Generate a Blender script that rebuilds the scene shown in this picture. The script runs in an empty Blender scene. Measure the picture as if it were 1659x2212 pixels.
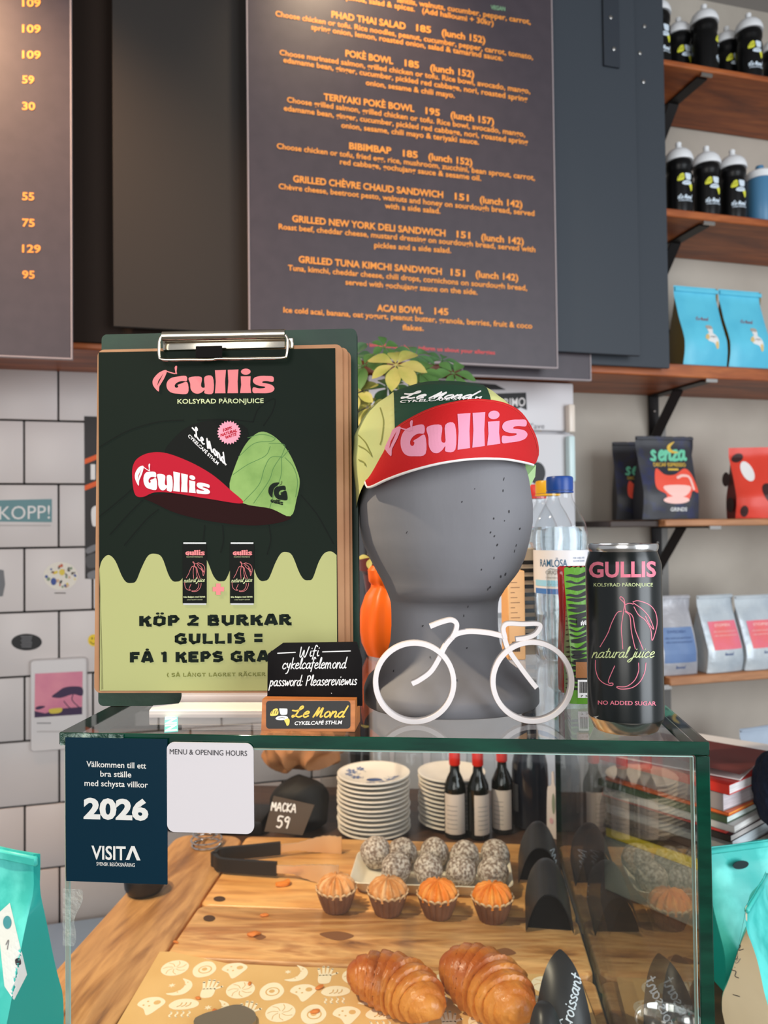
import bpy, bmesh, math, random
from math import sin, cos, pi, radians, sqrt, atan2, hypot
from mathutils import Vector, Matrix, noise
from mathutils.bvhtree import BVHTree
from mathutils.geometry import tessellate_polygon

random.seed(7)
SC = bpy.context.scene
COL = SC.collection

# ------------------------------------------------------------------ camera
FPX, CXP, CYP = 1650.0, 829.5, 1106.0
CAMZ, TOPZ, FLZ = 1.410, 1.250, 0.826          # eye, glass top, top of the serving boards
PITCH, ROLL = math.atan(34 / 1650), 0.0115
R0 = Vector((1, 0, 0)); U0 = Vector((0, -sin(PITCH), cos(PITCH))); CF = Vector((0, cos(PITCH), sin(PITCH)))
CR = R0 * cos(ROLL) - U0 * sin(ROLL); CU = U0 * cos(ROLL) + R0 * sin(ROLL)
CAM = Vector((0, 0, CAMZ))
cam_d = bpy.data.cameras.new('camera'); cam_o = bpy.data.objects.new('camera', cam_d); COL.objects.link(cam_o)
cam_d.sensor_fit = 'VERTICAL'; cam_d.sensor_height = 36; cam_d.sensor_width = 36; cam_d.lens = 36 * FPX / 2212
cam_d.clip_start = 0.02; cam_d.clip_end = 60
cam_d.dof.use_dof = True; cam_d.dof.focus_distance = 0.62; cam_d.dof.aperture_fstop = 9.5
m = Matrix((CR, CU, -CF)).transposed().to_4x4(); m.translation = CAM
cam_o.matrix_world = m
SC.camera = cam_o

# ------------------------------------------------------------------ light
W = bpy.data.worlds.new('cafe_ambience'); SC.world = W; W.use_nodes = True
bg = W.node_tree.nodes['Background']; bg.inputs[0].default_value = (0.93, 0.95, 1.0, 1); bg.inputs[1].default_value = 0.50
SC.view_settings.view_transform = 'Standard'; SC.view_settings.look = 'None'
SC.view_settings.gamma = 1; SC.view_settings.use_curve_mapping = False
SC.view_settings.exposure = 0.0
SC.cycles.caustics_reflective = False; SC.cycles.caustics_refractive = False
SC.cycles.max_bounces = 10; SC.cycles.transparent_max_bounces = 24
SC.cycles.sample_clamp_indirect = 6

def light(kind, name, loc, target, power, col, size=0.1, size_y=None, spot=60, blend=.6):
    d = bpy.data.lights.new(name, kind); d.energy = power; d.color = col
    if kind == 'AREA':
        d.size = size
        if size_y: d.shape = 'RECTANGLE'; d.size_y = size_y
    else: d.shadow_soft_size = size
    if kind == 'SPOT': d.spot_size = radians(spot); d.spot_blend = blend
    o = bpy.data.objects.new(name, d); COL.objects.link(o); o.location = loc
    o.rotation_euler = (Vector(target) - Vector(loc)).to_track_quat('-Z', 'Y').to_euler()
    return o
light('AREA', 'daylight_window', (2.3, -1.2, 1.55), (0.15, 1.2, 1.15), 110, (0.88, 0.94, 1.0), 1.9, 2.5)
light('AREA', 'shop_front_window', (-0.9, -2.4, 1.9), (0, 1.2, 1.1), 52, (1.0, 0.97, 0.93), 1.6, 2.3)
light('SPOT', 'ceiling_spot_over_pastries', (-0.95, 0.62, 2.45), (-0.02, 1.12, 0.83), 135, (1.0, 0.83, 0.60), 0.03, spot=46)
light('SPOT', 'ceiling_spot_over_menu', (-0.02, 1.46, 2.96), (-0.05, 1.90, 2.20), 24, (1.0, 0.76, 0.50), 0.04, spot=80, blend=.9)
light('SPOT', 'ceiling_spot_over_prices', (-0.98, 1.10, 2.80), (-0.84, 1.56, 2.05), 120, (1.0, 0.62, 0.36), 0.05, spot=80, blend=.9)

# ------------------------------------------------------------------ pixel helpers (the photo is 1659 x 2212)
def ray(px, py):
    return (CF + CR * ((px - CXP) / FPX) + CU * ((CYP - py) / FPX))
def at(px, py, Y):
    d = ray(px, py); return CAM + d * (Y / d.y)
def on(px, py, z):
    d = ray(px, py); return CAM + d * ((z - CAMZ) / d.z)
def hit(px, py, p0, n):
    d = ray(px, py); return CAM + d * ((p0 - CAM).dot(n) / d.dot(n))
WA = radians(15.0)
WU = Vector((cos(WA), sin(WA), 0)); WN = Vector((-sin(WA), cos(WA), 0)); W0 = Vector((0.916, 2.1, 0))
WD = 0.28                                       # shelf depth: the wall stands this far behind the shelf fronts
def wl(px, py, off=0.0):                        # point on the plane `off` metres in front of the shelf fronts
    return hit(px, py, W0 - WN * off, WN)
def ws(s, off, z):                              # wall coordinates -> world
    return W0 + WU * s - WN * off + Vector((0, 0, z))
def sof(p): return (p - W0).dot(WU)
CA = radians(-5.5)
CX = Vector((cos(CA), sin(CA), 0)); CY = Vector((-sin(CA), cos(CA), 0))
CORNER = on(1533, 1603, TOPZ)                   # front right corner of the glass top
def cs(x, y, z):                                # case coordinates (x from the right pane, y from the front) -> world
    p = CORNER + CX * x + CY * y; return Vector((p.x, p.y, z))

# ------------------------------------------------------------------ materials
def lin(c):
    f = lambda v: v / 12.92 if v <= .04045 else ((v + .055) / 1.055) ** 2.4
    return tuple(f(v / 255) for v in c) + (1,)
MC = {}
def M(name, rgb, rough=.5, metal=0., spec=.5, var=None, bump=None, trans=0., ior=1.45, coat=0., sub=0., sheen=0., stretch=None):
    if name in MC: return MC[name]
    mt = bpy.data.materials.new(name); mt.use_nodes = True; nt = mt.node_tree
    b = nt.nodes['Principled BSDF']
    b.inputs['Base Color'].default_value = lin(rgb); b.inputs['Roughness'].default_value = rough
    b.inputs['Metallic'].default_value = metal; b.inputs['Specular IOR Level'].default_value = spec
    b.inputs['IOR'].default_value = ior; b.inputs['Transmission Weight'].default_value = trans
    b.inputs['Coat Weight'].default_value = coat
    if sheen: b.inputs['Sheen Weight'].default_value = sheen
    if sub:
        b.inputs['Subsurface Weight'].default_value = sub; b.inputs['Subsurface Radius'].default_value = (.01, .008, .006)
    tc = None
    def coords():
        nonlocal tc
        if tc is None:
            t = nt.nodes.new('ShaderNodeTexCoord'); mp = nt.nodes.new('ShaderNodeMapping')
            nt.links.new(t.outputs['Object'], mp.inputs[0])
            if stretch: mp.inputs['Scale'].default_value = stretch
            tc = mp
        return tc.outputs[0]
    if var:                                      # (scale, second colour, low, high)
        sc_, c2, lo, hi = var
        n = nt.nodes.new('ShaderNodeTexNoise'); n.inputs['Scale'].default_value = sc_; n.inputs['Detail'].default_value = 6
        r = nt.nodes.new('ShaderNodeValToRGB')
        r.color_ramp.elements[0].position = lo; r.color_ramp.elements[0].color = lin(rgb)
        r.color_ramp.elements[1].position = hi; r.color_ramp.elements[1].color = lin(c2)
        nt.links.new(coords(), n.inputs['Vector']); nt.links.new(n.outputs[0], r.inputs[0]); nt.links.new(r.outputs[0], b.inputs['Base Color'])
    if bump:
        n = nt.nodes.new('ShaderNodeTexNoise'); n.inputs['Scale'].default_value = bump[0]; n.inputs['Detail'].default_value = 4
        bp = nt.nodes.new('ShaderNodeBump'); bp.inputs['Strength'].default_value = bump[1]; bp.inputs['Distance'].default_value = bump[2] if len(bump) > 2 else .002
        nt.links.new(coords(), n.inputs['Vector']); nt.links.new(n.outputs[0], bp.inputs['Height']); nt.links.new(bp.outputs[0], b.inputs['Normal'])
    MC[name] = mt; return mt

def wood(name, cols, scale=(2, 14, 14), rough=.5, det=8, bump=.15, dist=1.2):
    if name in MC: return MC[name]
    mt = bpy.data.materials.new(name); mt.use_nodes = True; nt = mt.node_tree; b = nt.nodes['Principled BSDF']
    t = nt.nodes.new('ShaderNodeTexCoord'); mp = nt.nodes.new('ShaderNodeMapping'); mp.inputs['Scale'].default_value = scale
    n1 = nt.nodes.new('ShaderNodeTexNoise'); n1.inputs['Scale'].default_value = 1.6; n1.inputs['Detail'].default_value = det; n1.inputs['Distortion'].default_value = dist
    r = nt.nodes.new('ShaderNodeValToRGB'); els = r.color_ramp.elements
    while len(els) < len(cols): els.new(.5)
    for i, c in enumerate(cols): els[i].position = .28 + .44 * i / (len(cols) - 1); els[i].color = lin(c)
    n2 = nt.nodes.new('ShaderNodeTexNoise'); n2.inputs['Scale'].default_value = 9; n2.inputs['Detail'].default_value = 6; n2.inputs['Distortion'].default_value = .5
    mx = nt.nodes.new('ShaderNodeMix'); mx.data_type = 'RGBA'; mx.blend_type = 'MULTIPLY'; mx.inputs['Factor'].default_value = .35
    r2 = nt.nodes.new('ShaderNodeValToRGB'); r2.color_ramp.elements[0].position = .35; r2.color_ramp.elements[0].color = (.35, .25, .18, 1); r2.color_ramp.elements[1].position = .6
    bp = nt.nodes.new('ShaderNodeBump'); bp.inputs['Strength'].default_value = bump; bp.inputs['Distance'].default_value = .001
    L = nt.links.new
    L(t.outputs['Object'], mp.inputs[0]); L(mp.outputs[0], n1.inputs['Vector']); L(mp.outputs[0], n2.inputs['Vector'])
    L(n1.outputs[0], r.inputs[0]); L(n2.outputs[0], r2.inputs[0]); L(r.outputs[0], mx.inputs['A']); L(r2.outputs[0], mx.inputs['B'])
    L(mx.outputs['Result'], b.inputs['Base Color']); L(n2.outputs[0], bp.inputs['Height']); L(bp.outputs[0], b.inputs['Normal'])
    b.inputs['Roughness'].default_value = rough
    MC[name] = mt; return mt

def pane_mat(name, tint=(1, 1, 1), ior=1.5, gloss_rough=0.0):
    """clear sheet: straight-through light plus a Fresnel reflection on each face"""
    if name in MC: return MC[name]
    mt = bpy.data.materials.new(name); mt.use_nodes = True; nt = mt.node_tree; nt.nodes.clear()
    out = nt.nodes.new('ShaderNodeOutputMaterial'); mx = nt.nodes.new('ShaderNodeMixShader')
    tr = nt.nodes.new('ShaderNodeBsdfTransparent'); tr.inputs[0].default_value = tuple(tint) + (1,)
    gl = nt.nodes.new('ShaderNodeBsdfGlossy'); gl.inputs['Roughness'].default_value = gloss_rough
    fr = nt.nodes.new('ShaderNodeFresnel'); ge = nt.nodes.new('ShaderNodeNewGeometry'); mr = nt.nodes.new('ShaderNodeMapRange')
    mr.inputs['To Min'].default_value = ior; mr.inputs['To Max'].default_value = 1 / ior
    L = nt.links.new
    L(ge.outputs['Backfacing'], mr.inputs['Value']); L(mr.outputs[0], fr.inputs['IOR']); L(fr.outputs[0], mx.inputs[0])
    L(tr.outputs[0], mx.inputs[1]); L(gl.outputs[0], mx.inputs[2]); L(mx.outputs[0], out.inputs[0])
    MC[name] = mt; return mt

GLASS = pane_mat('clear_glass', (.975, .99, .985))
PET = pane_mat('clear_plastic', (.96, .975, .985), 1.5, .03)
EDGE = M('green_glass_edge', (3, 42, 31), .06, spec=.7, var=(14, (6, 64, 47), .4, .65), stretch=(1, 1, 4))

# ------------------------------------------------------------------ mesh builder
class B:
    def __init__(s): s.bm = bmesh.new()
    def _merge(s, tmp, mi, M4=None):
        mp = {}
        for v in tmp.verts: mp[v] = s.bm.verts.new(M4 @ v.co if M4 else v.co)
        for f in tmp.faces:
            try:
                nf = s.bm.faces.new([mp[v] for v in f.verts]); nf.material_index = mi; nf.smooth = True
            except ValueError: pass
        tmp.free()
    def box(s, c, d, bev=0, seg=2, mi=0, rot=None):
        t = bmesh.new(); bmesh.ops.create_cube(t, size=1)
        bmesh.ops.scale(t, vec=d, verts=t.verts)
        if bev: bmesh.ops.bevel(t, geom=t.edges[:], offset=bev, segments=seg, profile=.5, affect='EDGES')
        m4 = Matrix.Translation(c)
        if rot is not None: m4 = m4 @ (rot.to_4x4() if not isinstance(rot, Matrix) or len(rot) == 3 else rot)
        s._merge(t, mi, m4); return s
    def quadgrid(s, P, closed=False, mi=0, mf=None):
        """P[i][j] points; rows i; j closes when closed"""
        V = [[s.bm.verts.new(p) for p in row] for row in P]
        n = len(V[0])
        for i in range(len(V) - 1):
            for j in range(n if closed else n - 1):
                k = (j + 1) % n
                q = [V[i][j], V[i][k], V[i + 1][k], V[i + 1][j]]
                try:
                    f = s.bm.faces.new(q); f.material_index = mf(i, j) if mf else mi; f.smooth = True
                except ValueError: pass
        return V
    def cap(s, ring, mi=0, flip=False):
        try:
            f = s.bm.faces.new(ring[::-1] if flip else ring); f.material_index = mi; f.smooth = True
        except ValueError: pass
    def lathe(s, prof, n=40, c=(0, 0, 0), mi=0, sx=1, sy=1, wob=None, mf=None, caps=(1, 1)):
        P = []
        for k, (r, z) in enumerate(prof):
            row = []
            for j in range(n):
                a = 2 * pi * j / n; rr, zz = (r, z) if wob is None else wob(r, z, a, k)
                row.append(Vector((c[0] + rr * cos(a) * sx, c[1] + rr * sin(a) * sy, c[2] + zz)))
            P.append(row)
        V = s.quadgrid(P, True, mi, mf)
        if caps[0]: s.cap(V[0], mi if mf is None else mf(0, 0), True)
        if caps[1]: s.cap(V[-1], mi if mf is None else mf(len(P) - 2, 0))
        return s
    def tube(s, pts, r, n=8, mi=0, closed=False, flat=1.0):
        pts = [Vector(p) for p in pts]; N = len(pts); P = []; up = None
        for i, p in enumerate(pts):
            a = pts[(i - 1) % N] if (i > 0 or closed) else p; b = pts[(i + 1) % N] if (i < N - 1 or closed) else p
            t = (b - a).normalized()
            if up is None: up = t.orthogonal().normalized()
            up = (up - t * up.dot(t)); up = up.normalized() if up.length > 1e-6 else t.orthogonal().normalized()
            w = t.cross(up); rr = r[i] if isinstance(r, (list, tuple)) else r
            P.append([p + up * (cos(2 * pi * j / n) * rr) + w * (sin(2 * pi * j / n) * rr * flat) for j in range(n)])
        if closed: P.append(P[0])
        V = s.quadgrid(P, True, mi)
        if not closed: s.cap(V[0], mi, True); s.cap(V[-1], mi)
        return s
    def prism(s, loop, fa, fb, mi=0, mside=None):
        """2-D loop lifted by fa (front) and fb (back), with side walls"""
        A = [s.bm.verts.new(fa(x, y)) for x, y in loop]; C = [s.bm.verts.new(fb(x, y)) for x, y in loop]
        tr = tessellate_polygon([[Vector((x, y, 0)) for x, y in loop]])
        for t in tr:
            for S, fl in ((A, 0), (C, 1)):
                q = [S[i] for i in t]
                try: f = s.bm.faces.new(q[::-1] if fl else q); f.material_index = mi; f.smooth = True
                except ValueError: pass
        n = len(loop)
        for i in range(n):
            try:
                f = s.bm.faces.new([A[i], C[i], C[(i + 1) % n], A[(i + 1) % n]]); f.material_index = mi if mside is None else mside; f.smooth = True
            except ValueError: pass
        return s
    def world_tris(s, M4):
        vs = [M4 @ v.co for v in s.bm.verts]; s.bm.verts.index_update()
        return vs, [[v.index for v in f.verts] for f in s.bm.faces]

MATS = {}
BV = {}
def rootmat(loc=(0, 0, 0), rz=0, rx=0):
    return Matrix.Translation(loc) @ Matrix.Rotation(rz, 4, 'Z') @ Matrix.Rotation(rx, 4, 'X')
def tag(o, label=None, cat=None, group=None, kind=None):
    if label: o['label'] = label
    if cat: o['category'] = cat
    if group: o['group'] = group
    if kind: o['kind'] = kind
    return o
def thing(name, label, cat, loc=(0, 0, 0), rz=0, rx=0, group=None):
    o = bpy.data.objects.new(name, None); COL.objects.link(o); o.empty_display_size = .02
    o.matrix_world = rootmat(loc, rz, rx); MATS[o.name] = rootmat(loc, rz, rx)
    return tag(o, label, cat, group)
def mesh_obj(name, b, mats, parent=None, M4=None, angle=40):
    me = bpy.data.meshes.new(name)
    bmesh.ops.recalc_face_normals(b.bm, faces=b.bm.faces[:])
    b.bm.to_mesh(me)
    for mt in (mats if isinstance(mats, (list, tuple)) else [mats]): me.materials.append(mt)
    me.set_sharp_from_angle(angle=radians(angle))
    o = bpy.data.objects.new(name, me); COL.objects.link(o)
    if parent is not None:
        o.parent = parent; MATS[o.name] = MATS[parent.name]
    else:
        M4 = M4 or Matrix(); o.matrix_world = M4; MATS[o.name] = M4
    return o
def part(name, b, mats, parent, label=None, angle=40, bvh=False):
    if bvh:
        vs, fs = b.world_tris(MATS[parent.name]); BV[bvh] = BVHTree.FromPolygons(vs, fs)
    o = mesh_obj(name, b, mats, parent, angle=angle)
    if label: o['label'] = label
    b.bm.free(); return o
def single(name, b, mats, label, cat, loc=(0, 0, 0), rz=0, rx=0, group=None, angle=40, bvh=False):
    M4 = rootmat(loc, rz, rx)
    if bvh:
        vs, fs = b.world_tris(M4); BV[bvh] = BVHTree.FromPolygons(vs, fs)
    o = mesh_obj(name, b, mats, None, M4, angle); b.bm.free()
    return tag(o, label, cat, group)
def struct(name, b, mats, loc=(0, 0, 0), rz=0, angle=40):
    o = mesh_obj(name, b, mats, None, rootmat(loc, rz), angle); b.bm.free(); o['kind'] = 'structure'; return o
def dup(o, loc=None, rz=None, label=None, parent=None):
    c = o.copy(); COL.objects.link(c)
    if parent is not None: c.parent = parent
    if loc is not None: c.matrix_world = rootmat(loc, rz or 0); MATS[c.name] = rootmat(loc, rz or 0)
    if label: c['label'] = label
    for ch in o.children: dup(ch, parent=c)
    return c

# ------------------------------------------------------------------ flat art: printed shapes, lettering, strokes
def crom(pts, k=8, closed=False):
    pts = [Vector((p[0], p[1], 0)) for p in pts]; n = len(pts); out = []
    for i in range(n if closed else n - 1):
        p0 = pts[(i - 1) % n] if (closed or i > 0) else pts[0] * 2 - pts[1]
        p1 = pts[i]; p2 = pts[(i + 1) % n]
        p3 = pts[(i + 2) % n] if (closed or i < n - 2) else p2 * 2 - p1
        for j in range(k):
            t = j / k
            q = .5 * ((2 * p1) + (p2 - p0) * t + (2 * p0 - 5 * p1 + 4 * p2 - p3) * t * t + (3 * p1 - p0 - 3 * p2 + p3) * t ** 3)
            out.append((q.x, q.y))
    if not closed: out.append((pts[-1].x, pts[-1].y))
    return out
TXT = {}
def text_mesh(s, bold, shear, space):
    key = (s, bold, shear, space)
    if key in TXT: return TXT[key]
    cu = bpy.data.curves.new('lettering_source', 'FONT'); cu.body = s; cu.size = 1; cu.offset = bold; cu.shear = shear
    cu.space_character = space; cu.resolution_u = 3; cu.fill_mode = 'FRONT'
    ob = bpy.data.objects.new('lettering_source', cu); COL.objects.link(ob)
    dg = bpy.context.evaluated_depsgraph_get(); ev = ob.evaluated_get(dg)
    me = ev.to_mesh()
    V = [(v.co.x, v.co.y) for v in me.vertices]; F = [tuple(p.vertices) for p in me.polygons]
    ev.to_mesh_clear(); bpy.data.objects.remove(ob); bpy.data.curves.remove(cu)
    TXT[key] = (V, F); return V, F
class Art:
    def __init__(s, up=False):
        s.items = []; s.l = 1; s.sg = 1 if up else -1     # up: y grows upwards (local art); else pixel art
    def add(s, V, F, mt, l=None): s.items.append((V, F, mt, s.l if l is None else l)); return s
    def poly(s, pts, mt, holes=(), l=None):
        loops = [list(pts)] + [list(h) for h in holes]
        flat = [p for lo in loops for p in lo]
        tr = tessellate_polygon([[Vector((x, y, 0)) for x, y in lo] for lo in loops])
        return s.add(flat, [tuple(t) for t in tr], mt, l)
    def blob(s, pts, mt, k=6, l=None): return s.poly(crom(pts, k, True), mt, l=l)
    def rect(s, x0, y0, x1, y1, mt, r=0, l=None):
        if not r: return s.poly([(x0, y0), (x1, y0), (x1, y1), (x0, y1)], mt, l=l)
        x0, x1 = min(x0, x1), max(x0, x1); y0, y1 = min(y0, y1), max(y0, y1); pts = []
        for cx, cy, a0 in ((x1 - r, y1 - r, 0), (x0 + r, y1 - r, 90), (x0 + r, y0 + r, 180), (x1 - r, y0 + r, 270)):
            for k in range(7): a = radians(a0 + 15 * k); pts.append((cx + r * cos(a), cy + r * sin(a)))
        return s.poly(pts, mt, l=l)
    def ell(s, cx, cy, rx, ry, mt, n=28, l=None, a0=0):
        c, d = cos(a0), sin(a0)
        return s.poly([(cx + rx * cos(2 * pi * k / n) * c - ry * sin(2 * pi * k / n) * d, cy + rx * cos(2 * pi * k / n) * d + ry * sin(2 * pi * k / n) * c) for k in range(n)], mt, l=l)
    def stroke(s, pts, w, mt, smooth=True, closed=False, l=None, k=8):
        if smooth and len(pts) > 2: pts = crom(pts, k, closed)
        if closed: pts = list(pts) + [pts[0]]
        V = []; F = []; n = len(pts)
        for i, (x, y) in enumerate(pts):
            a = pts[max(i - 1, 0)]; b = pts[min(i + 1, n - 1)]
            tx, ty = b[0] - a[0], b[1] - a[1]; q = hypot(tx, ty) or 1; nx, ny = -ty / q * w / 2, tx / q * w / 2
            V += [(x + nx, y + ny), (x - nx, y - ny)]
            if i: F.append((2 * i - 2, 2 * i - 1, 2 * i + 1, 2 * i))
        if not closed:
            for (x, y) in (pts[0], pts[-1]):
                o = len(V); V += [(x + w / 2 * cos(k * pi / 4), y + w / 2 * sin(k * pi / 4)) for k in range(8)]; F.append(tuple(range(o, o + 8)))
        return s.add(V, F, mt, l)
    def text(s, t, x0, y0, x1, y1, cap, mt, bold=0., shear=0., space=1., l=None, vx=0.):
        V, F = text_mesh(t, bold, shear, space)
        if not V: return s
        a = min(v[0] for v in V); b = max(v[0] for v in V); w = (b - a) or 1
        out = []
        for (x, y) in V:
            u = (x - a) / w; v = y / .727
            out.append((x0 + u * (x1 - x0) + v * cap * vx, y0 + u * (y1 - y0) + s.sg * v * cap))
        return s.add(out, F, mt, l)
    def hand(s, t, x0, y0, x1, y1, xh, w, mt, slant=.15, l=None, font=None):
        """single-stroke handwriting along a baseline; xh = height of a small letter"""
        font = font or PEN; x = 0; S = []
        for ch in t:
            if ch == ' ': x += .6; continue
            adv, strokes = font[ch]
            for st in strokes: S.append([(x + px + slant * py, py) for px, py in st])
            x += adv
        tot = max(p[0] for st in S for p in st); mn = min(p[0] for st in S for p in st)
        for st in S:
            pts = [(x0 + (p[0] - mn) / (tot - mn) * (x1 - x0), y0 + (p[0] - mn) / (tot - mn) * (y1 - y0) + s.sg * p[1] * xh) for p in st]
            s.stroke(pts, w, mt, l=l, k=5)
        return s
    def shift(s, f):
        s.items = [([f(*v) for v in V], F, mt, l) for V, F, mt, l in s.items]; return s
def emit(name, art, parent, fn, maxe=None, label=None):
    """lay art onto a surface: fn(x, y, layer) -> point in the parent's space"""
    V = []; F = []; FM = []; mats = []
    for ii, (vs, fs, mt, l) in enumerate(art.items):
        l = l + .8 * ii / len(art.items)
        if mt not in mats: mats.append(mt)
        mi = mats.index(mt); vs = [tuple(v) for v in vs]; tris = []
        for f in fs:
            for k in range(1, len(f) - 1): tris.append((f[0], f[k], f[k + 1]))
        if maxe:
            vs = list(vs); mid = {}; st = tris; tris = []
            while st:
                t = st.pop(); E = [(hypot(vs[t[i]][0] - vs[t[(i + 1) % 3]][0], vs[t[i]][1] - vs[t[(i + 1) % 3]][1]), i) for i in range(3)]
                d, i = max(E)
                if d <= maxe: tris.append(t); continue
                a, b, c = t[i], t[(i + 1) % 3], t[(i + 2) % 3]; kk = (min(a, b), max(a, b))
                if kk not in mid: vs.append(((vs[a][0] + vs[b][0]) / 2, (vs[a][1] + vs[b][1]) / 2)); mid[kk] = len(vs) - 1
                q = mid[kk]; st += [(a, q, c), (q, b, c)]
        o = len(V); P = [fn(x, y, l) for x, y in vs]; V += P
        for t in tris:
            if len(set(t)) == 3: F.append(tuple(o + i for i in t)); FM.append(mi)
    me = bpy.data.meshes.new(name); me.from_pydata([tuple(v) for v in V], [], F)
    for mt in mats: me.materials.append(mt)
    me.polygons.foreach_set('material_index', FM); me.update()
    ob = bpy.data.objects.new(name, me); COL.objects.link(ob); ob.parent = parent; MATS[ob.name] = MATS[parent.name]
    if label: ob['label'] = label
    return ob
def onto(bvh, parent, eps=.0003):
    """printing function: pixel of the photograph -> point lying on that surface (a hair proud of it)"""
    inv = MATS[parent.name].inverted(); bv = BV[bvh]; last = [1.0]
    def fn(px, py, l):
        d = ray(px, py).normalized(); h, n, i, dist = bv.ray_cast(CAM, d)
        if h is None:
            q = CAM + d * last[0]; h, n, i, dist = bv.find_nearest(q)
        else: last[0] = dist
        if n.dot(d) > 0: n = -n
        return inv @ (h + n * eps * l)
    return fn
def flat(y=0., eps=.0003):
    return lambda a, b, l: Vector((a, y - eps * l, b))
def wrap(r, eps=.0003, c=(0, 0), a0=-pi / 2):
    return lambda a, b, l: Vector((c[0] + (r + eps * l) * cos(a0 + a / r), c[1] + (r + eps * l) * sin(a0 + a / r), b))

PEN = {
 'a': (.95, [[(.7, .8), (.45, .98), (.12, .7), (.08, .25), (.3, .02), (.6, .3), (.72, .95)], [(.72, .95), (.68, .25), (.85, .03), (.95, .15)]]),
 'c': (.8, [[(.65, .8), (.42, 1), (.12, .65), (.1, .25), (.35, 0), (.7, .2)]]),
 'd': (.95, [[(.65, .75), (.4, .95), (.1, .6), (.1, .2), (.35, 0), (.62, .35), (.78, 1.9)], [(.78, 1.9), (.66, .4), (.8, .02), (.92, .12)]]),
 'e': (.8, [[(.1, .5), (.5, .6), (.6, .85), (.38, 1), (.12, .7), (.1, .25), (.35, 0), (.72, .22)]]),
 'f': (.65, [[(.65, 1.7), (.45, 1.95), (.3, 1.6), (.22, .3), (.15, -.5)], [(.02, .95), (.55, 1.0)]]),
 'i': (.45, [[(.2, .98), (.15, .3), (.28, .02), (.42, .15)], [(.27, 1.4), (.29, 1.46)]]),
 'j': (.5, [[(.35, .98), (.2, -.3), (-.1, -.75), (-.35, -.55), (.1, -.1), (.5, .15)], [(.4, 1.4), (.42, 1.46)]]),
 'k': (.8, [[(.15, 1.9), (.08, .0)], [(.65, .95), (.14, .48), (.68, .0)]]),
 'l': (.45, [[(.05, .2), (.32, 1.3), (.3, 1.9), (.16, 1.6), (.14, .35), (.26, .02), (.42, .15)]]),
 'm': (1.35, [[(.08, .98), (.06, 0)], [(.07, .55), (.35, .98), (.5, .7), (.5, 0)], [(.51, .55), (.8, .98), (.98, .7), (.98, .15), (1.15, .02)]]),
 'n': (.9, [[(.08, .98), (.06, 0)], [(.07, .5), (.4, .98), (.6, .7), (.6, .15), (.75, .02), (.88, .15)]]),
 'h': (.9, [[(.2, 1.6), (.06, 0)], [(.07, .45), (.4, .95), (.58, .7), (.56, .15), (.72, .02), (.88, .15)]]),
 'o': (.85, [[(.4, 1), (.12, .7), (.12, .25), (.38, 0), (.68, .3), (.66, .75), (.4, 1)]]),
 'p': (.85, [[(.15, .98), (.06, -.75)], [(.12, .6), (.4, .98), (.65, .7), (.55, .2), (.3, .02), (.1, .2)]]),
 'r': (.62, [[(.1, .98), (.08, 0)], [(.09, .55), (.3, .92), (.58, .95)]]),
 's': (.7, [[(.55, .85), (.35, 1), (.15, .8), (.3, .55), (.55, .3), (.4, .02), (.08, .1)]]),
 't': (.6, [[(.3, 1.6), (.22, .3), (.35, .02), (.55, .15)], [(.02, 1.05), (.55, 1.1)]]),
 'u': (.9, [[(.1, .98), (.1, .3), (.3, .02), (.58, .35), (.66, .98)], [(.66, .98), (.62, .25), (.75, .02), (.88, .15)]]),
 'v': (.75, [[(.05, .98), (.3, 0), (.65, .98)]]),
 'w': (1.05, [[(.05, .98), (.2, .05), (.5, .8), (.62, .05), (.98, .98)]]),
 'y': (.85, [[(.08, .98), (.15, .4), (.4, .3), (.62, .95)], [(.64, .98), (.4, -.5), (.1, -.8)]]),
 'W': (1.5, [[(.1, 1.75), (.1, .2), (.35, .05), (.62, 1.2), (.7, .15), (.95, .05), (1.3, 1.75)]]),
 'P': (1.0, [[(.2, 1.7), (.1, 0)], [(.15, 1.65), (.6, 1.75), (.8, 1.35), (.55, .95), (.15, .9)]]),
 'C': (1.1, [[(.95, 1.5), (.6, 1.8), (.15, 1.2), (.1, .4), (.5, 0), (1.0, .25)]]),
 'L': (1.25, [[(-.35, 1.15), (.2, 1.1), (.75, 1.5), (.75, 1.85), (.5, 1.75), (.42, 1.0), (.3, .3), (.02, .02), (-.05, .25), (.3, .25), (.8, .02), (1.15, .2)]]),
 'M': (1.25, [[(.0, .03), (.12, .8), (.22, 1.6), (.26, 1.5), (.36, .3), (.42, .35), (.66, 1.45), (.74, 1.55), (.76, 1.4), (.84, .3), (.95, .02), (1.12, .18)]]),
 'A': (1.1, [[(.0, 0), (.45, 1.6), (.9, 0)], [(.2, .6), (.75, .6)]]), 'K': (1.0, [[(.1, 1.6), (.1, 0)], [(.8, 1.6), (.12, .7), (.85, 0)]]),
 'm2': (1, []), '5': (.9, [[(.7, 1.6), (.2, 1.6), (.15, .95), (.5, 1.0), (.7, .5), (.45, .02), (.1, .15)]]),
 '9': (.9, [[(.65, 1.3), (.4, 1.6), (.12, 1.25), (.3, .9), (.62, 1.1), (.66, 1.4), (.5, .0)]]),
 ':': (.35, [[(.12, .75), (.13, .8)], [(.1, .1), (.11, .15)]]), '-': (.8, [[(.1, .6), (.7, .6)]]),
}
PEN['N'] = (1.1, [[(.05, 0), (.15, 1.6)], [(.15, 1.6), (.7, 0)], [(.7, 0), (.85, 1.6)]])
PEN['M1'] = PEN['M']

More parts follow.
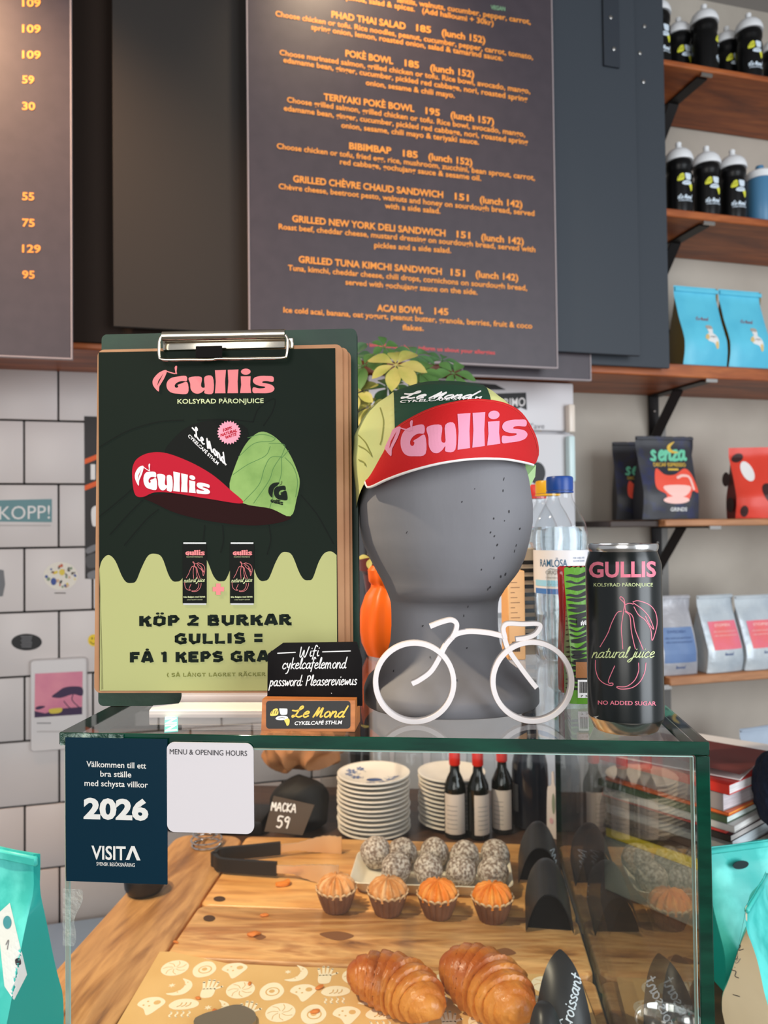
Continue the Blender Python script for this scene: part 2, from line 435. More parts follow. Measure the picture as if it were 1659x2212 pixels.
# heavy rounded display word used on the poster, the cap and the can picture (units: small-letter height = 1)
FAT = [
 [(.89, 1.06), (.92, .76), (.70, .76), (.50, .68), (.38, .52), (.40, .38), (.50, .36), (.54, .46), (.50, .52), (.66, .60), (.95, .68), (.97, .02), (.52, -.01), (.20, .08), (.03, .33), (.02, .66), (.18, .92), (.48, 1.03)],
 [(1.03, .97), (1.58, 1.0), (1.57, .52), (1.60, .38), (1.68, .34), (1.74, .42), (1.73, 1.0), (2.10, 1.0), (2.12, .03), (1.74, .0), (1.73, .2), (1.60, .06), (1.42, -.02), (1.22, .06), (1.10, .28), (1.08, .6)],
 [(2.20, 1.40), (2.70, 1.42), (2.66, .7), (2.68, .0), (2.20, .0), (2.24, .7)],
 [(2.78, 1.42), (3.27, 1.44), (3.23, .7), (3.25, .0), (2.77, .0), (2.81, .7)],
 [(3.37, 1.02), (3.82, 1.02), (3.80, .5), (3.85, .0), (3.34, .0), (3.39, .5)],
 [(4.84, .98), (4.84, .68), (4.55, .72), (4.38, .70), (4.36, .62), (4.56, .57), (4.78, .48), (4.90, .28), (4.82, .08), (4.58, -.01), (4.2, -.01), (3.93, .02), (3.93, .34), (4.2, .28), (4.44, .30), (4.46, .38), (4.2, .44), (4.0, .56), (3.92, .74), (4.0, .94), (4.25, 1.03), (4.55, 1.03)],
]
def fat_word(art, fn, mt, leaf=True, cut=None, lk=1.):
    fl = lambda x, y: fn(x, y * lk)
    """fn maps the word's own (x, y) to art space"""
    def dense(lo):
        out = []
        for i, a in enumerate(lo):
            b = lo[(i + 1) % len(lo)]; out += [a, ((a[0] + b[0]) / 2, (a[1] + b[1]) / 2)]
        return out
    for i, lo in enumerate(FAT):
        lo2 = crom(lo, 4, True) if i in (0, 1, 5) else dense(lo)
        art.poly([fn(*p) for p in lo2], mt)
    art.poly([fn(3.6 + .22 * cos(k * pi / 9), 1.30 + .19 * sin(k * pi / 9)) for k in range(18)], mt)
    if leaf:
        lf = crom([(-.36, .12), (-.60, .45), (-.60, .78), (-.36, 1.12), (-.07, 1.28), (.02, 1.2), (-.09, .85), (-.24, .55), (-.32, .38)], 5, True)
        art.poly([fl(*p) for p in lf], mt)
        art.poly([fl(*p) for p in [(-.42, .42), (-.36, .70), (-.13, 1.10), (-.29, .72)]], cut or mt, l=art.l + 1)
        st = crom([(.0, 1.22), (.2, 1.14), (.42, 1.10), (.40, 1.40), (.46, 1.48), (.44, 1.22), (.46, 1.08)], 5)
        art.stroke([fl(*p) for p in st], abs(fn(.05, 0)[0] - fn(0, 0)[0]), mt, smooth=False)
    return art

HV = {  # blocky display capitals as (width, strokes); each stroke a polyline, drawn with a very broad pen
 'K': (1.0, [[(.2, 0), (.2, 1)], [(.86, .92), (.36, .5), (.62, .42), (.72, .08), (.98, .08)]]), 'P': (.92, [[(.2, 0), (.2, 1)], [(.2, .9), (.6, .9), (.76, .68), (.58, .44), (.3, .44)]]),
 'O': (1.05, [[(.52, .9), (.22, .78), (.18, .25), (.5, .1), (.82, .25), (.84, .75), (.52, .9)]]), '2': (.95, [[(.14, .84), (.55, .9), (.74, .72), (.5, .5), (.16, .14), (.86, .12)]]),
 'B': (1.0, [[(.2, 0), (.2, 1)], [(.2, .9), (.66, .9), (.72, .66), (.3, .55), (.76, .46), (.74, .12), (.2, .1)]]), 'U': (1.05, [[(.2, 1), (.2, .35), (.42, .1), (.8, .22), (.84, 1)]]),
 'R': (1.02, [[(.2, 0), (.2, 1)], [(.2, .9), (.64, .9), (.76, .7), (.56, .5), (.36, .5)], [(.5, .48), (.74, .1), (.98, .1)]]), 'A': (1.05, [[(.14, 0), (.44, .96), (.62, .96), (.92, 0)], [(.32, .28), (.74, .28)]]),
 'G': (1.05, [[(.86, .84), (.5, .92), (.18, .7), (.18, .28), (.5, .1), (.84, .16), (.84, .46), (.56, .46)]]), 'L': (.92, [[(.2, 1), (.2, .12), (.86, .12)]]), 'I': (.5, [[(.25, 1), (.25, 0)]]), 'J': (.7, [[(.5, 1), (.5, .3), (.3, .1), (.1, .15)]]),
 'S': (.98, [[(.84, .84), (.44, .92), (.2, .76), (.3, .56), (.74, .46), (.8, .24), (.56, .1), (.12, .14)]]), '=': (.9, [[(.12, .76), (.78, .76)], [(.12, .26), (.78, .26)]]), 'F': (.9, [[(.2, 0), (.2, 1)], [(.2, .88), (.84, .88)], [(.2, .48), (.7, .48)]]),
 '1': (.66, [[(.08, .82), (.36, .9), (.36, 0)]]), 'E': (.95, [[(.2, 0), (.2, 1)], [(.2, .88), (.86, .88)], [(.2, .5), (.74, .5)], [(.2, .12), (.88, .12)]]), 'T': (.98, [[(.06, .88), (.92, .88)], [(.49, .9), (.49, 0)]]),
 'N': (1.1, [[(.2, 0), (.2, .95), (.86, .06), (.86, 1)]]), 'C': (.98, [[(.84, .84), (.48, .92), (.18, .7), (.18, .28), (.48, .1), (.86, .16)]]), '(': (.5, [[(.42, 1.1), (.2, .5), (.42, -.1)]]), ')': (.5, [[(.1, 1.1), (.32, .5), (.1, -.1)]]), ' ': (.45, []) }
def heavy(A, t, x0, y0, x1, y1, cap, mt, pen=.33):
    pos = 0; S = []; dots = []
    for ch in t:
        base = {'Ö': 'O', 'Å': 'A', 'Ä': 'A'}.get(ch, ch); w, sts = HV[base]
        for st in sts: S.append([(pos + px, py) for px, py in st])
        if ch in 'ÖÄ': dots += [(pos + w * .36, 1.22, .14), (pos + w * .68, 1.22, .14)]
        if ch == 'Å': dots.append((pos + w * .5, 1.24, .15))
        pos += w + .06
    f = lambda x, y: (x0 + x / pos * (x1 - x0), y0 + x / pos * (y1 - y0) - y * cap)
    sx = (x1 - x0) / pos
    for st in S:
        V, F = [], []; n = len(st); pts = st
        E = Art(True); E.stroke(pts, pen, mt, smooth=False)
        V0, F0, _, _ = E.items[0]; F0 = F0[:-2]
        F0 = list(F0); V0 = list(V0)
        for (px, py) in pts[1:-1]:
            o = len(V0); V0 += [(px + pen / 2 * cos(k * pi / 6), py + pen / 2 * sin(k * pi / 6)) for k in range(12)]; F0.append(tuple(range(o, o + 12)))
        A.add([f(*v) for v in V0], F0, mt)
    for dx, dy, r in dots: A.add([f(dx + r * cos(k * pi / 6), dy + r * .8 * sin(k * pi / 6)) for k in range(12)], [tuple(range(12))], mt)
    return A

# ================================================================== the setting
def wallroot(px, py, off=0.0):
    p = wl(px, py, off); return p
ROOMZ = 3.1
# floor, back wall (plaster right, tiles left), ceiling edge
b = B(); b.box((0, 0, -.02), (7, 7, .04)); struct('floor', b, M('floor_concrete', (120, 112, 104), .6, var=(3, (96, 90, 84), .4, .6)), loc=(0, 0, 0))
b = B(); b.box((0, .06, ROOMZ / 2), (6.4, .12, ROOMZ))
PLASTER = M('grey_plaster', (186, 178, 166), .85, var=(2.2, (158, 150, 139), .35, .7), bump=(40, .15))
struct('wall_back', b, PLASTER, loc=ws(-.6, -WD - .005, 0), rz=WA)
# running-bond white tiles with dark joints
TS = .158
b = B(); s0 = sof(wl(55, 950, -WD)); z0 = wl(90, 911, -WD).z
smax = sof(wl(770, 1000, -WD)); rows = range(-12, 3)
b.box(((smax - 2.9) / 2 + .45, .012, 1.1), (smax + 2.9 - .9, .01, 2.3), mi=1)
for r in rows:
    for c in range(-5, 7):
        x = s0 + TS * (c + (.5 if r % 2 == 0 else 0)); zc = z0 + TS * (r + .5)
        if x > smax - .02 or x < -2.4: continue
        x1 = min(x + TS, smax); b.box(((x + x1) / 2, .004, zc), (x1 - x - .0045, .012, TS - .0045), bev=.002, seg=2)
TILE = M('white_wall_tile', (210, 201, 197), .38, spec=.5, var=(1.3, (200, 193, 191), .4, .6))
struct('wall_left', b, [TILE, M('dark_grout', (40, 38, 37), .9)], loc=ws(0, -WD + .018, 0), rz=WA)
b = B(); b.box((0, 0, 0), (7, 7, .04)); struct('ceiling', b, M('ceiling_paint', (150, 146, 142), .8), loc=(0, 0.4, ROOMZ + .02))
b = B(); p0, p1 = wl(1555, 2, -WD), wl(1690, 32, -WD)
b.box((sof(p1) / 2 + sof(p0) / 2, 0, 0), (sof(p1) - sof(p0) + 1.0, .02, .14)); struct('trim_1', b, M('dark_beam', (52, 58, 66), .6), loc=ws(0, -WD + .012, p0.z + .072), rz=WA)

# ================================================================== wall shelves
SHW = wood('shelf_wood_warm', [(108, 50, 20), (156, 80, 34), (186, 106, 50)], (1.5, 9, 14), .45)
SHL = wood('shelf_wood_pale', [(150, 98, 62), (178, 124, 84), (192, 140, 100)], (1.2, 9, 14), .5)
IRON = M('blackened_steel', (42, 40, 40), .45, .6)
STEEL = M('brushed_steel', (196, 194, 190), .25, 1.)
def bracket(parent_sh, s, th, dep=.25):
    """angle bracket under a shelf: flat top arm, wall plate and slanting strut"""
    b = B(); b.box((s, WD - dep / 2 - .003, -th - .003), (.034, dep, .005), mi=0)
    r = Vector((0, WD - dep - .02, -th - .006)); w = Vector((0, WD - .006, -th - .215))
    b.box((s, WD - .0045, -th - .075), (.034, .005, .15), mi=0)
    r = Vector((0, .155, -th - .006)); w = Vector((0, WD - .006, -th - .135)); d = (w - r); L = d.length; rot = Matrix.Rotation(atan2(d.z, d.y), 4, 'X')
    b.box(Vector((s, 0, 0)) + (r + w) / 2 + Vector((0, .0, -.0)), (.034, L, .005), mi=0, rot=rot)
    b.box((s, WD - dep - .022 - .0, -th - .003), (.036, .006, .012), mi=1)
    for zz in (-.05, -.11): b.lathe([(.005, 0), (.004, .002)], 10, (0, 0, 0), 1) if False else b.box((s, WD - .009, -th + zz), (.008, .005, .008), .002, 1, 1)
    return part('bracket', b, [IRON, STEEL], parent_sh)
def shelf(label, px, py_top, px0, px1, th, mat, brs, extra=0.):
    """px, py_top: a point on the top front edge; px0..px1 its run in the picture"""
    z = wl(px, py_top).z; sa = sof(wl(px0, py_top)) ; sb = sof(wl(px1, py_top)) + extra
    t = thing('wall_shelf', label, 'shelf', ws(0, 0, z), WA, group='wooden wall shelves')
    b = B(); b.box(((sa + sb) / 2, WD / 2, -th / 2), (sb - sa, WD, th), bev=.003, seg=1); part('board', b, mat, t)
    for q in brs: bracket(t, sof(wl(q, py_top)), th)
    return t, z
sh1, Z1 = shelf('topmost wooden wall shelf, carrying six black bottles', 1545, 145, 1300, 1760, .016, SHW, [1530], .3)
sh2, Z2 = shelf('second wooden wall shelf, carrying three black bottles and a blue one', 1550, 461, 1300, 1760, .022, SHW, [1535], .3)
sh3, Z3 = shelf('long wooden wall shelf behind the menu boards, carrying pale blue bags', 1550, 790, -420, 1760, .036, SHW, [1540], .3)
sh4, Z4 = shelf('pale wooden wall shelf carrying black and red coffee bags', 1550, 1121, 1437, 1760, .019, SHL, [1548], .3)
b = B(); b.box((sof(wl(1437, 1121)) - .075, WD * .55, -.011), (.15, WD * .9, .017), .002, 1); part('dark_end_board', b, wood('dark_shelf_end', [(44, 30, 24), (58, 40, 30)], (2, 9, 9)), sh4, 'dark brown end piece')
sh5, Z5 = shelf('pale wooden wall shelf carrying white coffee bags with coloured labels', 1550, 1456, 1447, 1760, .024, SHL, [1440], .3)
b = B(); b.box((sof(wl(1447, 1456)) - .04, WD * .55, -.012), (.08, WD * .9, .02), .002, 1); part('dark_end_board', b, MC['dark_shelf_end'], sh5, 'dark brown end piece')
sh6, Z6 = shelf('lowest wall shelf behind the stacked magazines, mostly hidden', 1600, 1752, 1420, 1760, .024, SHW, [], .3)

# long upright rail screwed to the wall behind the brackets
b = B(); sr = sof(wl(1435, 1000, -WD + .01)); b.box((sr, WD - .002, (Z3 + Z6) / 2 - .05), (.03, .004, Z3 - Z6 - .1)); 
single('bracket_rail', b, M('grey_rail', (120, 118, 114), .5, .3), 'grey upright rail on the plaster wall behind the shelf brackets', 'rail', ws(0, -.004, 0), WA)

# ================================================================== menu boards
BOARD = M('menu_board_coating', (62, 55, 61), .42, spec=.45, var=(30, (68, 60, 66), .3, .7), bump=(220, .08, .0004))
BLANK = M('blank_board_coating', (52, 49, 47), .75, spec=.12, bump=(200, .06, .0004))
SLATE = M('slate_blue_board', (54, 60, 67), .55, spec=.35, bump=(200, .06, .0004))
BROWNB = M('brown_black_board', (40, 31, 26), .7, spec=.12)
RIM = M('board_rim', (150, 138, 140), .4)
ORANGE = M('orange_print', (236, 150, 60), .55)
REDP = M('red_print', (208, 74, 74), .6); GREENP = M('green_print', (126, 170, 130), .6)
def panel(name, label, px0, px1, pyb, off, mat, ztop=3.0, th=.012, rim=True, cat='menu board', bvh=None, group=None):
    a, c = wl(px0, pyb[0], off), wl(px1, pyb[1], off); s0, s1 = sof(a), sof(c); zb = (a.z + c.z) / 2
    t = thing(name, label, cat, ws((s0 + s1) / 2, off, zb), WA, group=group); w = s1 - s0; h = ztop - zb
    b = B(); b.box((0, th / 2, h / 2), (w, th, h), .001, 1); part('panel', b, mat, t, bvh=bvh)
    if rim:
        b = B()
        b.box((-w / 2 - .0015, th / 2, h / 2), (.003, th + .002, h)); b.box((w / 2 + .0015, th / 2, h / 2), (.003, th + .002, h)); b.box((0, th / 2, -.0015), (w + .006, th + .002, .003))
        part('edge_rim', b, RIM, t, 'thin pale rim')
    return t
mb = panel('menu_board', 'large menu board with orange dishes and lunch prices, above the capped head', 541, 1203, (758, 797), .10, BOARD, bvh='menu')
lb = panel('menu_board', 'menu board with a single column of orange prices at the left edge', -300, 153, (752, 775), .10, BOARD, bvh='prices')
panel('blank_board', 'blank dark board between the two menu boards', 245, 700, (704, 730), .055, BLANK, rim=False, cat='board')
panel('blank_board', 'brown-black backing board behind the gap beside the price column', 60, 640, (733, 760), .015, BROWNB, rim=False, cat='board')
panel('blank_board', 'slate grey board hanging lowest, just right of the large menu board', 1000, 1275, (806, 822), .045, BOARD, ztop=Z3 + .35, cat='board')
sb_ = panel('blank_board', 'slate grey board with a screwed hanging strap, right of the large menu board', 1130, 1384, (752, 771), .07, SLATE, rim=False, cat='board')
sb2 = panel('blank_board', 'rightmost slate grey board with visible screws, in front of the wall shelves', 1250, 1447, (785, 796), .03, SLATE, rim=False, cat='board')
# hanging strap and screws
p0, p1 = wl(1306, 140, .078), wl(1340, 140, .078); inv = MATS[sb_.name].inverted()
b = B(); q0, q1 = inv @ p0, inv @ p1; b.box(((q0.x + q1.x) / 2, -.004, q0.z + .35), (q1.x - q0.x, .006, .70), .001, 1); part('hanging_strap', b, M('dark_strap', (46, 52, 60), .5, .2), sb_)
def screws(par, pts, off):
    inv = MATS[par.name].inverted()
    for px, py in pts:
        q = inv @ wl(px, py, off); b = B(); b.lathe([(.0052, 0), (.0048, .002), (.002, .003)], 12); o = part('screw', b, STEEL, par)
        o.matrix_parent_inverse = Matrix(); o.location = q; o.rotation_euler = (pi / 2, 0, 0)
screws(sb_, [(1319, 38), (1326, 106)], .0775); screws(sb2, [(1392, 57), (1382, 115), (1390, 177)], .031)

# ---- writing on the menu board (pixel positions of each line: x0, y0, x1, y1 on the baseline)
HEAD, BODY = 14.5, 12.0
LINES = [
 ('lentils, walnuts, cucumber, pepper, carrot,', 858, 5, 1146, 53, BODY, 0), ('quinoa, salad & spices.   (Add halloumi + 30kr)', 742, -2, 1066, 56, BODY, 0),
 ('PHAD THAI SALAD', 716, 38, 876, 64, HEAD, 1), ('185', 899, 67, 931, 72, HEAD, 1), ('(lunch 152)', 954, 77, 1048, 94, HEAD, 1),
 ('Choose chicken or tofu. Rice noodles, peanut, cucumber, pepper, carrot, tomato,', 595, 35, 1151, 129, BODY, 0), ('spring onion, lemon, roasted onion, salad & tamarind sauce.', 672, 64, 1086, 132, BODY, 0),
 ('POKÈ BOWL', 746, 122, 849, 139, HEAD, 1), ('185', 874, 143, 905, 148, HEAD, 1), ('(lunch 152)', 929, 153, 1024, 168, HEAD, 1),
 ('Choose marinated salmon, grilled chicken or tofu. Rice bowl, avocado, mango,', 604, 119, 1145, 203, BODY, 0), ('edamame bean, ginger, cucumber, pickled red cabbage, nori, roasted spring', 612, 135, 1139, 220, BODY, 0), ('onion, sesame & chili mayo.', 790, 184, 982, 212, BODY, 0),
 ('TERIYAKI POKÈ BOWL', 699, 216, 895, 242, HEAD, 1), ('195', 919, 246, 950, 251, HEAD, 1), ('(lunch 157)', 973, 255, 1067, 270, HEAD, 1),
 ('Choose grilled salmon, grilled chicken or tofu. Rice bowl, avocado, mango,', 620, 221, 1134, 296, BODY, 0), ('edamame bean, ginger, cucumber, pickled red cabbage, nori, roasted spring', 613, 239, 1140, 313, BODY, 0), ('onion, sesame, chili mayo & teriyaki sauce.', 737, 276, 1034, 313, BODY, 0),
 ('BIBIMBAP', 754, 322, 845, 333, HEAD, 1), ('185', 870, 338, 902, 342, HEAD, 1), ('(lunch 152)', 925, 345, 1020, 358, HEAD, 1),
 ('Choose chicken or tofu, fried egg, rice, mushroom, zucchini, bean sprout, carrot,', 598, 321, 1155, 390, BODY, 0), ('red cabbage, gochujang sauce & sesame oil.', 734, 355, 1039, 391, BODY, 0),
 ('GRILLED CHÈVRE CHAUD SANDWICH', 633, 393, 957, 428, HEAD, 1), ('151', 982, 431, 1012, 435, HEAD, 1), ('(lunch 142)', 1036, 438, 1128, 449, HEAD, 1),
 ('Chèvre cheese, beetroot pesto, walnuts and honey on sourdough bread, served', 602, 408, 1154, 467, BODY, 0), ('with a side salad.', 831, 450, 951, 462, BODY, 0),
 ('GRILLED NEW YORK DELI SANDWICH', 631, 479, 962, 511, HEAD, 1), ('151', 986, 513, 1015, 516, HEAD, 1), ('(lunch 142)', 1039, 519, 1131, 529, HEAD, 1),
 ('Roast beef, cheddar cheese, mustard dressing on sourdough bread, served with', 602, 495, 1156, 545, BODY, 0), ('pickles and a side salad.', 808, 535, 974, 547, BODY, 0),
 ('GRILLED TUNA KIMCHI SANDWICH', 645, 567, 954, 594, HEAD, 1), ('151', 973, 595, 1004, 598, HEAD, 1), ('(lunch 142)', 1027, 599, 1119, 607, HEAD, 1),
 ('Tuna, kimchi, cheddar cheese, chili drops, cornichons on sourdough bread,', 622, 584, 1138, 628, BODY, 0), ('served with gochujang sauce on the side.', 746, 615, 1031, 637, BODY, 0),
 ('ACAI BOWL', 814, 672, 914, 678, HEAD, 1), ('145', 938, 679, 968, 681, HEAD, 1),
 ('Ice cold acai, banana, oat yogurt, peanut butter, granola, berries, fruit & coco', 612, 675, 1149, 710, BODY, 0), ('flakes.', 869, 713, 915, 715, BODY, 0)]
A = Art()
for t, x0, y0, x1, y1, cap, hd in LINES: A.text(t, x0, y0, x1, y1, cap, ORANGE, .030 if hd else .021)
emit('dish_lettering', A, mb, onto('menu', mb, .0008))
A = Art(); A.text('not sure about any ingredients, please inform us about your allergies', 690, 742, 1069, 766, 8.5, REDP, .02); emit('allergy_lettering', A, mb, onto('menu', mb, .0008), label='small red line of lettering')
A = Art(); A.text('VEGAN', 1060, 20, 1091, 24, 9, GREENP, .02); emit('vegan_lettering', A, mb, onto('menu', mb, .0008), label='small green word')
A = Art()
for s_, y, w in (('109', 15, 40), ('109', 71, 40), ('109', 127, 40), ('59', 181, 26), ('30', 238, 28), ('55', 433, 26), ('75', 490, 27), ('129', 546, 40), ('95', 602, 27)): A = Art(); A.text(s_, 48, y - 1, 48 + w, y, 17, ORANGE, .024); emit('price_lettering', A, lb, onto('prices', lb, .0008))

# ================================================================== white fridge with black labels under the boards
FO = -.14
a, c = wl(795, 1150, FO), wl(1240, 1150, FO); sa, sb = sof(a), sof(c); zt = Z3 - .041
fr = thing('fridge', 'white fridge with two handles behind the water bottles and capped head', 'fridge', ws((sa + sb) / 2, FO, .001), WA)
hh = zt; ww = sb - sa; WHITE_E = M('white_enamel', (216, 214, 216), .35)
b = B(); b.box((0, .065, hh / 2), (ww, .11, hh), .006); part('cabinet', b, WHITE_E, fr)
zsp = wl(1235, 937, FO).z
for (z0_, z1_) in ((.01, zsp - .004), (zsp + .004, hh)):
    b = B(); b.box((0, .0, (z0_ + z1_) / 2), (ww - .004, .03, z1_ - z0_), .005); part('door', b, WHITE_E, fr, bvh='fridge' if z0_ > .1 else 'fridge2')
for (ya, yb, cc) in ((874, 935, (226, 214, 200)), (942, 1042, (205, 226, 226))):
    q0, q1 = wl(1234, ya, FO + .035), wl(1234, yb, FO + .035); z0_, z1_ = q1.z, q0.z
    b = B(); b.box((sof(q0) - (sa + sb) / 2, -.028, (z0_ + z1_) / 2), (.020, .024, z1_ - z0_), .005); part('handle', b, M('handle_plastic_%d' % ya, cc, .3), fr)
BLK = M('black_print', (24, 23, 24), .5); WHT = M('white_print', (236, 232, 230), .5); GREYP = M('grey_print', (120, 118, 120), .6)
A = Art(); A.rect(935, 820, 1093, 842, BLK)
A.poly([(1052, 851), (1136, 848), (1138, 886), (1124, 880), (1108, 889), (1092, 884), (1052, 886)], BLK)
A.l = 2; A.text('PRIMO', 1079, 880, 1134, 877, 19, WHT, .012); A.l = 1
A.text('l\'ave', 1146, 926, 1176, 926, 12, GREYP); A.rect(1163, 953, 1175, 967, M('amber_print', (224, 178, 88), .5))
A.text('caffè', 1140, 950, 1162, 950, 8, GREYP)
emit('upper_labels', A, fr, onto('fridge', fr, .0008), label='black labels with white lettering')
A = Art(); A.ell(1160, 1022, 18, 24, BLK); emit('lower_label', A, fr, onto('fridge2', fr, .0008), label='round black label')
# dark upright column between tiles and fridge, partly behind the plant
b = B(); s0_, s1_ = sof(wl(760, 850, FO)), sof(wl(792, 850, FO)); b.box(((s0_ + s1_) / 2, .05, zt / 2), (s1_ - s0_, .08, zt), .003)
struct('trim_2', b, M('dark_post', (38, 36, 38), .5), loc=ws(0, FO, 0), rz=WA)

# ================================================================== bottles on the two upper shelves
BLKPL = M('black_bottle_plastic', (13, 13, 14), .3, spec=.3); CAPW = M('white_cap_plastic', (222, 224, 226), .4)
YEL = M('yellow_green_print', (214, 214, 62), .5); ICE = M('ice_white_print', (206, 220, 232), .5)
def emblem(A, x, y, k, yel, white, line, plate=None):
    """cup, saucer and two pastries"""
    f = lambda pts: [(x + px * k, y + py * k) for px, py in pts]
    A.poly(f(crom([(-1.05, -.15), (-.95, .35), (-.6, .72), (-.25, .78), (-.12, .35), (-.2, -.05), (-.6, -.2)], 4, True)), yel)
    A.poly(f(crom([(-.02, .75), (.1, .05), (.3, -.08), (.75, -.05), (.88, .1), (.9, .68), (.75, .78), (.2, .8)], 4, True)), white)
    A.poly(f(crom([(-.45, -.55), (-.2, -.28), (.3, -.18), (.8, -.25), (.98, -.5), (.75, -.72), (.1, -.8), (-.3, -.72)], 4, True)), white)
    A.poly(f(crom([(.55, -.78), (.95, -.55), (1.15, -.75), (1.1, -1.35), (.85, -1.55), (.72, -1.2)], 4, True)), yel)
    A.l += 1; A.stroke(f([(-.1, -.52), (.3, -.42), (.6, -.5)]), .06 * k, line)
    for q in (-.9, -.6, -.35): A.stroke(f([(q, .1), (q + .12, .55)]), .05 * k, line)
    A.l -= 1
    return A
def cycling_bottle(px, py, off, turn, label, Z, group, first=None):
    p = wl(px, py, off); s = sof(p)
    if first is not None: return dup(first, ws(s, off, Z + .001), WA + turn, label)
    t = thing('water_bottle', label, 'bottle', ws(s, off, Z + .001), WA + turn, group=group)
    b = B(); b.lathe([(.030, 0), (.034, .003), (.036, .02), (.0365, .09), (.0365, .108), (.034, .116), (.0335, .122), (.0362, .130), (.0365, .142), (.033, .152), (.031, .155)], 40); part('body', b, BLKPL, t)
    b = B(); b.lathe([(.0385, .151), (.0392, .153), (.0385, .163), (.034, .174), (.026, .183), (.014, .189), (.012, .190)], 36); part('cap', b, CAPW, t)
    b = B(); b.lathe([(.0095, .188), (.0098, .194), (.0072, .197), (.0085, .204), (.0075, .208), (.003, .209)], 20); part('spout', b, CAPW, t)
    A = Art(True); emblem(A, .002, .090, .0205, YEL, ICE, BLKPL)
    A.hand('Le Mond', -.018, .036, .024, .036, .0062, .0022, ICE, slant=.35); A.text('CYKELCAFÉ STHLM', -.017, .029, .024, .029, .004, ICE, .03)
    A.stroke([(-.019, .0405), (-.012, .0405)], .0014, ICE)
    emit('printed_emblem', A, t, wrap(.0366, .00025), .006, label='pale and yellow printed emblem')
    return t
bt = cycling_bottle(1470, 1, .045 - WD * .0, .25, 'x', Z2, 'black sports bottles') if False else None
G2, G1 = 'black sports bottles on the second shelf', 'black sports bottles on the top shelf'
OFF2, OFF1 = -.045, -.05
b2a = cycling_bottle(1468, 455, OFF2, -.22, 'black sports bottle with white cap, leftmost on the second shelf', Z2, G2)
b2b = cycling_bottle(1528, 460, OFF2, -.25, 'black sports bottle with white cap, middle of three on the second shelf', Z2, G2, b2a)
b2c = cycling_bottle(1584, 466, OFF2, -.28, 'black sports bottle with white cap, beside the blue bottle', Z2, G2, b2a)
for i, (px, turn, lab) in enumerate([(1420, -.15, 'black sports bottle on the top shelf, half hidden behind the rightmost board'), (1467, -.22, 'black sports bottle on the top shelf, second from the boards'),
        (1523, .8, 'black sports bottle on the top shelf turned so its emblem faces sideways'), (1571, -.2, 'black sports bottle on the top shelf, right after the one turned sideways'),
        (1619, -.25, 'black sports bottle on the top shelf, last whole one before the edge'), (1672, -.3, 'black sports bottle on the top shelf, cut by the right edge')]):
    q = cycling_bottle(px, 130 + i * 9, OFF1 - (.066 if i in (1, 3, 5) else 0), turn, lab, Z1, G1, b2a); q['group'] = G1
# blue bottle
p = wl(1643, 470, OFF2); t = thing('water_bottle', 'blue sports bottle with a white screw ring on the second shelf', 'bottle', ws(sof(p), OFF2, Z2 + .001), WA)
BLUEPL = M('blue_bottle_plastic', (72, 122, 158), .4)
b = B(); b.lathe([(.033, 0), (.036, .004), (.0365, .06), (.0365, .118), (.0335, .128), (.032, .137)], 40); part('body', b, BLUEPL, t)
b = B(); b.lathe([(.0372, .130), (.0375, .148), (.034, .152), (.02, .154)], 48, wob=lambda r, z, a, k: (r + (.0006 * sin(24 * a) if k < 2 else 0), z)); part('screw_ring', b, CAPW, t)
b = B(); b.lathe([(.013, .152), (.0125, .158), (.010, .160), (.0115, .168), (.0105, .172), (.004, .173)], 24); part('spout', b, BLUEPL, t)
A = Art(True); V, F = text_mesh('valhal', .03, 0, 1.0); w = max(v[0] for v in V)
A.add([(.012 - .0 + -v[1] / .727 * .011 + .008, .052 + v[0] / w * .055) for v in V], F, ICE)
V, F = text_mesh('cykel', .02, 0, 1.0); w = max(v[0] for v in V); A.add([(.006 - v[1] / .727 * .006 + .006, .018 + v[0] / w * .028) for v in V], F, ICE)
emit('printed_lettering', A, t, wrap(.0366, .00025), .006)

# ================================================================== coffee bags
def bag(t, w, h, d, mat, lean=0., top=.10, gusset=None, wr=.004, seed=0, name='pouch', bvh=None, nw=18, nh=22, zig=False, backmat=None):
    """stand-up pouch: full depth at the base, flattened and sealed along the top"""
    b = B(); P = []
    for i in range(nh + 1):
        v = i / nh; z = h * v
        dd = d * min(1, max(.03, (1 - max(0, v - .30) / (.70 - top)) if v < 1 - top else .03)) * (.86 + .14 * min(1, v * 6))
        ww = w * (1 - .03 * sin(pi * min(1, v * 1.2)))
        yo = lean * z + d * .0; row = []
        for side in (0, 1):
            for j in range(nw):
                u = j / nw if side == 0 else 1 - j / nw
                x = (u - .5) * ww; bulge = (1 - abs(2 * u - 1) ** 4) * .12 * dd
                nz = noise.noise(Vector((x * 22 + seed, z * 16, side * 5.))) * wr * min(1, v * 5) * (1 if v < 1 - top else .5)
                y = -dd / 2 - bulge + nz if side == 0 else dd / 2 + bulge - nz
                if j == 0: x *= 1.0
                row.append(Vector((x, y + yo, z + (.0012 * (j % 2) if zig and i == nh else 0))))
        P.append(row)
    n = 2 * nw
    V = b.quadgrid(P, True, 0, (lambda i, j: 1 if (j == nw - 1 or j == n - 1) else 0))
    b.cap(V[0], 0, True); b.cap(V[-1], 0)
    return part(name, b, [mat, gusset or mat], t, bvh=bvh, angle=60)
BLUEBAG = M('pale_blue_pouch', (96, 196, 222), .42, bump=(60, .25, .002), var=(8, (82, 182, 212), .4, .6))
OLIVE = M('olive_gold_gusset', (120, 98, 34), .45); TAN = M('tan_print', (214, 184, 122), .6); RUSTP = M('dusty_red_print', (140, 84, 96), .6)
CREAMP = M('off_white_print', (226, 226, 224), .55); INK = M('ink_print', (44, 44, 50), .6)
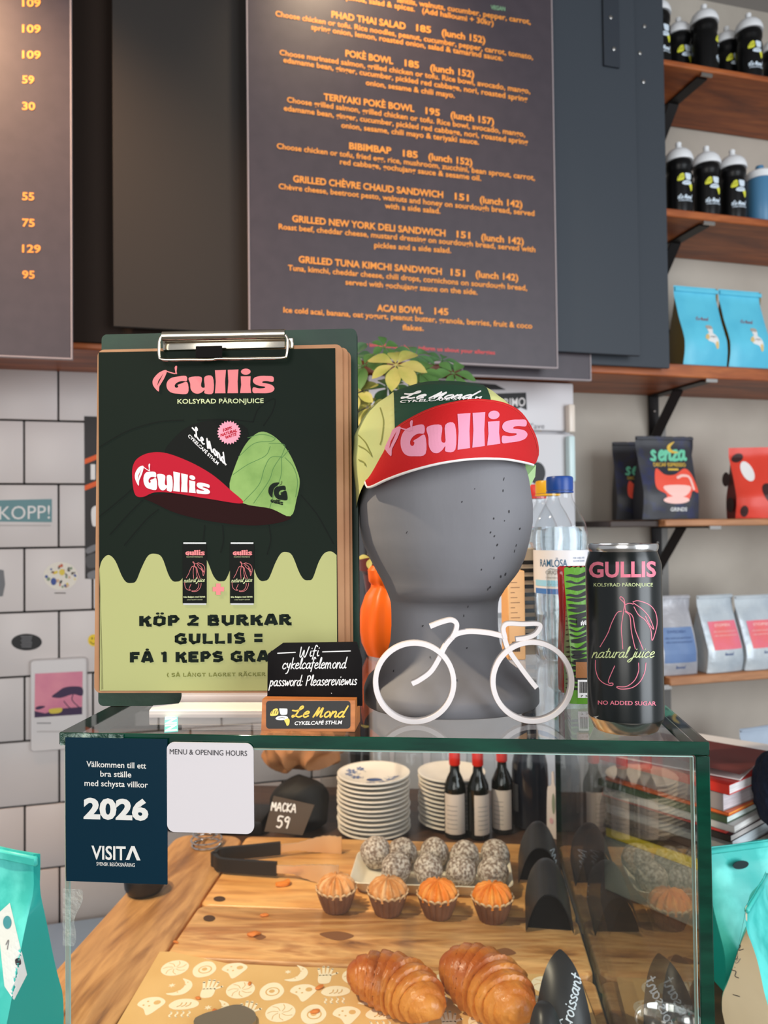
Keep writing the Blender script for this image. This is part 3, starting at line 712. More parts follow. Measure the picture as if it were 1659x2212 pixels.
def pouch_figure(A, x, y, k):
    """the printed cup-and-pastry figure on the blue pouches, without a face"""
    f = lambda pts: [(x + px * k, y + py * k) for px, py in pts]
    A.poly(f(crom([(-.45, .55), (.0, .75), (.5, .5), (.75, .1), (.75, -.6), (.5, -.95), (.2, -.5), (-.2, -.35), (-.55, -.2), (-.6, .2)], 5, True)), CREAMP)
    A.poly(f(crom([(-.6, .45), (-.3, .5), (-.35, -.1), (-.7, -.05), (-.8, .1)], 4, True)), TAN); A.poly(f(crom([(.35, -.4), (.7, -.3), (.72, -.95), (.45, -1.05)], 4, True)), TAN)
    A.poly(f(crom([(-.28, 1.2), (-.2, .7), (.05, .6), (.28, .72), (.32, 1.2), (0, 1.3)], 4, True)), CREAMP); A.poly(f(crom([(-.4, 1.5), (-.35, 1.2), (.35, 1.18), (.3, 1.5), (-.05, 1.6)], 4, True)), M('warm_grey_print', (170, 160, 150), .6))
    A.l += 1; A.stroke(f([(-.2, .2), (.1, .3), (.15, .15), (.35, .3), (.5, .2)]), .05 * k, INK); A.l -= 1
def blue_bag(px0, px1, pyb, pyt, label, first=None):
    off = -.012; a, c = wl(px0, pyb, off), wl(px1, pyb, off); w = (sof(c) - sof(a)) * .95; h = wl((px0 + px1) / 2, pyt, off).z - Z3
    loc = ws((sof(a) + sof(c)) / 2, off - .045, Z3 + .001)
    if first is not None: return dup(first, loc, WA, label)
    t = thing('coffee_bag', label, 'coffee bag', loc, WA, group='pale blue coffee bags on the long shelf')
    bag(t, w, h, .085, BLUEBAG, gusset=OLIVE, wr=.003, bvh='bb', seed=3)
    A = Art(True); pouch_figure(A, .012, .075, .026); A.hand('Le Mond', -.024, .131, .018, .131, .0055, .0016, RUSTP, slant=.3)
    bv = BV['bb']; M4 = MATS[t.name]; inv = M4.inverted()
    def fn(x, y, l):
        h_, n_, i_, d_ = bv.ray_cast(M4 @ Vector((x, -.3, y)), (M4.to_3x3() @ Vector((0, 1, 0))))
        return inv @ (h_ + (M4.to_3x3() @ Vector((0, -1, 0))) * .0005 * l) if h_ else Vector((x, -.05, y))
    emit('printed_figure', A, t, fn, .008, label='printed white and tan figure under red script')
    b = B(); b.box((0, -.004, h * .955), (w * .97, .004, h * .05), .001, 1); part('top_seal', b, BLUEBAG, t)
    return t
bb1 = blue_bag(1477, 1580, 786, 611, 'pale blue coffee bag, nearest to the boards on the long shelf')
blue_bag(1576, 1675, 792, 621, 'pale blue coffee bag, second from the boards on the long shelf', bb1)
b3 = thing('coffee_bag', 'black and white striped coffee bag, a sliver beside the boards on the long shelf', 'coffee bag', ws(sof(wl(1418, 790, -.16)), -.19, Z3 + .001), WA)
bag(b3, .10, .19, .05, M('striped_pouch', (220, 222, 224), .5), wr=.002, seed=8)
for k in range(4): b = B(); b.box((.045, -.037, .02 + k * .036), (.012, .006, .016), .001, 1); part('dark_stripe', b, BLK, b3)

def on_local(bvh, t, eps=.0005):
    bv = BV[bvh]; M4 = MATS[t.name]; inv = M4.inverted(); R = M4.to_3x3()
    def fn(x, y, l):
        h_, n_, i_, d_ = bv.ray_cast(M4 @ Vector((x, -.4, y)), R @ Vector((0, 1, 0)))
        if h_ is None: h_, n_, i_, d_ = bv.find_nearest(M4 @ Vector((x, -.03, y)))
        return inv @ (h_ + R @ Vector((0, -eps * l, 0)))
    return fn
# black decaf bags on the fourth shelf
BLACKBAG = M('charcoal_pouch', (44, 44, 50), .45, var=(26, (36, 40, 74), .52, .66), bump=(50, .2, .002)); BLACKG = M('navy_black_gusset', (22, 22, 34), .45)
MINT = M('mint_print', (108, 196, 160), .5); GOLD = M('gold_print', (218, 178, 66), .5); CORAL = M('coral_print', (236, 84, 62), .5); BLUSH = M('blush_print', (246, 196, 186), .5)
def senza(px0, px1, pyb, pyt, off, label, first=None, rz=0., d=.07, faces=True):
    a, c = wl(px0, pyb, off), wl(px1, pyb, off); w = sof(c) - sof(a); h = wl((px0 + px1) / 2, pyt, off).z - Z4
    t = thing('coffee_bag', label, 'coffee bag', ws((sof(a) + sof(c)) / 2, off - d / 2, Z4 + .001), WA + rz, group='black decaf coffee bags on the fourth shelf')
    bag(t, w, h, d, BLACKBAG, gusset=BLACKG, wr=.003, bvh='sz', seed=px0, zig=True)
    A = Art(True); k = w / 122
    f = lambda x, y: ((x - 1453) * k * .98, (1119 - y) * k * .98)
    def F(p): return [f(*q) for q in p]
    A.hand('senza', *f(1419, 1006), *f(1493, 1005), 18 * k, 5.5 * k, MINT, slant=.2, font=dict(PEN, s=(1.0, PEN['s'][1]), z=(.8, [[(.1, .95), (.65, .95), (.1, .05), (.7, .05)]])))
    A.text('DECAF ESPRESSO', *f(1421, 1018), *f(1490, 1018), 7 * k, GOLD, .02); A.rect(*f(1450, 1026), *f(1472, 1022), GOLD)
    A.poly(F(crom([(1474, 969), (1459, 976), (1457, 986), (1466, 992), (1480, 990), (1468, 987), (1464, 980)], 5, True)), GOLD)
    A.poly(F(crom([(1425, 1022), (1418, 1045), (1420, 1062), (1436, 1072), (1440, 1085), (1480, 1085), (1492, 1066), (1506, 1068), (1500, 1036), (1486, 1022), (1462, 1034), (1440, 1034)], 5, True)), CORAL)
    A.l = 2; A.poly(F(crom([(1434, 1056), (1488, 1056), (1480, 1073), (1460, 1078), (1442, 1072)], 4, True)), BLUSH); A.ell(*f(1457, 1083), 27 * k, 7 * k, BLUSH); A.stroke(F([(1466, 1040), (1478, 1036), (1492, 1040), (1496, 1062)]), 5 * k, BLUSH)
    A.l = 1; A.text('GRINDS', *f(1445, 1104), *f(1480, 1104), 7 * k, CREAMP, .02)
    emit('printed_front', A, t, on_local('sz', t, .0006), .010, label='printed mint lettering over a red cup')
    b = B(); b.box((0, -.003, h * .975), (w * .98, .005, h * .03), .001, 1); part('top_seal', b, BLACKBAG, t)
    return t
senza(1393, 1516, 1119, 941, -.02, 'black decaf coffee bag printed with a red cup, front one on the fourth shelf', rz=-.05)
senza(1345, 1440, 1121, 953, -.125, 'black decaf coffee bag half hidden behind the one with the whole red cup', rz=-.25)
# red bag
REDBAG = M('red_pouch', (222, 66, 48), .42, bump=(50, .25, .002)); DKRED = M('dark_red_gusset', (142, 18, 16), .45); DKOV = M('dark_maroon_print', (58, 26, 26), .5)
t = thing('coffee_bag', 'red coffee bag with dark oval spots at the right edge of the fourth shelf', 'coffee bag', ws(sof(wl(1655, 1119, -.02)), -.06, Z4 + .001), WA - .35)
bag(t, .145, .205, .10, REDBAG, gusset=DKRED, wr=.003, bvh='rb', seed=5)
A = Art(True); A.ell(-.030, .135, .017, .030, WHT, a0=.2)
A.ell(-.05, .175, .018, .012, DKOV, a0=.5); A.ell(-.052, .02, .010, .016, DKOV); A.ell(.02, .07, .02, .03, DKOV, a0=.4)
emit('printed_front', A, t, on_local('rb', t, .0006), .010)
for (yy, zz, q) in ((.02, .115, .4), (-.01, .04, -.2)):
    b = B(); b.lathe([(.0, .0), (.018, .001), (.021, .002)], 20, sy=1.5); o = part('printed_spot', b, DKOV, t); o.location = (-.0725, yy, zz); o.rotation_euler = (0, -pi / 2, 0)
# white bags with labels on the fifth shelf, one more on the lowest shelf
FOIL = M('white_foil_pouch', (200, 208, 212), .34, .15, bump=(45, .5, .004), var=(14, (176, 186, 194), .4, .65))
FOILG = M('grey_foil_pouch', (178, 178, 182), .34, .15, bump=(45, .5, .004), var=(14, (160, 160, 166), .4, .65)); SHADOWN = M('navy_gusset', (22, 30, 46), .5)
SALMON = M('salmon_label', (232, 112, 112), .55, var=(6, (226, 120, 150), .4, .6)); SLBL = M('slate_blue_label', (112, 138, 178), .55, var=(6, (94, 120, 164), .4, .6)); LTXT = M('faded_label_ink', (246, 196, 190), .6); BTXT = M('faded_blue_ink', (74, 96, 142), .6)
def foil(px0, px1, pyb, pyt, Z, off, mat, lab, lc, tc, label, rz=0., lr=(.30, .66)):
    a, c = wl(px0, pyb, off), wl(px1, pyb, off); w = sof(c) - sof(a); h = wl((px0 + px1) / 2, pyt, off).z - Z
    t = thing('coffee_bag', label, 'coffee bag', ws((sof(a) + sof(c)) / 2, off - .04, Z + .001), WA + rz, group='white foil coffee bags')
    bag(t, w, h, .08, mat, gusset=mat, wr=.005, bvh='fb', seed=px0 * .1)
    if lab:
        A = Art(True); x0, x1 = -w * .36, w * .40; y0, y1 = h * lr[0], h * lr[1]; A.rect(x0, y0, x1, y1, lc); A.l = 2
        A.text(lab[0], x0 * .55, y1 - h * .07, x1 * .55, y1 - h * .07, h * .035, tc, .02)
        for k in range(2): A.text(lab[1], x0 * .8, y1 - h * (.14 + k * .05), x1 * .8, y1 - h * (.14 + k * .05), h * .022, tc, .01)
        A.l = 1; A.hand('lemond', -w * .1, y0 - h * .075, w * .12, y0 - h * .075, h * .02, .0012, BTXT)
        emit('front_label', A, t, on_local('fb', t, .0006), .012, label='coloured square label')
    b = B(); b.box((0, -.004, h * .975), (w * .97, .006, h * .03), .001, 1); part('top_seal', b, mat, t)
    return t
foil(1420, 1512, 1452, 1290, Z5, -.02, FOILG, ('SWEDISH', 'coffee roasted and packed by hand'), SLBL, BTXT, 'grey-white coffee bag with a slate blue label beside the can', lr=(.16, .60))
foil(1524, 1610, 1452, 1288, Z5, -.015, FOIL, ('ETIOPIEN', 'coffee roasted and packed by hand'), SALMON, LTXT, 'white coffee bag with a salmon label, second on the fifth shelf', rz=.10)
foil(1607, 1700, 1450, 1288, Z5, -.015, FOIL, ('ETIOPIEN', 'coffee roasted and packed by hand'), SALMON, LTXT, 'white coffee bag with a salmon label, cut by the right edge', rz=.08)
foil(1618, 1700, 1750, 1578, Z6, -.02, M('blue_white_foil', (186, 200, 216), .34, .1, bump=(45, .5, .004)), None, None, None, 'pale blue-white foil bag behind the stacked magazines', rz=.1)

# ================================================================== glass display case
def capart(o): return o
WD_C = -(on(137, 1577, TOPZ) - CORNER).dot(CX)          # width of the case
DC, TH = .85, .010
def glass_box(b, c, d, edge_axes):
    """clear faces with green edges where the sheet is cut"""
    b.box(c, d, bev=.0006, seg=1)
    return b
def pane(name, parent, c, d, thin):
    b = B(); b.box(c, d, .0007, 1)
    for f in b.bm.faces:
        n = f.normal if f.normal.length > 0 else Vector((0, 0, 1)); f.normal_update(); n = f.normal
        f.material_index = 0 if abs(n[thin]) > .9 else 1; f.smooth = False
    return part(name, b, [GLASS, EDGE], parent)
CASEZ = FLZ - .028
case = thing('display_case', 'clear glass display case with dark green cut edges, holding the pastries', 'display case', cs(0, 0, CASEZ), CA)
hz = TOPZ - CASEZ
pane('top_pane', case, (-WD_C / 2, DC / 2, hz - TH / 2), (WD_C, DC, TH), 2)
pane('side_pane', case, (-TH / 2, DC / 2 , (hz - TH - .001) / 2 + .0005), (TH, DC, hz - TH - .001), 0)
o = pane('front_pane', case, (-(WD_C + TH) / 2 - .0005 + .002, .004, (hz - TH - .001) / 2 + .0005), (WD_C - TH - .006, .008, hz - TH - .001), 1)
o.data.materials[1] = M('pale_glass_edge', (150, 176, 166), .08, spec=.8)
# strips of clear tape left on the case
def see_through(mt, a):
    mt.node_tree.nodes['Principled BSDF'].inputs['Alpha'].default_value = a; return mt
TAPE = M('crinkled_clear_tape', (150, 168, 156), .12, spec=.8, bump=(260, .9, .004), var=(120, (40, 70, 58), .35, .55))
b = B(); n = 40; P = []
for i in range(n + 1):
    u = i / n; x = -WD_C + .002 + .052 * u
    P.append([Vector((x, -.0012 - .0008 * random.random(), hz - .0005 - .0095 * w + .0006 * random.random())) for w in (0, .5, 1)])
b.quadgrid(P); single('tape_strip', b, TAPE, 'crinkled clear tape along the top left corner of the glass case', 'tape', cs(0, 0, CASEZ), CA)
b = B(); P = []
for i in range(18):
    u = i / 17; z = hz - .122 - .045 * u
    P.append([Vector((-WD_C + .004 + .016 * w + .002 * sin(9 * u) * w - .008 * u * w, -.0015 - .0012 * random.random(), z)) for w in (0, .33, .66, 1)])
b.quadgrid(P); single('tape_strip', b, see_through(M('clear_tape_scrap', (190, 196, 186), .1, spec=.9, bump=(200, .9, .004)), .3), 'torn clear tape on the case front, hanging below the dark blue sign', 'tape', cs(0, 0, CASEZ), CA)

# ---- signs stuck to the front pane
def front_card(name, label, cat, corners, mat, th=.0012, r=0., bvh='card'):
    pn = CORNER - CY * .0025
    P = [hit(px, py, pn, CY) for px, py in corners]
    z0 = min(p.z for p in P); x0 = sum(((p - CORNER).dot(CX)) for p in P) / len(P)
    t = thing(name, label, cat, cs(x0, -.0025, z0), CA); inv = MATS[t.name].inverted()
    L = [inv @ p for p in P]; lo = [(p.x, p.z) for p in L]
    if r:
        xs = [p[0] for p in lo]; zs = [p[1] for p in lo]; A = Art(True); A.rect(min(xs), min(zs), max(xs), max(zs), None, r); lo = A.items[0][0]
    b = B(); b.prism(lo, lambda x, z: Vector((x, 0, z)), lambda x, z: Vector((x, th, z))); part('card', b, mat, t, bvh=bvh)
    return t
NAVY = M('dark_petrol_card', (4, 37, 52), .4, spec=.15); PALE = M('pale_grey_print', (214, 212, 206), .5)
t = front_card('sign', 'dark blue welcome sign dated 2026 on the case front, at the left corner', 'sign', [(141, 1593), (361, 1597), (361, 1911), (143, 1903)], NAVY)
A = Art(); A.text('Välkommen till ett', 187, 1656, 316, 1660, 13, PALE, .012); A.text('bra ställe', 217, 1677, 284, 1679, 13, PALE, .012); A.text('med schysta villkor', 183, 1697, 320, 1701, 13, PALE, .012)
A.text('2026', 181, 1766, 321, 1770, 43, PALE, .045); A.text('VISIT', 198, 1855, 272, 1857, 30, PALE, .02)
A.poly([(272, 1857), (284, 1827), (291, 1827), (304, 1858), (296, 1858), (287, 1836), (280, 1857)], PALE); A.text('SVENSK BESÖKSNÄRING', 209, 1869, 292, 1872, 8, PALE, .008)
emit('sign_lettering', A, t, onto('card', t, .0003))
WCARD = M('light_grey_card', (206, 200, 202), .4)
t = front_card('sign', 'pale rounded card headed with menu and opening hours, on the case front', 'sign', [(361, 1603), (547, 1606), (547, 1801), (361, 1797)], WCARD, r=.006)
A = Art(); A.text('MENU & OPENING HOURS', 367, 1629, 534, 1633, 12, INK, .0); emit('sign_lettering', A, t, onto('card', t, .0003))
# turquoise glow reflected in the glass top, painted as a flat lettered strip
p0 = on(370, 1582, TOPZ); CYAN = M('turquoise_glow_tone', (120, 222, 226), .35)
t = thing('sticker', 'painted reflection of glowing turquoise letters on the glass by the clipboard stand', 'sticker', (p0.x, p0.y, TOPZ + .0002), -atan2(p0.x, p0.y))  # not a real sticker: stands in for the glow reflected in the glass
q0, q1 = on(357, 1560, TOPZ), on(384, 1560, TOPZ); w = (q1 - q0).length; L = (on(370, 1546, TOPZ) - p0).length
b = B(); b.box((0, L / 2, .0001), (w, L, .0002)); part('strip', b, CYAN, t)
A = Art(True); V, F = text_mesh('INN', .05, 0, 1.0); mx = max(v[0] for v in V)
A.add([(-w * .42 + v[1] / .727 * w * .84, L * .03 + (mx - v[0]) / mx * L * .94) for v in V], F, M('glow_letter_tone', (214, 252, 250), .35))
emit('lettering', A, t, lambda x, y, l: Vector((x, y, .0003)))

# ================================================================== clipboard stand, clipboards and green folder
def plane_tools(t):
    M4 = MATS[t.name]; inv = M4.inverted(); n = M4.to_3x3() @ Vector((0, 1, 0)); p0 = M4.translation
    return lambda px, py, off=0.: inv @ hit(px, py, p0 + n * off, n)
KRAFT = M('hardboard_brown', (176, 130, 92), .6, var=(18, (160, 112, 76), .35, .65)); CHROME = M('nickel_clip', (214, 206, 190), .16, 1.)
PB = at(472, 1497, .670); RZP, RXP = radians(-2.7), radians(-1.8)
clip = thing('clipboard', 'front clipboard holding the dark green juice and cap poster', 'clipboard', PB, RZP, RXP)
pl = plane_tools(clip)
def board_part(t, L, R, T, Bt, y0, th, mat, r=.006, name='board', bvh=None):
    a, c = pl(L, (T + Bt) / 2), pl(R, (T + Bt) / 2); z1, z0 = pl((L + R) / 2, T).z, pl((L + R) / 2, Bt).z
    A = Art(True); A.rect(a.x, z0, c.x, z1, None, r)
    b = B(); b.prism(A.items[0][0], lambda x, z: Vector((x, y0, z)), lambda x, z: Vector((x, y0 + th, z))); return part(name, b, mat, t, bvh=bvh)
board_part(clip, 206, 742, 749, 1497, .001, .003, KRAFT)
# the printed sheet, slightly skewed on its board
C4 = [pl(*c) for c in ((213, 761), (724, 752), (731, 1493), (215, 1492))]
b = B(); b.prism([(p.x, p.z) for p in C4], lambda x, z: Vector((x, 0, z)), lambda x, z: Vector((x, .0008, z)))
DKG = M('poster_dark_green', (13, 25, 17), .5, spec=.12); DKG2 = M('poster_darker_line', (7, 15, 10), .5, spec=.12); LG = M('poster_pale_green', (170, 172, 116), .55, spec=.15)
sheet = part('poster', b, DKG, clip, 'printed poster sheet', bvh='poster')
PINK = M('poster_pink', (226, 122, 124), .5); RED = M('poster_red', (176, 8, 38), .55, spec=.2); PK2 = M('badge_pink', (236, 150, 168), .5); LIME = M('cap_green', (140, 172, 98), .55, spec=.2, var=(30, (116, 150, 80), .4, .65)); MAROON = M('cap_underside', (34, 8, 9), .6, spec=.12)
LEAFG = M('cap_line_green', (64, 116, 48), .5); JET = M('poster_black', (10, 14, 11), .5, spec=.12); TXTG = M('poster_text_black', (12, 24, 17), .5, spec=.12); OLIV = M('olive_print', (112, 116, 44), .5); MINTW = M('pale_lime_text', (206, 214, 160), .5); SILV = M('silver_print', (188, 190, 190), .4)
z6 = lambda x, y: (180 + x / 2.592, 680 + y / 2.592)
Z = lambda pts: [z6(*p) for p in pts]
A = Art()
wave = [(90, 1425), (105, 1375), (140, 1345), (178, 1375), (215, 1460), (240, 1496), (268, 1502), (296, 1490), (325, 1420), (362, 1350), (400, 1338), (440, 1358), (475, 1450), (498, 1488), (522, 1494), (548, 1484), (580, 1430), (615, 1360), (650, 1340), (690, 1370), (725, 1455), (750, 1488), (775, 1492), (800, 1480), (835, 1400), (870, 1345), (900, 1338), (940, 1380), (970, 1460), (992, 1488), (1014, 1490), (1040, 1474), (1075, 1390), (1105, 1338), (1135, 1328), (1170, 1348), (1208, 1440), (1234, 1480), (1260, 1486), (1285, 1474), (1318, 1385), (1350, 1335), (1388, 1325), (1418, 1345)]
top = crom(Z(wave), 4); A.add([q for p in top for q in (p, (p[0] + (p[0] - 472) * .006, 1492))], [(2 * i, 2 * i + 2, 2 * i + 3, 2 * i + 1) for i in range(len(top) - 1)], LG)
for st in ([(90, 740), (250, 650), (420, 600), (560, 590)], [(640, 590), (800, 585), (950, 600)], [(950, 600), (985, 520), (1070, 470), (1060, 540), (1010, 620)], [(150, 1230), (250, 1120), (330, 1040)], [(230, 1290), (350, 1150), (420, 1090)], [(780, 1180), (785, 1260), (770, 1330)], [(1040, 1180), (1050, 1260), (1030, 1340)], [(1220, 1010), (1310, 1120), (1400, 1280)], [(680, 1180), (670, 1290)], [(90, 1130), (200, 1040), (290, 960)]):
    A.stroke(Z(st), 2.6, DKG2)
A.l = 2
for cx, cy, r in ((545, 742, 37), (498, 780, 36), (588, 792, 30)): A.ell(*z6(cx, cy), r / 2.592, r / 2.592, LG)
A.poly(crom(Z([(460, 775), (520, 680), (620, 612), (780, 590), (920, 640), (890, 780), (820, 975), (600, 825)]), 4, True), JET)
A.poly(crom(Z([(340, 1018), (520, 1000), (700, 1032), (895, 1055), (1050, 1085), (1162, 1128), (1120, 1158), (1000, 1178), (860, 1175), (680, 1150), (520, 1110), (410, 1060)]), 4, True), MAROON)
A.l = 3
A.poly(crom(Z([(820, 972), (850, 850), (900, 740), (955, 676), (1010, 655), (1080, 690), (1150, 770), (1200, 880), (1212, 945), (1195, 1030), (1160, 1128), (1050, 1085), (895, 1055)]), 4, True), LIME)
A.poly(crom(Z([(276, 930), (278, 850), (310, 800), (380, 772), (470, 776), (600, 825), (720, 893), (820, 977), (894, 1055), (700, 1030), (500, 998), (400, 995), (335, 1020), (292, 1008)]), 5, True), RED)
A.l = 4
for st in ([(870, 795), (960, 720), (1050, 710), (1072, 690), (1000, 670), (920, 690)], [(840, 895), (920, 840), (1020, 790), (1048, 738)], [(1040, 720), (1105, 722), (1130, 738), (1110, 800), (1150, 760)], [(1108, 795), (1050, 800), (1015, 860), (985, 950), (900, 1045)], [(1106, 795), (1065, 860), (1040, 930), (955, 1055)], [(1110, 800), (1108, 900), (1070, 1000), (1045, 1082)], [(1130, 800), (1175, 850), (1200, 930), (1190, 1020)]): A.stroke(Z(st), 1.2, LEAFG)
fat_word(A, lambda x, y: z6(338 + x * 76, 972 + x * 7.0 - y * (98 - 9 * x)), WHT, cut=RED)
k = 24; A.poly([z6(817 + (68 if i % 2 else 57) * cos(pi * i / k), 660 + (68 if i % 2 else 57) * sin(pi * i / k)) for i in range(2 * k)], PK2)
A.l = 5
for s_, xa, ya, xb, yb in (('100%', 784, 655, 834, 640), ('NATURAL', 770, 683, 862, 655), ('WATTS', 795, 697, 858, 676)): A.text(s_, *z6(xa, ya), *z6(xb, yb), 6.4, RED, .045)
A.hand('Le Mond', *z6(612, 668), *z6(800, 842), 11.5, 3.0, WHT, slant=-.25); A.text('CYKELCAFÉ STHLM', *z6(586, 682), *z6(752, 842), 5.6, WHT, .02, vx=.7)
f = lambda x, y: z6(1072 + x * 74 - y * 8, 1035 + x * 2 - y * 74)
A.poly([f(*p) for p in crom(FAT[0], 4, True)], TXTG); A.poly([f(*p) for p in crom([(-.18, .15), (-.4, .5), (-.3, .95), (.05, 1.25), (.5, 1.3), (.35, 1.1), (.05, .85), (-.08, .5)], 4, True)], TXTG); A.stroke([f(.5, 1.1), f(.66, 1.2), f(.7, 1.4)], 1, TXTG)
fat_word(A, lambda x, y: z6(1050 + x * 14.2 , 1050 + x * 3.4 - y * 17), TXTG, leaf=False)
A.l = 2; fat_word(A, lambda x, y: z6(466 + x * 123.4, 442 - x * .9 - y * 92), PINK, cut=DKG, lk=1.12); A.text('KOLSYRAD PÄRONJUICE', *z6(528, 498), *z6(1010, 494), 10.2, MINTW, .012)
def pear(A, f, w, mt):
    for st in ([(578, 760), (584, 705), (552, 668), (560, 655), (584, 680), (592, 752), (604, 765), (590, 766)], [(565, 762), (530, 775), (490, 850), (460, 930), (403, 1030)], [(578, 765), (562, 880), (568, 980), (573, 1045)], [(590, 765), (625, 800), (635, 900), (650, 980), (666, 1045)], [(600, 765), (645, 800), (665, 900), (700, 990), (723, 1048)], [(590, 715), (620, 703), (650, 710)],
        [(648, 692), (690, 685), (770, 715), (815, 770), (828, 850), (812, 930), (790, 980), (780, 900), (740, 830), (690, 790), (655, 730)], [(650, 700), (720, 750), (770, 810), (803, 897), (770, 860), (740, 800)],
        [(370, 1130), (370, 1190), (390, 1260), (430, 1300), (480, 1318), (500, 1312), (495, 1300), (470, 1300), (470, 1270), (512, 1172)], [(690, 1150), (690, 1210), (660, 1280), (600, 1325), (528, 1328), (560, 1345), (640, 1335), (700, 1290), (735, 1220), (745, 1150)]):
        A.stroke([f(*p) for p in st], w, mt, k=6)
emit('poster_artwork', A, clip, onto('poster', clip, .00016))
A = Art(); A.l = 3                                              # the two pictured cans and the plus sign
for x0 in (557, 822):
    A.rect(*z6(x0, 1280), *z6(x0 + 135, 1615), JET); A.rect(*z6(x0 + 4, 1274), *z6(x0 + 131, 1283), SILV); A.rect(*z6(x0 + 3, 1615), *z6(x0 + 132, 1624), SILV)
    A.l = 4; fat_word(A, lambda x, y: z6(x0 + 16 + x * 22, 1346 - y * 20), PINK, leaf=False); A.text('KOLSYRAD PÄRONJUICE', *z6(x0 + 22, 1358), *z6(x0 + 112, 1358), 2, MINTW)
    pear(A, lambda x, y: z6(x0 + 5 + (x - 340) * .245, 1382 + (y - 655) * .243), .8, PINK); A.hand('natural juice', *z6(x0 + 8, 1498), *z6(x0 + 124, 1494), 5, .8, MINTW, slant=.3)
    A.text('från Belgien med kärlek', *z6(x0 + 5, 1584), *z6(x0 + 128, 1582), 3.2, MINTW, .03); A.text('UTAN TILLSATT SOCKER', *z6(x0 + 25, 1598), *z6(x0 + 112, 1597), 2.2, MINTW); A.l = 3
x, y = z6(757, 1536); A.rect(x - 12.2, y - 4.8, x + 12.2, y + 4.8, PINK); A.rect(x - 4.8, y - 12.2, x + 4.8, y + 12.2, PINK)
emit('pictured_cans', A, clip, onto('poster', clip, .00016), label='two pictured black cans with a pink plus sign')
A = Art(); A.l = 2
heavy(A, 'KÖP 2 BURKAR', 300, 1352.5, 633, 1349.5, 22, TXTG); heavy(A, 'GULLIS =', 377, 1391, 572, 1389, 22, TXTG); heavy(A, 'FÅ 1 KEPS GRATIS', 280, 1431, 652, 1428, 22, TXTG); heavy(A, '( SÅ LÅNGT LAGRET RÄCKER )', 360, 1462, 585, 1460, 8.0, OLIV, .25)
emit('offer_lettering', A, clip, onto('poster', clip, .00016), label='heavy dark lettering of the offer')
# the clip: rolled bar, wire lever, tape
b = B(); q0, q1 = pl(352, 727, -.006), pl(616, 722, -.006)
b.tube([q0, q1], [.0045, .0045], 20); q2, q3 = pl(352, 738, -.002), pl(616, 733, -.002); b.box((q2 + q3) / 2 + Vector((0, .001, -.003)), (abs(q3.x - q2.x), .004, .010), .001, 2)
q4 = pl(628, 741, -.002); b.box(q4 + Vector((0, .002, .000)), (.005, .004, .010), .001, 1)
part('clip_bar', b, CHROME, clip, 'shiny nickel clip bar')
b = B(); pts = [pl(x, y, -.009) for x, y in crom([(349, 726), (344, 738), (344, 768), (352, 777), (400, 777), (455, 777), (470, 774.5), (500, 775), (560, 774), (610, 773), (619, 766), (621, 735), (617, 724)], 5)]; b.tube(pts, .0013, 10); part('wire_lever', b, CHROME, clip, 'bent nickel wire lever')
b = B(); q0, q1 = pl(423, 748, -.0108), pl(480, 772, -.0108); b.box((q0 + q1) / 2, (q1.x - q0.x, .001, q0.z - q1.z), .0003, 1); part('black_tape', b, M('black_tape', (14, 11, 12), .7, spec=.1), clip)
# two more clipboards behind it
for i, (L, R, T, y0, lab) in enumerate([(214, 753, 754, .0046, 'plain brown clipboard directly behind the one with the poster'), (222, 758, 758, .0098, 'rearmost plain brown clipboard, in front of the green folder')]):
    t = thing('clipboard', lab, 'clipboard', PB, RZP, RXP, group='clipboards propped on the white stand'); board_part(t, L, R, T, 1496, y0, .004, KRAFT, .005)
clip['group'] = 'clipboards propped on the white stand'
# green folder
FELT = M('dark_green_leatherette', (26, 62, 46), .5, bump=(120, .3, .001), var=(7, (20, 46, 36), .35, .65)); PB2 = at(500, 1522, .694)
t = thing('menu_folder', 'tall dark green menu folder standing behind the clipboards', 'folder', (PB2.x, PB2.y, TOPZ + .0005), RZP, RXP)
pf = plane_tools(t); a, c, d = pf(216, 1100), pf(771, 1100), pf(500, 716)
A = Art(True); A.rect(a.x, 0, c.x + .001, d.z, None, .005)
for nm, y0 in (('front_cover', 0), ('back_cover', .0075)):
    b = B(); b.prism(A.items[0][0], lambda x, z: Vector((x, y0, z)), lambda x, z: Vector((x, y0 + .0035, z))); part(nm, b, FELT, t)
b = B(); b.box(((a.x + c.x) / 2, .0055, d.z / 2), (c.x - a.x - .006, .0036, d.z - .008)); part('pages', b, M('folder_pages', (200, 192, 176), .7), t)
# white stand
p = on(345, 1552, TOPZ); q = on(640, 1545, TOPZ); WPL = M('white_moulded_plastic', (226, 214, 206), .3)
L = (Vector((q.x, q.y, 0)) - Vector((p.x, p.y, 0))).length
t = thing('clipboard_stand', 'low white plastic stand carrying the clipboards', 'stand', (p.x, p.y + .003, TOPZ), RZP)
prof = crom([(-.0, 0), (0, .004), (.002, .0065), (.018, .0095), (.0225, .013), (.0225, .0165)], 4)
sec = [(y, z) for y, z in prof] + [(.0242, .0165), (.0242, .006), (.0242, 0)]
b = B(); P = [[Vector((x + (.011 if x == 0 else 0) * (y > .012) - .010 * (x == 0) * (y <= .012), y, z)) for y, z in sec] for x in (0, .02, L * .5, L)]
V = b.quadgrid(P, True); b.cap(V[0], 0, True); b.cap(V[-1]); part('ledge', b, WPL, t)
b = B(); b.box((L * .5, .030, .0006), (L * .8, .018, .001)); part('foot', b, WPL, t)

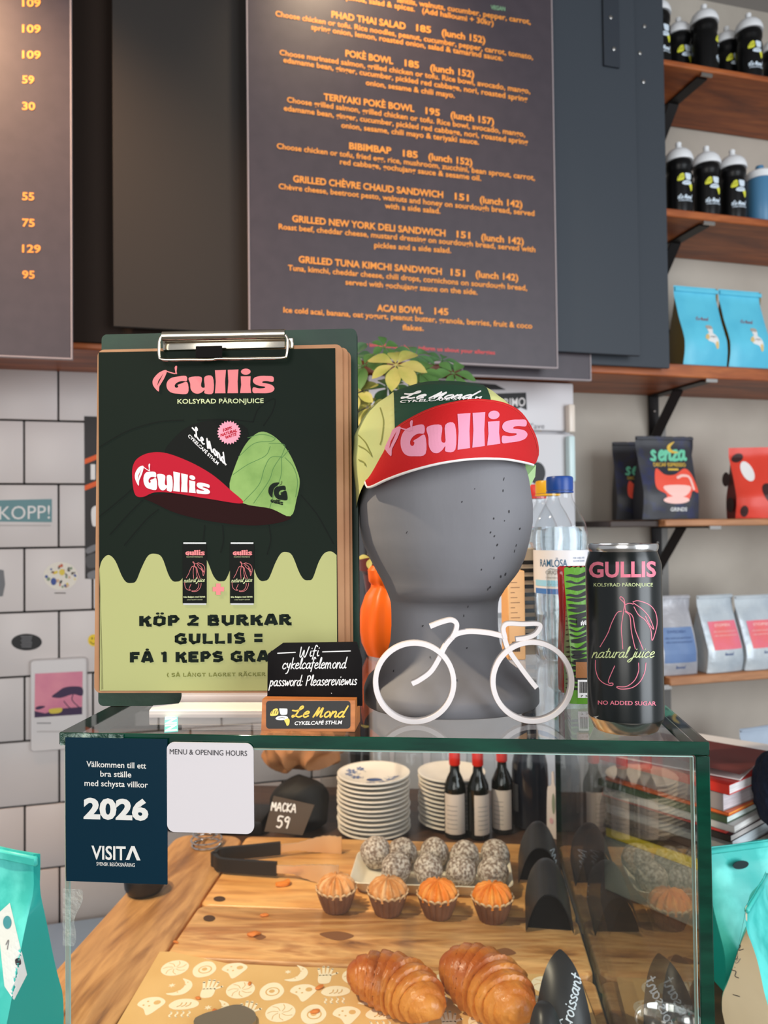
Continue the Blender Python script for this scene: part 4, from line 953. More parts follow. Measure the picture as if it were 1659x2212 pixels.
# ================================================================== wooden block with a chalkboard
BW = wood('orange_brown_block', [(166, 92, 40), (186, 112, 54), (198, 126, 66)], (3, 20, 20), .5)
p0 = on(564, 1580, TOPZ); p1 = on(768, 1580, TOPZ); Wb = (p1 - p0).length; cb = (p0 + p1) / 2
blk = thing('wifi_sign', 'small chalkboard with wifi password in a wooden block', 'sign', (cb.x, cb.y + .004, TOPZ + .0002), CA)
pw = plane_tools(blk); hb = pw(670, 1512).z
b = B(); lo = [(-.004, 0), (.030, 0), (.030, hb), (.0155, hb), (.0155, hb - .008), (.0115, hb - .008), (.0115, hb), (.0, hb)]
V = b.quadgrid([[Vector((x, y, z)) for y, z in lo] for x in (-Wb / 2, Wb / 2)], True); 
for ring, fl in ((V[0], True), (V[1], False)):
    for q in ((0, 1, 2, 3, 4, 5, 6, 7),): b.cap([ring[i] for i in q], 0, fl)
part('wooden_block', b, BW, blk, bvh='block', angle=30)
A = Art(); A.rect(575, 1514, 757, 1574, BLK, 7); A.l = 2
GOLDT = M('mustard_print', (232, 190, 74), .5)
emblem(A, 0, 0, 1, GOLDT, CREAMP, BLK) if False else None
E = Art(); emblem(E, 0, 0, 1, M('pastry_print', (228, 200, 92), .5), CREAMP, BLK); A.items += [([(604 + x * 19, 1543 - y * 16) for x, y in V], F, mt, l + 1) for V, F, mt, l in E.items]
A.hand('Le Mond', 632, 1549, 752, 1549, 12.5, 3.4, GOLDT, slant=.35); A.text('CYKELCAFÉ STHLM', 636, 1566, 738, 1564, 8, WHT, .02, vx=.2)
emit('brand_plaque', A, blk, onto('block', blk, .0002), label='black rounded plaque with yellow script')
SLT = M('chalkboard_black', (16, 14, 15), .7, spec=.1, bump=(90, .1, .0005), var=(9, (30, 28, 28), .4, .6))
lo = [pw(x, y, .0135) for x, y in ((571, 1516), (579, 1412), (611, 1389), (770, 1387), (782, 1424), (784, 1516))]
lo = [(max(min(p.x, Wb / 2 + .004), -Wb / 2 + .001), p.z) for p in lo]; lo = [(lo[0][0], hb - .007)] + lo[1:-1] + [(lo[-1][0], hb - .007)]
b = B(); b.prism(lo, lambda x, z: Vector((x, .0120 + (z - hb) * .02, z)), lambda x, z: Vector((x, .0150 + (z - hb) * .02, z))); part('chalkboard', b, SLT, blk, bvh='chalk')
CHALK = M('chalk_writing', (232, 230, 228), .8)
A = Art(); A.stroke([(600, 1411), (638, 1409)], 2.2, CHALK); A.stroke([(697, 1408), (757, 1406)], 2.2, CHALK)
A.hand('Wifi', 648, 1419, 690, 1417, 12, 2.2, CHALK); A.hand('cykelcafelemond', 611, 1445, 750, 1443, 12.5, 2.2, CHALK, slant=.2); A.hand('password: Pleasereviewus', 581, 1482, 771, 1479, 12, 2.1, CHALK, slant=.2); A.stroke([(716, 1497), (716.5, 1497.5)], 1.6, CHALK)
emit('chalk_lettering', A, blk, onto('chalk', blk, .0003))

# ================================================================== white bicycle ornament
bp = on(1022, 1568, TOPZ); bk = thing('bicycle_figure', 'flat white plastic bicycle ornament in front of the grey mannequin head', 'ornament', (bp.x, bp.y + .004, TOPZ), radians(-1.5))
pk = plane_tools(bk); WBK = M('matt_white_plastic', (226, 218, 216), .45, sub=.05)
def ribbon(b, pts, w, th, closed=False):
    P = []; n = len(pts)
    for i, (x, z) in enumerate(pts):
        a = pts[(i - 1) % n] if (closed or i) else pts[i]; c = pts[(i + 1) % n] if (closed or i < n - 1) else pts[i]
        tx, tz = c[0] - a[0], c[1] - a[1]; q = hypot(tx, tz) or 1; nx, nz = -tz / q * w / 2, tx / q * w / 2; e = .0006
        P.append([Vector((x + nx * s1, y, z + nz * s1)) for s1, y in ((1, e), (1, th - e), (.85, th), (-.85, th), (-1, th - e), (-1, e), (-.85, 0), (.85, 0))])
    if closed: P.append(P[0])
    V = b.quadgrid(P, True)
    if not closed: b.cap(V[0], 0, True); b.cap(V[-1])
    return b
kx = .618 / 1650
for cx, cy in ((895.5, 1477.5), (1150.5, 1476.5)):
    c = pk(cx, cy, 0); R_ = .0318; b = B(); ribbon(b, [(c.x + R_ * cos(2 * pi * i / 64), R_ + .0022 + R_ * sin(2 * pi * i / 64)) for i in range(64)], .0043, .0075, True); part('wheel', b, WBK, bk)
for nm, pts, w in (('handlebar', [(929, 1354), (952, 1345), (974, 1340), (986, 1347), (985, 1362), (976, 1380)], 11), ('fork', [(980, 1374), (962, 1396), (948, 1424), (930, 1452), (906, 1470), (890, 1478)], 11.5), ('top_tube', [(974, 1380), (988, 1370), (1015, 1365), (1055, 1368), (1090, 1376)], 11.5), ('saddle', [(1092, 1380), (1088, 1358), (1098, 1348), (1130, 1349), (1160, 1348), (1168, 1354), (1158, 1370), (1140, 1378), (1115, 1382)], 10), ('seat_stay', [(1088, 1370), (1098, 1402), (1122, 1438), (1146, 1470), (1160, 1487)], 11)):
    L = [pk(x, y) for x, y in crom(pts, 6)]; b = B(); yk = {'handlebar': .0004, 'fork': .0008, 'top_tube': .0012, 'saddle': .0006, 'seat_stay': .0010}[nm]; ribbon(b, [(p.x, p.z) for p in L], w * kx, .0075 - 2 * yk)
    for v in b.bm.verts: v.co.y += yk
    part(nm, b, WBK, bk)

# ================================================================== juice can
cp = at(1349, 1400, .606); can = thing('drink_can', 'slim black juice can with a pink pear drawing at the right end of the case', 'can', (cp.x, cp.y, TOPZ), 0)
ALU = M('bare_aluminium', (214, 214, 212), .2, 1.); CANB = M('can_black_green', (8, 15, 15), .24, spec=.6)
b = B(); b.lathe([(.0225, .0015), (.0236, 0), (.0246, .0008), (.0262, .005), (.0284, .0088), (.0289, .0105)], 72, caps=(1, 0)); part('base', b, ALU, can, 'bare silver base')
b = B(); b.lathe([(.0289, .0105), (.0290, .013), (.0290, .128), (.0286, .1305), (.0268, .1365), (.0258, .1395)], 96, caps=(0, 0)); part('body', b, CANB, can, bvh='can')
b = B(); b.lathe([(.0258, .1393), (.0268, .1412), (.0270, .1440), (.0264, .1452), (.0256, .1448), (.0250, .1420), (.0246, .1412)], 72, caps=(0, 1)); part('rim', b, ALU, can, 'silver rim')
CPINK = M('can_pink', (222, 118, 138), .4); CLIME = M('can_lime', (196, 208, 150), .4)
c5 = lambda x, y: (1180 + x / 3.463, 1100 + y / 3.463)
A = Art(); A.text('GULLIS', *c5(320, 508), *c5(820, 503), 33.5, CPINK, .03); A.text('KOLSYRAD PÄRONJUICE', *c5(356, 578), *c5(797, 577), 7.6, CLIME, .008); pear(A, c5, 1.7, CPINK)
A.l = 2; A.hand('natural juice', *c5(345, 1112), *c5(806, 1108), 12.5, 2.0, CLIME, slant=.32); A.l = 1; A.text('NO ADDED SUGAR', *c5(388, 1460), *c5(820, 1468), 9, CPINK, .012)
A.poly(crom([c5(*p) for p in ((330, 1560), (360, 1555), (400, 1575), (452, 1590), (440, 1600), (390, 1600), (345, 1590))], 4, True), M('bare_metal_scratch', (206, 206, 204), .35, .7))
emit('can_print', A, can, onto('can', can, .00015), 9)

# ================================================================== grey mannequin head with a cycling cap
HY = .715; hc = at(968, 1512, HY)
head = thing('mannequin_head', 'matt grey faceless mannequin head wearing a cycling cap', 'mannequin head', (hc.x, hc.y, TOPZ + .0003), 0)
HR = [(1512, 789, 1157, .079, .085), (1509, 787, 1159, .080, .086), (1486, 787, 1159, .080, .086), (1480, 789, 1156, .0785, .085), (1466, 795, 1144, .073, .08), (1450, 812, 1118, .063, .072), (1436, 824, 1101, .055, .066), (1415, 837, 1088, .048, .06), (1390, 845, 1079, .0445, .058), (1354, 848, 1076, .043, .057), (1320, 848, 1076, .0435, .058), (1303, 847, 1077, .0445, .060), (1294, 844, 1078, .054, .061), (1284, 840, 1081, .070, .062), (1272, 835, 1085, .0785, .064), (1258, 829, 1094, .0815, .068), (1235, 816, 1111, .0865, .073), (1208, 802, 1124, .0905, .079), (1175, 788, 1134, .0935, .085), (1136, 780, 1142, .0955, .092), (1100, 780, 1144, .097, .097), (1051, 786, 1139, .0975, .100), (1000, 796, 1132, .096, .099), (950, 815, 1118, .089, .092), (905, 846, 1094, .073, .078), (875, 884, 1062, .051, .055), (858, 920, 1024, .028, .03), (852, 955, 985, .01, .01)]
def hrow(y):
    """(height, centre x, half width, front, back) of the head at picture row y"""
    for (a, c) in zip(HR, HR[1:]):
        if a[0] >= y >= c[0]:
            u = (a[0] - y) / (a[0] - c[0]); q = [a[i] + (c[i] - a[i]) * u for i in range(5)]; break
    else: q = HR[-1] if y < HR[-1][0] else HR[0]
    k = HY / 1650
    return ((1512 - y) * k, ((q[1] + q[2]) / 2 - 968) * k, (q[2] - q[1]) / 2 * k, q[3], q[4])
def hpoint(y, a, grow=0., ex=2.25):
    z, cx, hw, f, bk_ = hrow(y); c, s = cos(a), sin(a); e = 2 / ex
    x = math.copysign(abs(c) ** e, c) * (hw + grow); yy = math.copysign(abs(s) ** e, s) * ((f if s < 0 else bk_) + grow)
    turn = .010 * max(0, -s) * max(0, min(1, (z - .085) / .03)) * max(0, min(1, (.24 - z) / .08))
    return Vector((cx + x + turn, yy, z))
ys = []
for (a, c) in zip(HR, HR[1:]):
    n = max(1, int((a[0] - c[0]) / 9)); ys += [a[0] + (c[0] - a[0]) * i / n for i in range(n)]
ys.append(HR[-1][0])
b = B(); V = b.quadgrid([[hpoint(y, 2 * pi * j / 72) for j in range(72)] for y in ys], True); b.cap(V[0], 0, True); b.cap(V[-1])
for _ in range(1): bmesh.ops.smooth_vert(b.bm, verts=[v for v in b.bm.verts if v.co.z > .02], factor=.5, use_axis_x=True, use_axis_y=True, use_axis_z=True)
FOAM = M('matt_grey_foam', (124, 124, 128), .62, spec=.35, bump=(34, .22, .004), var=(5, (112, 111, 115), .4, .65), stretch=(1, 1, .45))
part('head_form', b, FOAM, head, bvh='head', angle=50)
A = Art(); PIT = M('dark_pit', (48, 47, 50), .8); rr = random.Random(3)
for x, y in [(999, 1084), (1025, 1056), (1089, 1035), (1085, 1060), (1122, 1142), (1114, 1178), (1112, 1190), (1073, 1177), (1060, 1150), (1088, 1125), (1065, 1205), (1040, 1230), (1058, 1268), (1080, 1245), (1090, 1240), (1053, 1272), (880, 1150), (1068, 1120), (1100, 1105), (1010, 1310), (912, 1352), (930, 1420), (1003, 1330), (1010, 1400), (985, 1470), (850, 1450), (1066, 1158)]:
    A.ell(x + rr.uniform(-2, 2), y, rr.uniform(.7, 1.5), rr.uniform(1.5, 4.0), PIT, 8, a0=rr.uniform(0, .5))
emit('pits', A, head, onto('head', head, .0003), label='small dark pits in the foam')

# ---- the cap (lies on the head: a thing of its own)
cap = thing('cycling_cap', 'green and yellow cycling cap with an upturned red peak, on the mannequin head', 'cap', (hc.x, hc.y, TOPZ + .0003), 0)
CR_ = [(1140, 776, 1148, .100, .103), (1060, 773, 1150, .102, .106), (1000, 768, 1150, .103, .107), (950, 770, 1142, .099, .103), (915, 788, 1126, .090, .096), (885, 813, 1100, .078, .085), (862, 846, 1072, .062, .068), (846, 885, 1050, .042, .047), (838, 930, 1030, .022, .026), (836, 960, 1000, .006, .006)]
def crow(y):
    for (a, c) in zip(CR_, CR_[1:]):
        if a[0] >= y >= c[0]:
            u = (a[0] - y) / (a[0] - c[0]); q = [a[i] + (c[i] - a[i]) * u for i in range(5)]; break
    else: q = CR_[-1]
    k = HY / 1650; return ((1512 - y) * k, ((q[1] + q[2]) / 2 - 968) * k, (q[2] - q[1]) / 2 * k, q[3], q[4])
def cbottom(a):
    s = -sin(a); c = cos(a)                                      # s = 1 faces the camera
    return 1085 - 98 * max(0, s) + 0 * c + (-55 * c if c > 0 else -38 * c) * (1 - abs(s) ** 2) * .9
NA, NT = 200, 56; P = []
for i in range(NT + 1):
    row = []
    for j in range(NA):
        a = 2 * pi * j / NA; yb = cbottom(a); u = i / NT; y = yb + (836 - yb) * (1 - (1 - u) ** 1.35)
        z, cx, hw, f, bk_ = crow(y); c, s = cos(a), sin(a); e = 2 / 2.3
        x = math.copysign(abs(c) ** e, c) * hw; yy = math.copysign(abs(s) ** e, s) * (f if s < 0 else bk_)
        fold = .0016 * sin(9 * a + 14 * u) * (1 - u) * u * 3
        row.append(Vector((cx + x * (1 + fold * 6), yy * (1 + fold * 6), z + .0015 * noise.noise(Vector((x * 30, yy * 30, z * 30))))))
    P.append(row)
GREENC = M('cap_dark_green_cloth', (20, 60, 40), .75, bump=(400, .2, .0005)); YELC = M('cap_yellow_green_cloth', (206, 202, 130), .75, bump=(400, .2, .0005), var=(12, (196, 206, 138), .4, .65)); MINTC = M('cap_mint_cloth', (178, 214, 152), .75, bump=(400, .2, .0005))
gx0, gx1 = (857 - 968) * HY / 1650, (1046 - 968) * HY / 1650
for row in P:
    for q in row:
        for g in (gx0, gx1):
            if abs(q.x - g) < .0021: q.x = g
def which(i, j):
    q = (P[i][j] + P[i][(j + 1) % NA] + P[i + 1][j] + P[i + 1][(j + 1) % NA]) / 4
    return 1 if q.x < gx0 - max(0, .02 * (q.y < 0)) * 0 else (2 if q.x > gx1 else 0)
allb = B(); allb.quadgrid(P, True); vs, fs = allb.world_tris(MATS[cap.name]); BV['cap'] = BVHTree.FromPolygons(vs, fs); allb.bm.free()
for idx, nm, mt in ((0, 'centre_panel', GREENC), (1, 'side_panel', YELC), (2, 'side_panel', M('cap_pale_lime_cloth', (206, 206, 136), .75, bump=(400, .2, .0005)))):
    b = B(); VV = {}
    for i in range(NT):
        for j in range(NA):
            if which(i, j) != idx: continue
            ks = [(i, j), (i, (j + 1) % NA), (i + 1, (j + 1) % NA), (i + 1, j)]
            for k in ks:
                if k not in VV: VV[k] = b.bm.verts.new(P[k[0]][k[1]])
            f_ = b.bm.faces.new([VV[k] for k in ks]); f_.smooth = True
    if idx == 0: b.cap([VV[(NT, j)] for j in range(NA) if (NT, j) in VV]) if all((NT, j) in VV for j in range(NA)) else None
    part(nm, b, mt, cap, ('dark green middle panel', 'yellow green side panel', 'pale lime side panel')[idx], angle=60)
# peak, flipped up against the crown
lower = crom([(789, 1040), (797, 1052), (835, 1035), (875, 1020), (915, 1008), (956, 998.5), (1000, 992), (1034, 989.5), (1065, 989.5), (1094, 991), (1131, 997.5), (1152, 1003)], 6)
upper = crom([(789, 1036), (800, 1004), (821, 963), (851, 926), (892, 899), (942, 877), (1003, 863.5), (1044, 862), (1091, 870), (1128, 892), (1157, 939), (1164.5, 977), (1158, 1000)], 6)
def resample(p, n):
    d = [0]
    for a, c in zip(p, p[1:]): d.append(d[-1] + hypot(c[0] - a[0], c[1] - a[1]))
    out = []; k = 0
    for i in range(n + 1):
        t = d[-1] * i / n
        while k < len(d) - 2 and d[k + 1] < t: k += 1
        u = (t - d[k]) / ((d[k + 1] - d[k]) or 1); out.append((p[k][0] + (p[k + 1][0] - p[k][0]) * u, p[k][1] + (p[k + 1][1] - p[k][1]) * u))
    return out
NP_, NQ = 60, 14; lo_, up_ = resample(lower, NP_), resample(upper, NP_); inv = MATS[cap.name].inverted()
def peak_depth(x, t):
    u = max(-1, min(1, (x - 972) / 215)); return HY - .124 * sqrt(max(0, 1 - u * u)) ** 1.15 + .012 * t - .007 * sin(pi * t)
PF, PBk = [], []
for q in range(NQ + 1):
    t = q / NQ; r1, r2 = [], []
    for i in range(NP_ + 1):
        x = lo_[i][0] + (up_[i][0] - lo_[i][0]) * t; y = lo_[i][1] + (up_[i][1] - lo_[i][1]) * t; Y = peak_depth(x, t)
        r1.append(inv @ at(x, y, Y)); r2.append(inv @ at(x, y, Y + .0022))
    PF.append(r1); PBk.append(r2)
REDC = M('cap_red_cloth', (188, 6, 12), .7, bump=(380, .25, .0006)); b = B()
V1 = b.quadgrid(PF); V2 = b.quadgrid([r[::-1] for r in PBk]); part('peak', b, REDC, cap, 'upturned red peak', bvh='peak', angle=60)
b = B(); b.tube([p + Vector((0, .0006, -.0004)) for p in PF[0]], .0011, 8); part('piping', b, M('white_piping', (226, 222, 220), .7), cap, 'white piping along the peak')
b = B(); q = [inv @ at(x, y, Y) for x, y, Y in ((1134, 997, .66), (1158, 1005, .68), (1156, 1030, .70), (1144, 1052, .705), (1137, 1030, .672))]; vv = [b.bm.verts.new(p) for p in q]; b.bm.faces.new(vv)
bmesh.ops.solidify(b.bm, geom=b.bm.faces[:], thickness=.0012); part('cloth_tab', b, MINTC, cap, 'mint green cloth below the right end of the peak')
CPK = M('cap_pink_print', (222, 146, 172), .7); z8 = lambda x, y: (740 + x / 2.9625, 720 + y / 2.9625)
A = Art(); fat_word(A, lambda x, y: z8(372 + x * 165, 797 - 23.5 * x - y * (190 - 12.5 * x)), CPK, cut=REDC, lk=.82)
emit('peak_lettering', A, cap, onto('peak', cap, .0003), 10)
A = Art(); st = [(p[0] + (972 - p[0]) * .018, p[1] + 4) for p in up_[4:-3]]; A.stroke(st, .8, M('red_stitching', (214, 60, 46), .7), smooth=False); emit('stitching', A, cap, onto('peak', cap, .0003), 10)
A = Art(); A.hand('Le Mond', 868, 861.5, 1037, 862.5, 8.2, 3.2, WHT, slant=.6); A.text('CYKELCAFÉ STHLM', 864, 872, 1038, 863, 5.5, WHT, .02, vx=.5); emit('crown_lettering', A, cap, onto('cap', cap, .0006), 8)
PEARL = M('pear_line_green', (140, 142, 72), .75); A = Art()
for st in ([(822, 882), (829, 910), (826, 945), (822, 960)], [(776, 940), (790, 955), (800, 975), (804, 985)], [(777, 963), (790, 970), (803, 982)], [(777, 993), (787, 998), (791, 1005)]): A.stroke(st, 2.4, PEARL)
emit('crown_line_drawing', A, cap, onto('cap', cap, .0006), 8)

# ================================================================== things further back on the glass top
def pet_bottle(px, Y, label, capmat, lab2, word, flavour, lc, first=None, rz=0.):
    c = at(px, 1300, Y); t = thing('water_bottle', label, 'bottle', (c.x, c.y, TOPZ + .0003), rz, group='clear water bottles behind the mannequin head')
    pr = [(.022, .002), (.028, .0), (.0315, .004), (.0325, .02), (.0325, .046), (.0305, .052), (.0325, .058), (.0325, .075), (.0320, .079), (.0320, .132), (.0325, .136), (.0322, .150), (.0295, .163), (.0235, .176), (.0165, .188), (.0145, .194), (.0140, .204)]
    b = B(); b.lathe(pr, 48, wob=lambda r, z, a, k: (r * (1 + (.02 * sin(10 * a + z * 140) if .01 < z < .078 else 0)), z), caps=(1, 0)); part('bottle_wall', b, PET, t)
    b = B(); b.lathe([(.0134, .199), (.0162, .199), (.0162, .2015), (.0134, .2015)], 40, caps=(0, 0)); part('neck_ring', b, capmat, t)
    b = B(); b.lathe([(.0158, .2022), (.0160, .205), (.0160, .2165), (.0150, .2185), (.0135, .219)], 60, wob=lambda r, z, a, k: (r + (.0003 * sin(30 * a) if k < 3 else 0), z)); part('cap', b, capmat, t)
    b = B(); b.lathe([(r * .955 - .0004, z + .0015) for r, z in pr if z < .158] + [(.0290, .158), (.0288, .1585)], 48); part('water', b, M('still_water', (238, 244, 246), 0.0, trans=1., ior=1.33), t)
    b = B(); n = 40; P = [[Vector((.0326 * cos(a), .0326 * sin(a), z)) for a in [radians(-215 + 250 * i / n) for i in range(n + 1)]] for z in (.080, .105, .131)]; b.quadgrid(P); part('label', b, M('white_film_label', (224, 220, 222), .35), t)
    A = Art(True); BL = M('deep_blue_print', (36, 92, 130), .5); o = lab2
    A.text(word, o - .030, .112, o + .004, .112, .009, BL, .01); A.text(flavour, o - .022, .103, o + .004, .103, .0048, GREYP, .0)
    for k in range(3): A.text('naturligt mineralvatten', o - .022, .0985 - k * .004, o - .002, .0985 - k * .004, .0018, GREYP)
    A.text('FÖR VARJE LITER', o + .011, .121, o + .028, .121, .0020, BL); A.text('DU KÖPER SKÄNKER', o + .011, .1175, o + .028, .1175, .0020, BL)
    if lc[0] is not None:
        A.ell(o - .004, .091, .008, .008, lc[0]); A.l = 2; A.ell(o - .002, .090, .006, .006, CREAMP); A.l = 3; A.ell(o - .002, .090, .005, .005, M('lemon_print', (242, 206, 84), .5)); A.l = 1; A.rect(o - .035, .080, o + .02, .084, lc[1])
    else:
        A.rect(o - .040, .089, o + .02, .096, M('light_blue_print', (150, 204, 232), .5)); A.rect(o - .040, .080, o + .02, .0862, M('mid_blue_print', (68, 118, 186), .5))
    A.rect(o + .038, .110, o + .05, .128, BL); emit('label_print', A, t, wrap(.0326, .0002), .005)
    return t
pet_bottle(1213, .92, 'clear water bottle with a blue cap, behind the juice can', M('blue_cap_plastic', (24, 66, 142), .35), -.004, 'RAMLÖSA', 'ORIGINAL', (None, None))
pet_bottle(1187, 1.005, 'clear water bottle with a yellow cap, behind the blue-capped one', M('yellow_cap_plastic', (232, 172, 28), .35), -.016, 'RAMLÖSA', 'CITRUS', (M('yellow_print', (240, 196, 48), .5), M('lime_print', (188, 208, 92), .5)), rz=.1)
pet_bottle(1159, 1.10, 'clear water bottle with a red cap, mostly hidden behind the head', M('red_cap_plastic', (206, 52, 44), .35), -.004, 'RAMLÖSA', 'CRANBERRY', (M('berry_print', (206, 70, 90), .5), M('rose_print', (224, 150, 160), .5)))
# snack packs between bottles and can
SG = M('snack_green_film', (92, 148, 44), .28, bump=(50, .35, .003)); SR = M('snack_red_film', (178, 34, 34), .28, bump=(50, .35, .003)); FILM = pane_mat('clear_wrapper', (.9, .92, .9), 1.45, .08)
def snack(px0, px1, pyt, Y, mat, label, rz, d=.028):
    w = (px1 - px0) / 1650 * Y; c = at((px0 + px1) / 2, 1500, Y); h = at(px0, pyt, Y).z - TOPZ
    t = thing('snack_bag', label, 'snack bag', (c.x, c.y, TOPZ + .0003), rz, group='snack bags behind the can')
    bag(t, w, h, d, mat, wr=.002, bvh='snk', seed=px0, top=.08, zig=True); return t, w, h
t, w, h = snack(1222, 1330, 1228, .702, SG, 'green snack bag with black tiger stripes beside the can', .06)
A = Art(); rr = random.Random(5); yy = 1243
while yy < 1490:
    x0 = 1224
    if 1340 < yy < 1362 or 1425 < yy < 1500: pass
    A.poly(crom([(1222, yy), (1232, yy - 3), (1248, yy + rr.uniform(-7, 2)), (1268, yy - rr.uniform(2, 12)), (1270, yy - 3), (1250, yy + 5), (1234, yy + 3)], 4, True), BLK); yy += rr.uniform(9, 15)
A.l = 2; A.rect(1244, 1430, 1268, 1464, M('kraft_brown_print', (150, 96, 52), .5)); A.rect(1248, 1468, 1270, 1507, WHT); A.l = 3
for k in range(7): A.rect(1252 + k * 2.4, 1472, 1253.2 + k * 2.4 + (k % 2) * .5, 1496, BLK)
A.text('7 3', 1254, 1505, 1268, 1505, 5, BLK); A.rect(1246, 1336, 1270, 1352, BLK); A.l = 4; A.text('#E', 1253, 1350, 1270, 1350, 10, WHT, .02)
A.l = 1; emit('bag_print', A, t, onto('snk', t, .0003), 10, label='black stripes, brown patch and barcode')
t, w, h = snack(1207, 1300, 1226, .745, SR, 'red snack bag edge behind the green striped one', .10, .02)
b = B(); b.box((-w / 2 - .004, -.004, h / 2), (.010, .03, h * .98), .004, 2); part('clear_sleeve', b, FILM, t, 'clear wrapper edge')
# cartons behind the neck
t = thing('carton', 'slim peach carton with a barcode behind the neck of the head', 'carton', (lambda q: (q.x, q.y, TOPZ + .0003))(at(1108, 1300, .93)), .12); hh_ = at(1108, 1232, .93).z - TOPZ
b = B(); b.box((0, 0, hh_ / 2), (.021, .03, hh_), .001, 1); part('box', b, M('peach_card', (232, 176, 118), .5), t)
A = Art(True)
for k in range(9): A.rect(-.006 + k * .0011, .010, -.0054 + k * .0011 + (k % 2) * .0003, .022, BLK)
for k in range(8): A.rect(-.007, .05 + k * .006, .004 - .003 * (k % 3), .0508 + k * .006, M('brown_print', (120, 82, 50), .5))
emit('carton_print', A, t, flat(-.0151))
t = thing('carton', 'black striped carton beside the peach one behind the head', 'carton', (lambda q: (q.x, q.y, TOPZ + .0003))(at(1134, 1300, .965)), .1)
b = B(); b.box((0, 0, .066), (.022, .026, .132), .001, 1); part('box', b, M('cream_card', (214, 200, 180), .5), t)
A = Art(True)
for k in range(11): A.rect(-.009, .012 + k * .010, .009, .017 + k * .010, BLK)
emit('carton_print', A, t, flat(-.0131))
# orange rubber pouch
oc = at(842, 1390, .955); b = B(); ORG = M('bright_orange_rubber', (244, 104, 16), .42, sub=.05, bump=(12, .25, .006))
b.lathe([(.012, 0), (.024, .002), (.029, .016), (.031, .036), (.029, .058), (.024, .076), (.0185, .085), (.018, .089), (.0205, .093), (.021, .100), (.0215, .107), (.018, .112), (.008, .1125)], 56, wob=lambda r, z, a, k: (1.2 * r * (1 + .07 * sin(9 * a + 1.2) * max(0, min(1, (.10 - abs(z - .075)) / .08)) + .03 * sin(3 * a)), z))
single('pouch', b, ORG, 'bright orange gathered rubber pouch behind the left of the mannequin neck', 'pouch', (oc.x, oc.y, TOPZ + .0003))
# umbrella plant in a dark red pot
pc = at(868, 1340, 1.16); plant = thing('potted_plant', 'umbrella plant in a dark red pot behind the capped head', 'plant', (pc.x, pc.y, TOPZ + .0003), 0)
b = B(); b.lathe([(.040, 0), (.046, .004), (.058, .09), (.060, .094), (.064, .096), (.065, .116), (.060, .118), (.056, .112), (.054, .10)], 48); part('pot', b, M('dark_red_glaze', (92, 26, 18), .35), plant)
b = B(); b.lathe([(.001, .104), (.055, .103)], 30, caps=(1, 0)); part('soil', b, M('potting_soil', (44, 32, 24), .9), plant)
LG1 = M('leaf_green', (84, 122, 62), .4, var=(20, (66, 102, 50), .4, .65)); LG2 = M('leaf_yellow_green', (152, 152, 74), .4, var=(20, (182, 168, 96), .4, .6)); LG3 = M('leaf_deep_green', (58, 96, 56), .38, var=(20, (80, 118, 72), .4, .65))
STEM = M('green_stem', (112, 128, 62), .5); inv = MATS[plant.name].inverted(); rr = random.Random(11)
CL = [(855, 788, 1.10, 62, LG2, 7, .4), (905, 806, 1.13, 52, LG1, 8, .2), (898, 768, 1.16, 46, LG3, 7, 1.2), (785, 790, 1.14, 60, LG1, 7, .0), (768, 850, 1.12, 52, LG2, 7, .9), (980, 806, 1.17, 44, LG1, 6, .3), (955, 778, 1.20, 36, LG3, 6, .7), (800, 878, 1.13, 46, LG2, 7, .5), (788, 925, 1.12, 44, LG2, 7, .2), (840, 838, 1.19, 42, LG3, 6, 1.0), (930, 835, 1.18, 40, LG1, 6, .1), (800, 1205, 1.08, 26, LG2, 4, .5), (765, 770, 1.2, 40, LG3, 6, .2), (830, 750, 1.21, 34, LG1, 6, .8)]
for (px, py, Y, L, mt, n, ph) in CL:
    c = inv @ at(px, py, Y); L = L * 1.22 / 1650 * Y; nrm = Vector((rr.uniform(-.6, .6), -1, rr.uniform(.2, 1.3))).normalized(); ax = nrm.orthogonal().normalized(); ay = nrm.cross(ax)
    b = B()
    for k in range(n):
        a = ph + 2 * pi * k / n + rr.uniform(-.15, .15); d = ax * cos(a) + ay * sin(a); s = nrm.cross(d); LL = L * rr.uniform(.75, 1.05); P = []
        for i in range(9):
            u = i / 8; wv = LL * .25 * max(0, sin(pi * min(1, .03 + u * .97) ** 1.35)) ** .75; q = c + d * (LL * (.12 + .88 * u)) - Vector((0, 0, 1)) * (LL * .30 * u * u) + nrm * (.12 * LL * u)
            P.append([q + s * wv * w_ - nrm * (abs(w_) * wv * -.18) for w_ in (-1, -.5, 0, .5, 1)])
        b.quadgrid(P); b.tube([c, P[0][2]], .0007, 5)
    part('leaf_cluster', b, mt, plant, angle=60)
    b = B(); base = Vector((rr.uniform(-.02, .02), rr.uniform(-.02, .02), .10)); mid = base * .4 + c * .6 + Vector((0, .02, .02)); b.tube([Vector((q[0], q[1], 0)) if False else q for q in (base, base * .7 + mid * .3 + Vector((0, 0, .03)), mid, c)], [.0028, .0024, .0017, .0011], 7); part('stem', b, STEM, plant)

